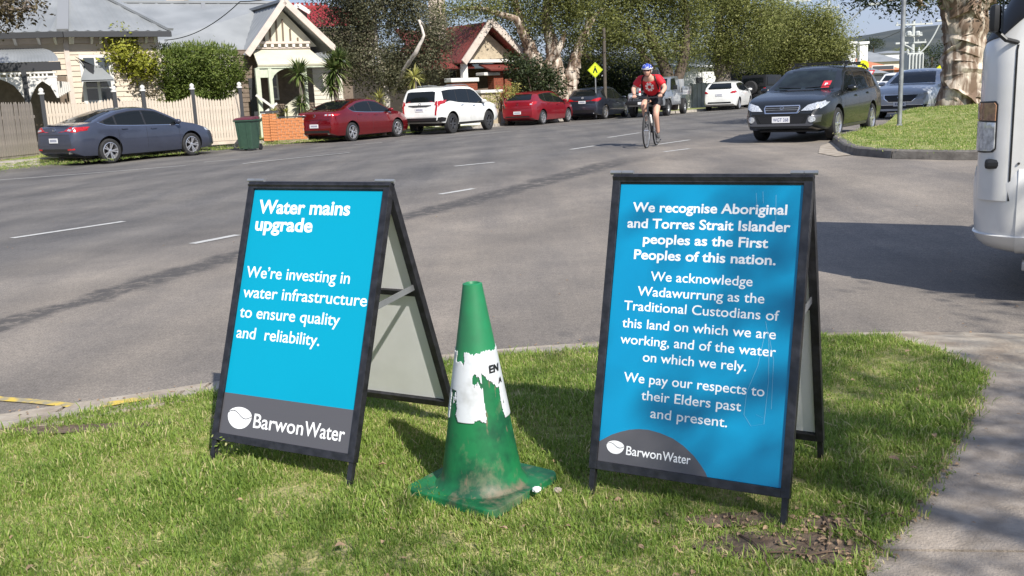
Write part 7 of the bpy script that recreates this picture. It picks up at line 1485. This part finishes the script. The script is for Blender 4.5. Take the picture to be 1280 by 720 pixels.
    for x in (-.95, -4.2):
        for s_ in (1, -1):
            M_ = Matrix.Translation((x, s_ * .85, .38)) @ Matrix.Rotation(R(-90 * s_), 4, 'X'); b = MB(MT['rubber']); b.lathe([(.2, -.11), (.35, -.11), (.38, -.07), (.38, .07), (.35, .11), (.2, .11)], 28, M_, closed=True); w_ = b.build('wheel', t, smooth=35); b = MB(MT['galv']); b.lathe([(.205, -.04), (.205, .10), (.15, .04), (.08, .08), (.001, .09)], 20, M_); b.build('rim', w_, smooth=35)
    p = MB(MT['ink']); p.tube([(-.20, 1.003, .842), (-.205, 1.008, .842)], .007, 8); p.build('side_bolt', t)
    return t
truck()

# ------------------------------------------------------------------ cyclist and bicycle
p1, p2 = at(808.5, 185), at(824.5, 179); hd = (p1 - p2); hd.z = 0; hd = Vector((-.36, -1, 0)).normalized(); bc = p1 - hd * .53; bc.z = gz(bc.x, bc.y); brz = math.atan2(hd.y, hd.x)
bi = thing('bicycle', 'black flat-bar bicycle ridden towards the viewer on the road', 'bicycle', bc, brz)
for x in (.53, -.50):
    M_ = Matrix.Translation((x, 0, .345)) @ Matrix.Rotation(R(90), 4, 'X'); b = MB(MT['rubber']); b.lathe([(.345 + .017 * math.cos(a), .017 * math.sin(a)) for a in np.linspace(0, 2 * math.pi, 9)[:-1]], 40, M_, closed=True); w_ = b.build('wheel', bi, smooth=60)
    b = MB(MT['galv']); b.lathe([(.328, -.012), (.328, .012), (.31, .008), (.31, -.008)], 36, M_, closed=True); b.build('rim', w_, smooth=40)
    for k in range(16): a = 2 * math.pi * k / 16; s_ = MB(MT['galv']); s_.tube([M_ @ Vector((.02 * math.cos(a + 1), .02 * math.sin(a + 1), (.02 if k % 2 else -.02))), M_ @ Vector((.315 * math.cos(a), .315 * math.sin(a), 0))], .0022, 4); s_.build('spoke', w_)
    b = MB(MT['alloy']); b.lathe([(.02, -.045), (.02, .045)], 10, M_); b.build('hub', w_)
BB_, ST, HT_, HB_ = (-.06, 0, .29), (-.24, 0, .82), (.36, 0, .88), (.40, 0, .72)
b = MB(MT['bike_black']); 
for a, c, r in ((BB_, ST, .016), (ST, HT_, .015), (HB_, BB_, .019), (HT_, HB_, .019)): b.tube([a, c], r, 8)
for s_ in (-1, 1): b.tube([(BB_[0], s_ * .03, BB_[2]), (-.50, s_ * .06, .345)], .009, 6); b.tube([(-.22, s_ * .02, .78), (-.50, s_ * .06, .345)], .008, 6)
b.build('frame', bi, smooth=50); b = MB(MT['bike_black'])
for s_ in (-1, 1): b.tube([(.41, s_ * .045, .70), (.53, s_ * .05, .345)], .013, 8)
b.tube([(.41, -.05, .71), (.41, .05, .71)], .016, 8); b.build('fork', bi, smooth=50)
b = MB(MT['bike_black']); b.tube([HT_, (.33, 0, .98)], .014, 8); b.tube([(.33, 0, .98), (.42, 0, 1.0)], .014, 8); b.tube([(.38, -.29, 1.02), (.42, -.12, 1.0), (.42, .12, 1.0), (.38, .29, 1.02)], .013, 8); b.build('handlebar', bi, smooth=50)
for s_ in (-1, 1): b = MB(MT['rubber']); b.tube([(.385, s_ * .22, 1.015), (.378, s_ * .31, 1.022)], .017, 8); b.build('grip', bi); b = MB(MT['bike_black']); b.tube([(.42, s_ * .17, 1.0), (.46, s_ * .24, .985)], .006, 6); b.build('brake_lever', bi)
b = MB(MT['bike_black']); b.tube([ST, (-.27, 0, .93)], .013, 8); b.build('seat_post', bi); b = MB(MT['black_plastic']); b.prism([(-.40, .07), (-.34, .085), (-.20, .03), (-.08, .018), (-.08, -.018), (-.20, -.03), (-.34, -.085), (-.40, -.07)], lambda x, y: (x, y, .965), lambda x, y: (x, y, .93)); b.build('saddle', bi, bevel=.01)
M_ = Matrix.Translation((BB_[0], -.045, BB_[2])) @ Matrix.Rotation(R(90), 4, 'X'); b = MB(MT['alloy_dark']); b.lathe([(.085, -.004), (.085, .004), (.06, .004), (.06, -.004)], 24, M_, closed=True)
b.tube([(BB_[0], -.06, BB_[2]), (BB_[0] + .05, -.075, BB_[2] + .16)], .011, 6); b.tube([(BB_[0], .06, BB_[2]), (BB_[0] - .05, .075, BB_[2] - .16)], .011, 6); b.build('crank', bi)
for s_, x, z in ((-1, BB_[0] + .05, BB_[2] + .16), (1, BB_[0] - .05, BB_[2] - .16)): b = MB(MT['black_plastic']); b.box((x, s_ * .125, z), (.09, .09, .02)); b.build('pedal', bi)
b = MB(MT['board_white']); b.tube([(.06, 0, .50), (.17, 0, .64)], .036, 12); b.build('drink_bottle', bi, bevel=.0, smooth=50)
def skin(name, V, E, RA, ma, parent, lv=2, smooth=True):
    me = bpy.data.meshes.new(name); me.from_pydata([tuple(v) for v in V], E, []); o = put(name, me); o.modifiers.new('s', 'SKIN'); o.data.skin_vertices.data if False else None
    sv = me.skin_vertices[0].data
    for i, r in enumerate(RA): sv[i].radius = (r, r) if not hasattr(r, '__len__') else r
    sv[0].use_root = True; md = o.modifiers.new('u', 'SUBSURF'); md.levels = lv; md.render_levels = lv
    m2 = evalmesh(o, name); o.modifiers.clear(); o.data = m2; m2.materials.append(MT[ma]); m2.polygons.foreach_set('use_smooth', [True] * len(m2.polygons)); o.parent = parent; return o
pe = thing('person', 'cyclist in red jersey, blue helmet and dark glasses riding towards us', 'person', bc, brz)
V = [(-.22, 0, 1.05), (-.08, 0, 1.20), (.10, 0, 1.34), (.19, 0, 1.40), (.27, 0, 1.47),          # pelvis, waist, chest, neck base, neck top
     (.13, .19, 1.37), (.20, .33, 1.18), (.34, .275, 1.07), (.13, -.19, 1.37), (.20, -.33, 1.18), (.34, -.275, 1.07),
     (-.20, .10, 1.00), (.13, .12, .66), (-.08, .12, .26), (-.20, -.10, 1.00), (.22, -.12, .86), (-.02, -.12, .52)]
E_ = [(0, 1), (1, 2), (2, 3), (3, 4), (2, 5), (5, 6), (6, 7), (2, 8), (8, 9), (9, 10), (0, 11), (11, 12), (12, 13), (0, 14), (14, 15), (15, 16)]
RA = [.14, .14, .145, .08, .062, .07, .052, .034, .07, .052, .034, .10, .062, .040, .10, .062, .040]
skin('body', V, E_, RA, 'skin', pe)
jv = [(-.26, 0, 1.03), (-.08, 0, 1.20), (.10, 0, 1.34), (.17, 0, 1.39), (.14, .195, 1.37), (.19, .30, 1.235), (.14, -.195, 1.37), (.19, -.30, 1.235)]
skin('jersey', jv, [(0, 1), (1, 2), (2, 3), (2, 4), (4, 5), (2, 6), (6, 7)], [(.185, .17), (.18, .165), (.175, .19), .09, .092, .078, .092, .078], 'jersey', pe)
skin('shorts', [(-.22, 0, 1.06), (-.19, .10, .99), (.02, .12, .80), (-.19, -.10, .99), (.12, -.12, .91)], [(0, 1), (1, 2), (0, 3), (3, 4)], [.155, .118, .085, .118, .085], 'shorts', pe)
for s_, x, z in ((1, -.10, .155), (-1, -.02, .47)):
    skin('sock', [(x + .02 if s_ > 0 else x - .0, s_ * .12, z + .12), (x, s_ * .12, z)], [(0, 1)], [.046, .044], 'shoe', pe); skin('shoe', [(x - .05, s_ * .12, z - .03), (x + .06, s_ * .122, z - .045), (x + .17, s_ * .125, z - .055)], [(0, 1), (1, 2)], [.044, .045, .032], 'shoe', pe)
# hands closed on the grips
for s_ in (-1, 1):
    Vh = [(.345, s_ * .27, 1.055)]; Eh = []; Rh = [.032]
    Vh.append((.375, s_ * .268, 1.05)); Eh.append((0, 1)); Rh.append(.030)
    for k in range(4):
        y = s_ * (.235 + .02 * k); i = len(Vh); Vh += [(.398, y, 1.045), (.412, y, 1.02), (.396, y, .998 + .003 * abs(k - 1))]; Eh += [(1, i), (i, i + 1), (i + 1, i + 2)]; Rh += [.0105, .0095, .008]
    i = len(Vh); Vh += [(.372, s_ * .225, 1.03), (.388, s_ * .215, 1.005)]; Eh += [(1, i), (i, i + 1)]; Rh += [.011, .009]; skin('hand', Vh, Eh, Rh, 'skin', pe, 1)
# head
bm = bmesh.new(); bmesh.ops.create_uvsphere(bm, u_segments=28, v_segments=20, radius=1)
for v in bm.verts:
    x, y, z = v.co; v.co = Vector((x * .098, y * .076, z * .122)); 
    if z < -.2: v.co.x *= 1 - .12 * (-z - .2); v.co.y *= 1 - .30 * (-z - .2)
    if x > .5 and abs(y) < .22 and -.45 < z < .05: v.co.x += .020 * (1 - abs(y) / .22) * (1 - abs(z + .22) / .3 if abs(z + .22) < .3 else 0)
    if x > .6 and abs(y) < .6 and .02 < z < .25: v.co.x -= .007
    if x > .6 and -.80 < z < -.66: v.co.x += .006
me = bpy.data.meshes.new('head'); bm.to_mesh(me); bm.free(); me.materials.append(MT['skin']); me.polygons.foreach_set('use_smooth', [True] * len(me.polygons)); hdm = put('head', me, pe); hdm.location = (.36, 0, 1.535); hdm.rotation_euler = (0, R(8), 0)
def onhead(nm, b, smooth=50): return b.build(nm, hdm, smooth=smooth)
for s_ in (-1, 1):
    b = MB(MT['skin']); b.lathe([(.008, 0), (.026, .004), (.030, .010), (.018, .014)], 12, Matrix.Translation((.0, s_ * .072, -.005)) @ Matrix.Rotation(R(-90 * s_), 4, 'X')); onhead('ear', b)
    b = MB(MT['lens_dark']); b.lathe([(.001, .012), (.022, .009), (.030, .0), (.03, -.008)], 14, Matrix.Translation((.083, s_ * .033, .018)) @ Matrix.Rotation(R(90), 4, 'Y') @ Matrix.Diagonal((.72, 1.1, 1, 1))); onhead('sunglass_lens', b)
    b = MB(MT['lens_dark']); b.tube([(.075, s_ * .06, .022), (.0, s_ * .08, .018)], .004, 6); onhead('glasses_arm', b)
b = MB(MT['lens_dark']); b.tube([(.094, -.02, .022), (.098, 0, .024), (.094, .02, .022)], .005, 6); onhead('glasses_bridge', b)
b = MB(mat('lips', (.35, .10, .09), .5)); b.tube([(.086, -.022, -.062), (.094, 0, -.060), (.086, .022, -.062)], [.003, .006, .003], 6); onhead('mouth', b)
bm = bmesh.new(); bmesh.ops.create_uvsphere(bm, u_segments=20, v_segments=14, radius=1); bmesh.ops.delete(bm, geom=[v for v in bm.verts if v.co.x > .35 and v.co.z < .55 or v.co.z < -.5], context='VERTS')
for v in bm.verts: v.co = Vector((v.co.x * .112 - .006, v.co.y * .098, v.co.z * .118 + .01)) * (1 + .09 * mnoise.noise(v.co * 5))
me = bpy.data.meshes.new('hair'); bm.to_mesh(me); bm.free(); me.materials.append(MT['hair']); put('hair', me, hdm)
bm = bmesh.new(); bmesh.ops.create_uvsphere(bm, u_segments=32, v_segments=20, radius=1); bmesh.ops.delete(bm, geom=[v for v in bm.verts if v.co.z < .12], context='VERTS')
for v in bm.verts: v.co = Vector((v.co.x * .142 - .004, v.co.y * .112, v.co.z * .115 + .030 + .012 * v.co.x)); v.co.z += .006 * math.cos(v.co.y * 90)
me = bpy.data.meshes.new('helmet'); bm.to_mesh(me); bm.free(); hm = mat('helmet_flag', (.02, .05, .36), .35, coat=.5, col2=(.62, .62, .66), scale=26, w=(.56, .60), detail=1); me.materials.append(hm); me.polygons.foreach_set('use_smooth', [True] * len(me.polygons)); ho = put('helmet', me, hdm); md = ho.modifiers.new('s', 'SOLIDIFY'); md.thickness = .022; pr_ = ho.parent; ho.parent = None; m2 = evalmesh(ho, 'helmet'); ho.modifiers.clear(); ho.data = m2; ho.parent = pr_
b = MB(MT['plate_white']); b.lathe([(.143, .0), (.145, .016), (.135, .018)], 30, Matrix.Translation((-.004, 0, .040)) @ Matrix.Diagonal((1, .79, 1, 1))); onhead('helmet_rim', b)
b = MB(MT['ink']); b.tube([(.04, .078, .04), (.05, .062, -.08), (.05, 0, -.118), (.05, -.062, -.08), (.04, -.078, .04)], .004, 5); onhead('chin_strap', b)
# jersey print: white round emblem made of a ring, petals and an inner disc
jb = [o for o in pe.children if o.name.startswith('jersey')][0]; jt = BVHTree.FromPolygons([v.co[:] for v in jb.data.vertices], [tuple(p.vertices) for p in jb.data.polygons])
def onchest(name, pts, ma, off):
    V = []
    for y, z in pts:
        h, nn, _, _ = jt.ray_cast(Vector((2, y, z)), Vector((-1, 0, 0)))
        if h is None: h, nn = Vector((.1, y, z)), Vector((1, 0, 0))
        V.append(h + nn * off)
    c = sum(V, Vector()) / len(V) + Vector((.006, 0, 0)); b = MB(MT[ma]); n = len(V); b.raw(V + [c], [(i, (i + 1) % n, n) for i in range(n)]); return b.build(name, jb)
circ = lambda cy, cz, r, n=24: [(cy + r * math.cos(2 * math.pi * i / n), cz + r * math.sin(2 * math.pi * i / n)) for i in range(n)]
onchest('emblem_disc', circ(0, 1.22, .088), 'print_white', .010); onchest('emblem_centre', circ(0, 1.22, .034), 'jersey', .016)
for k in range(8): a = 2 * math.pi * k / 8; onchest('emblem_notch', [(0 + math.cos(a) * .05, 1.22 + math.sin(a) * .05), (math.cos(a - .16) * .092, 1.22 + math.sin(a - .16) * .092), (math.cos(a + .16) * .092, 1.22 + math.sin(a + .16) * .092)], 'jersey', .017)
for s_ in (-1, 1):
    P = []
    for z, y in ((1.46, .10), (1.42, .125), (1.36, .14), (1.27, .15), (1.17, .16)):
        h, nn, _, _ = jt.ray_cast(Vector((2, s_ * y, z)), Vector((-1, 0, 0))); P.append((h + nn * .008) if h else Vector((.16, s_ * y, z)))
    b = MB(MT['ink']); b.tube(P, .016, 6); b.build('backpack_strap', pe, smooth=50)
b = MB(MT['ink']); b.box((-.14, 0, 1.38), (.14, .26, .36), M=Matrix.Translation((0, 0, 0)) @ Matrix.Rotation(0, 4, 'Y')); b.build('backpack', pe, bevel=.04, smooth=50)
for k in range(5): b = MB(MT['print_white' if k % 2 == 0 else 'sign_red']); b.tube([(.18, -.20, 1.05 + k * .05), (.17, -.20, 1.10 + k * .05)], .022, 8); b.build('striped_strap', pe)

for o in (bi, pe): o.scale = (1.03, 1.03, 1.03)

# ------------------------------------------------------------------ grass blades, litter, twigs
def blade_tuft(name, nb, h0, h1, spread, w, seed, lean=.6):
    r_ = np.random.default_rng(seed); V = []; F = []; T = []
    for i in range(nb):
        a = r_.uniform(0, 6.28); x, y = r_.normal(0, spread, 2); h = r_.uniform(h0, h1); d = np.array([math.cos(a), math.sin(a)]); le = r_.uniform(.2, 1.3) * lean; s_ = np.array([-d[1], d[0]]) * w * r_.uniform(.7, 1.3) / 2
        tv = float(np.clip(r_.choice([r_.uniform(.0, .62), r_.uniform(.85, 1)], p=[.82, .18]), 0, 1)); n0 = len(V)
        for t in (0, .45, .8): c = np.array([x, y]) + d * h * le * t * t; k = 1 - .45 * t; V += [(c[0] - s_[0] * k, c[1] - s_[1] * k, h * t * (1 - .25 * le * t)), (c[0] + s_[0] * k, c[1] + s_[1] * k, h * t * (1 - .25 * le * t))]; T += [tv, tv]
        c = np.array([x, y]) + d * h * le; V.append((c[0], c[1], h * (1 - .25 * le))); T.append(tv); F += [(n0, n0 + 1, n0 + 3, n0 + 2), (n0 + 2, n0 + 3, n0 + 5, n0 + 4), (n0 + 4, n0 + 5, n0 + 6)]
    me = bpy.data.meshes.new(name); me.from_pydata(V, [], F); at_ = me.attributes.new('tint', 'FLOAT', 'POINT'); at_.data.foreach_set('value', T); me.materials.append(MT['blade']); return bpy.data.objects.new(name, me)
tc_ = bpy.data.collections.new('tufts')
for k in range(5): tc_.objects.link(blade_tuft('grass_tuft', 18, .012, .030, .018, .0030, k))
for k in range(2): tc_.objects.link(blade_tuft('grass_tuft', 12, .022, .044, .016, .0034, 50 + k, 1.0))
tc_.objects.link(blade_tuft('grass_tuft', 9, .010, .018, .022, .0085, 77, 1.3))
tl_ = bpy.data.collections.new('coarse_tufts')
for k in range(3): tl_.objects.link(blade_tuft('coarse_tuft', 22, .02, .05, .07, .012, 90 + k))
# blade colour also follows broad patches of the lawn
nm, lk = nodes_of(MT['blade']); g_ = nm.new('ShaderNodeNewGeometry'); oi = nm.new('ShaderNodeObjectInfo'); z_ = nm.new('ShaderNodeTexNoise'); z_.inputs['Scale'].default_value = 1.7; z_.inputs['Detail'].default_value = 5; lk(g_.outputs['Position'], z_.inputs['Vector'])
att = [n_ for n_ in nm if n_.type == 'ATTRIBUTE'][0]; rmp = [n_ for n_ in nm if n_.type == 'VALTORGB'][0]
mr = nm.new('ShaderNodeMapRange'); mr.inputs[1].default_value = .35; mr.inputs[2].default_value = .68; mr.inputs[3].default_value = -.15; mr.inputs[4].default_value = .34; lk(z_.outputs[0], mr.inputs[0])
ad = nm.new('ShaderNodeMath'); ad.operation = 'ADD'; lk(att.outputs['Fac'], ad.inputs[0]); lk(mr.outputs[0], ad.inputs[1]); ad2 = nm.new('ShaderNodeMath'); ad2.operation = 'MULTIPLY_ADD'; lk(oi.outputs['Random'], ad2.inputs[0]); ad2.inputs[1].default_value = .22; lk(ad.outputs[0], ad2.inputs[2]); ad3 = nm.new('ShaderNodeMath'); ad3.operation = 'SUBTRACT'; lk(ad2.outputs[0], ad3.inputs[0]); ad3.inputs[1].default_value = .10; lk(ad3.outputs[0], rmp.inputs[0])
def scatter(name, pts, scl, col, tilt=.25):
    me = bpy.data.meshes.new(name); me.from_pydata([tuple(p) for p in pts], [], []); a = me.attributes.new('scl', 'FLOAT', 'POINT'); a.data.foreach_set('value', np.asarray(scl, dtype=np.float32)); o = put(name, me); tag(o, kind='stuff')
    ng = bpy.data.node_groups.new(name, 'GeometryNodeTree'); ng.interface.new_socket('Geometry', in_out='INPUT', socket_type='NodeSocketGeometry'); ng.interface.new_socket('Geometry', in_out='OUTPUT', socket_type='NodeSocketGeometry')
    N_ = ng.nodes.new; l = ng.links.new; i = N_('NodeGroupInput'); u = N_('NodeGroupOutput'); ci = N_('GeometryNodeCollectionInfo'); ci.inputs[0].default_value = col; ci.inputs[1].default_value = True; ci.inputs[2].default_value = True
    ip = N_('GeometryNodeInstanceOnPoints'); ip.inputs['Pick Instance'].default_value = True; m2p = N_('GeometryNodeMeshToPoints'); l(i.outputs[0], m2p.inputs[0]); l(m2p.outputs[0], ip.inputs['Points']); l(ci.outputs[0], ip.inputs['Instance'])
    rv = N_('FunctionNodeRandomValue'); rv.data_type = 'FLOAT_VECTOR'; rv.inputs[0].default_value = (-tilt, -tilt, 0); rv.inputs[1].default_value = (tilt, tilt, 6.283); l(rv.outputs[0], ip.inputs['Rotation'])
    na = N_('GeometryNodeInputNamedAttribute'); na.data_type = 'FLOAT'; na.inputs[0].default_value = 'scl'; l(na.outputs[0], ip.inputs['Scale']); l(ip.outputs[0], u.inputs[0])
    md = o.modifiers.new('scatter', 'NODES'); md.node_group = ng; return o
bare = [(at(975, 682, DZ), .26, .09), (at(915, 652, DZ), .16, .05), (at(1035, 690, DZ), .10, .09), (at(1040, 655, DZ), .10, .05), (at(95, 536, DZ), .42, .06)]
def bareness(x, y):
    v = 0
    for c, a, b_ in bare: v = max(v, 1.25 - math.hypot((x - c.x) / a, (y - c.y) / b_) - .35 * mnoise.noise(Vector((x * 9, y * 9, 1))))
    return v
sp_ = [Vector(p) for p in strip_poly]; pts = []; scl = []
lo_ = (-3.2, 1.9); hi_ = (2.6, 6.0)
def polyd(L_, q):
    best = 9
    for a, c in zip(L_, L_[1:]):
        a = Vector(a); c = Vector(c); d = c - a; t = max(0, min(1, (q - a).dot(d) / max(1e-9, d.dot(d)))); best = min(best, (q - a - d * t).length)
    return best
edge_all = [Vector(p) for p in grass_edge[1:]] + [Vector(p) for p in right_edge]
for _ in range(46000):
    x = random.uniform(-3.4, 2.4); y = random.uniform(2.0, 5.2)
    if abs(x) > y * .62 + .25 or not inside(strip_poly, x, y): continue
    bv = bareness(x, y)
    if bv > .25 and random.random() < min(.97, bv * 1.3): continue
    if bv < .1 and mnoise.noise(Vector((x * 5, y * 5, 3))) > .42 and random.random() < .45: continue
    s_ = 1 + .8 * mnoise.noise(Vector((x * 2.2, y * 2.2, 9))); pts.append((x, y, strip_z(x, y) - .002)); scl.append(max(.5, s_) * random.uniform(.75, 1.2))
for a, c in zip(edge_all, edge_all[1:]):             # longer fringe along the edges
    for _ in range(int((c - a).length * 150)):
        q = a.lerp(c, random.random()) + Vector((random.uniform(-.06, .008), random.uniform(-.06, .012)))
        if bareness(q.x, q.y) > .3: continue
        pts.append((q.x, q.y, gz(q.x, q.y) + .056)); scl.append(random.uniform(.8, 1.35))
scatter('grass', pts, scl, tc_)
pts = []; scl = []
for _ in range(30000):
    x = random.uniform(-26, 14); y = random.uniform(20, 42); e, n = en(x, y)
    if n < -22.4 and n > -31: pts.append((x, y, gz(x, y) + .11)); scl.append(random.uniform(.5, 1.0))
ipoly = inner + [(40, 20), (60, 60)]
for _ in range(26000):
    x = random.uniform(5.5, 20); y = random.uniform(14, 36)
    if inside(ipoly, x, y): pts.append((x, y, isl_zz(x, y) - .005)); scl.append(random.uniform(.45, .95))
scatter('verge_grass', pts, scl, tl_)
# curled dry leaves and litter: many small ones as one mass, the larger ones singly
def leafshape(s_, seed):
    r_ = np.random.default_rng(seed); P = []; N_ = 7
    for i in range(N_ + 1): t = i / N_; w = math.sin(math.pi * t) ** .8 * .28 * s_; P.append((t * s_ - s_ / 2, w, .12 * s_ * math.sin(t * 3 + r_.uniform(0, 1)) + .10 * s_))
    return P
def add_leaf(b, p, s_, rz, seed, tilt):
    P = leafshape(s_, seed); M_ = Matrix.Translation(p) @ Matrix.Rotation(rz, 4, 'Z') @ Matrix.Rotation(tilt, 4, 'X'); n = len(P)
    V = [M_ @ Vector((x, w, z + w * .5)) for x, w, z in P] + [M_ @ Vector((x, 0, z)) for x, w, z in P] + [M_ @ Vector((x, -w, z + w * .5)) for x, w, z in P]
    b.raw(V, [(i, i + 1, n + i + 1, n + i) for i in range(n - 1)] + [(n + i, n + i + 1, 2 * n + i + 1, 2 * n + i) for i in range(n - 1)])
b = MB(MT['dry_leaf'])
for a, c in zip([Vector(p) for p in right_edge], [Vector(p) for p in right_edge][1:]):
    for _ in range(int((c - a).length * 130)):
        q = a.lerp(c, random.random()) + Vector((random.gauss(.012, .022), random.gauss(0, .02))); add_leaf(b, (q.x, q.y, gz(q.x, q.y) + .062), random.uniform(.010, .024), random.uniform(0, 6), random.randint(0, 99), random.uniform(-.5, .5))
for _ in range(260):
    x, y = random.uniform(-2.4, 2.1), random.uniform(2.1, 4.8)
    if inside(strip_poly, x, y): add_leaf(b, (x, y, strip_z(x, y) + .012), random.uniform(.012, .026), random.uniform(0, 6), random.randint(0, 99), random.uniform(-.6, .6))
for c, a, b_ in bare[:4]:
    for _ in range(34): add_leaf(b, (c.x + random.gauss(0, a * .7), c.y + random.gauss(0, b_ * .9), DZ + .008), random.uniform(.010, .028), random.uniform(0, 6), random.randint(0, 99), random.uniform(-.5, .5))
for _ in range(60):
    x, y = random.uniform(1.2, 2.6), random.uniform(2.6, 5.0)
    if not inside(strip_poly, x, y): add_leaf(b, (x, y, .064), random.uniform(.008, .018), random.uniform(0, 6), random.randint(0, 99), 0)
for a, c in zip(kerb_line[1:12], kerb_line[2:13]):
    for _ in range(int((c - a).length * 34)):
        q = a.lerp(c, random.random()) + Vector((random.gauss(0, .05), random.gauss(-.03, .05))); add_leaf(b, (q.x, q.y, gz(q.x, q.y) + .006), random.uniform(.007, .020), random.uniform(0, 6), random.randint(0, 99), random.uniform(-.3, .3))
for _ in range(110):
    x, y = random.uniform(-6, 6), random.uniform(5.2, 13); add_leaf(b, (x, y, gz(x, y) + .004), random.uniform(.010, .026), random.uniform(0, 6), random.randint(0, 99), 0)
tag(b.build('leaf_litter'), kind='stuff')
for lab, px, py, s_ in (('curled tan leaf on the grass right of the blue sign', 1117, 583, .040), ('pale leaf lying in the grass lower right of the blue sign', 1141, 594, .028), ('brown leaf in the grass below the cone base', 629, 671, .034), ('reddish brown leaf on the grass at the lower left', 426, 692, .034), ('brown leaf lying between the cyan sign leg and the cone', 478, 590, .036), ('round pale leaf on the footpath edge near the twigs', 1147, 658, .030), ('brown leaf on the grass in the right shade', 1168, 553, .032), ('dark leaf on the sunny grass near the far kerb', 1134, 446, .034)):
    p = at(px, py, DZ); b = MB(MT['dry_leaf']); add_leaf(b, (0, 0, 0), s_, random.uniform(0, 6), px, .2); o = b.build('dry_leaf'); o.location = (p.x, p.y, DZ + .022); tag(o, lab, 'leaf')
for i, q in enumerate([[(1030, 645), (1038, 668), (1036, 690)], [(1060, 660), (1085, 672), (1108, 690)], [(960, 690), (1010, 694), (1060, 688)], [(925, 668), (955, 690), (962, 712)], [(1100, 645), (1120, 641), (1140, 652)]]):
    P = [at(*k, dz=DZ + .012) for k in q]; b = MB(MT['twig']); b.tube([P[0], P[0].lerp(P[1], .5) + Vector((.006, .004, .003)), P[1], P[1].lerp(P[2], .5) + Vector((-.004, .003, .002)), P[2]], [.003, .0032, .003, .0025, .0015], 5); o = b.build('twig'); tag(o, ['short upright-looking twig beside the blue sign leg', 'curved twig pointing at the footpath corner', 'long flat twig on the bare soil', 'thin twig at the bottom of the bare soil', 'small twig on the footpath edge'][i], 'twig', 'twigs on the bare soil')
# thin weed growing at the left foot of the cyan sign
p = at(283, 575, DZ); t = thing('weed', 'spindly weed growing at the left foot of the cyan sign', 'weed', (p.x, p.y, DZ)); b = MB(MT['blade'])
for k in range(5): d = Vector((random.uniform(-.05, .06), random.uniform(-.04, .03), random.uniform(.05, .10))); b.tube([(0, 0, 0), d * .5 + Vector((0, 0, .012)), d], [.0014, .0012, .0008], 4)
b.build('stem', t); P = np.array([[p.x + random.uniform(-.05, .06), p.y + random.uniform(-.04, .03), DZ + random.uniform(.03, .10)] for _ in range(60)]); leafmesh('foliage', P, .014, 'blade', t, 2.2)
# soil patches under the thin grass
for i, (c, a, b_) in enumerate(bare[:5]):
    P = [(c.x + a * .95 * math.cos(q) * (1 + .25 * mnoise.noise(Vector((math.cos(q) * 2, math.sin(q) * 2, i)))), c.y + b_ * .95 * math.sin(q) * (1 + .25 * mnoise.noise(Vector((math.cos(q) * 2, math.sin(q) * 2, i + 5))))) for q in np.linspace(0, 2 * math.pi, 30)[:-1]]
    sheet('bare_soil', P, 0, MT['soil'], .05, zf=lambda x, y: strip_z(x, y) + .005 + i * .0015)
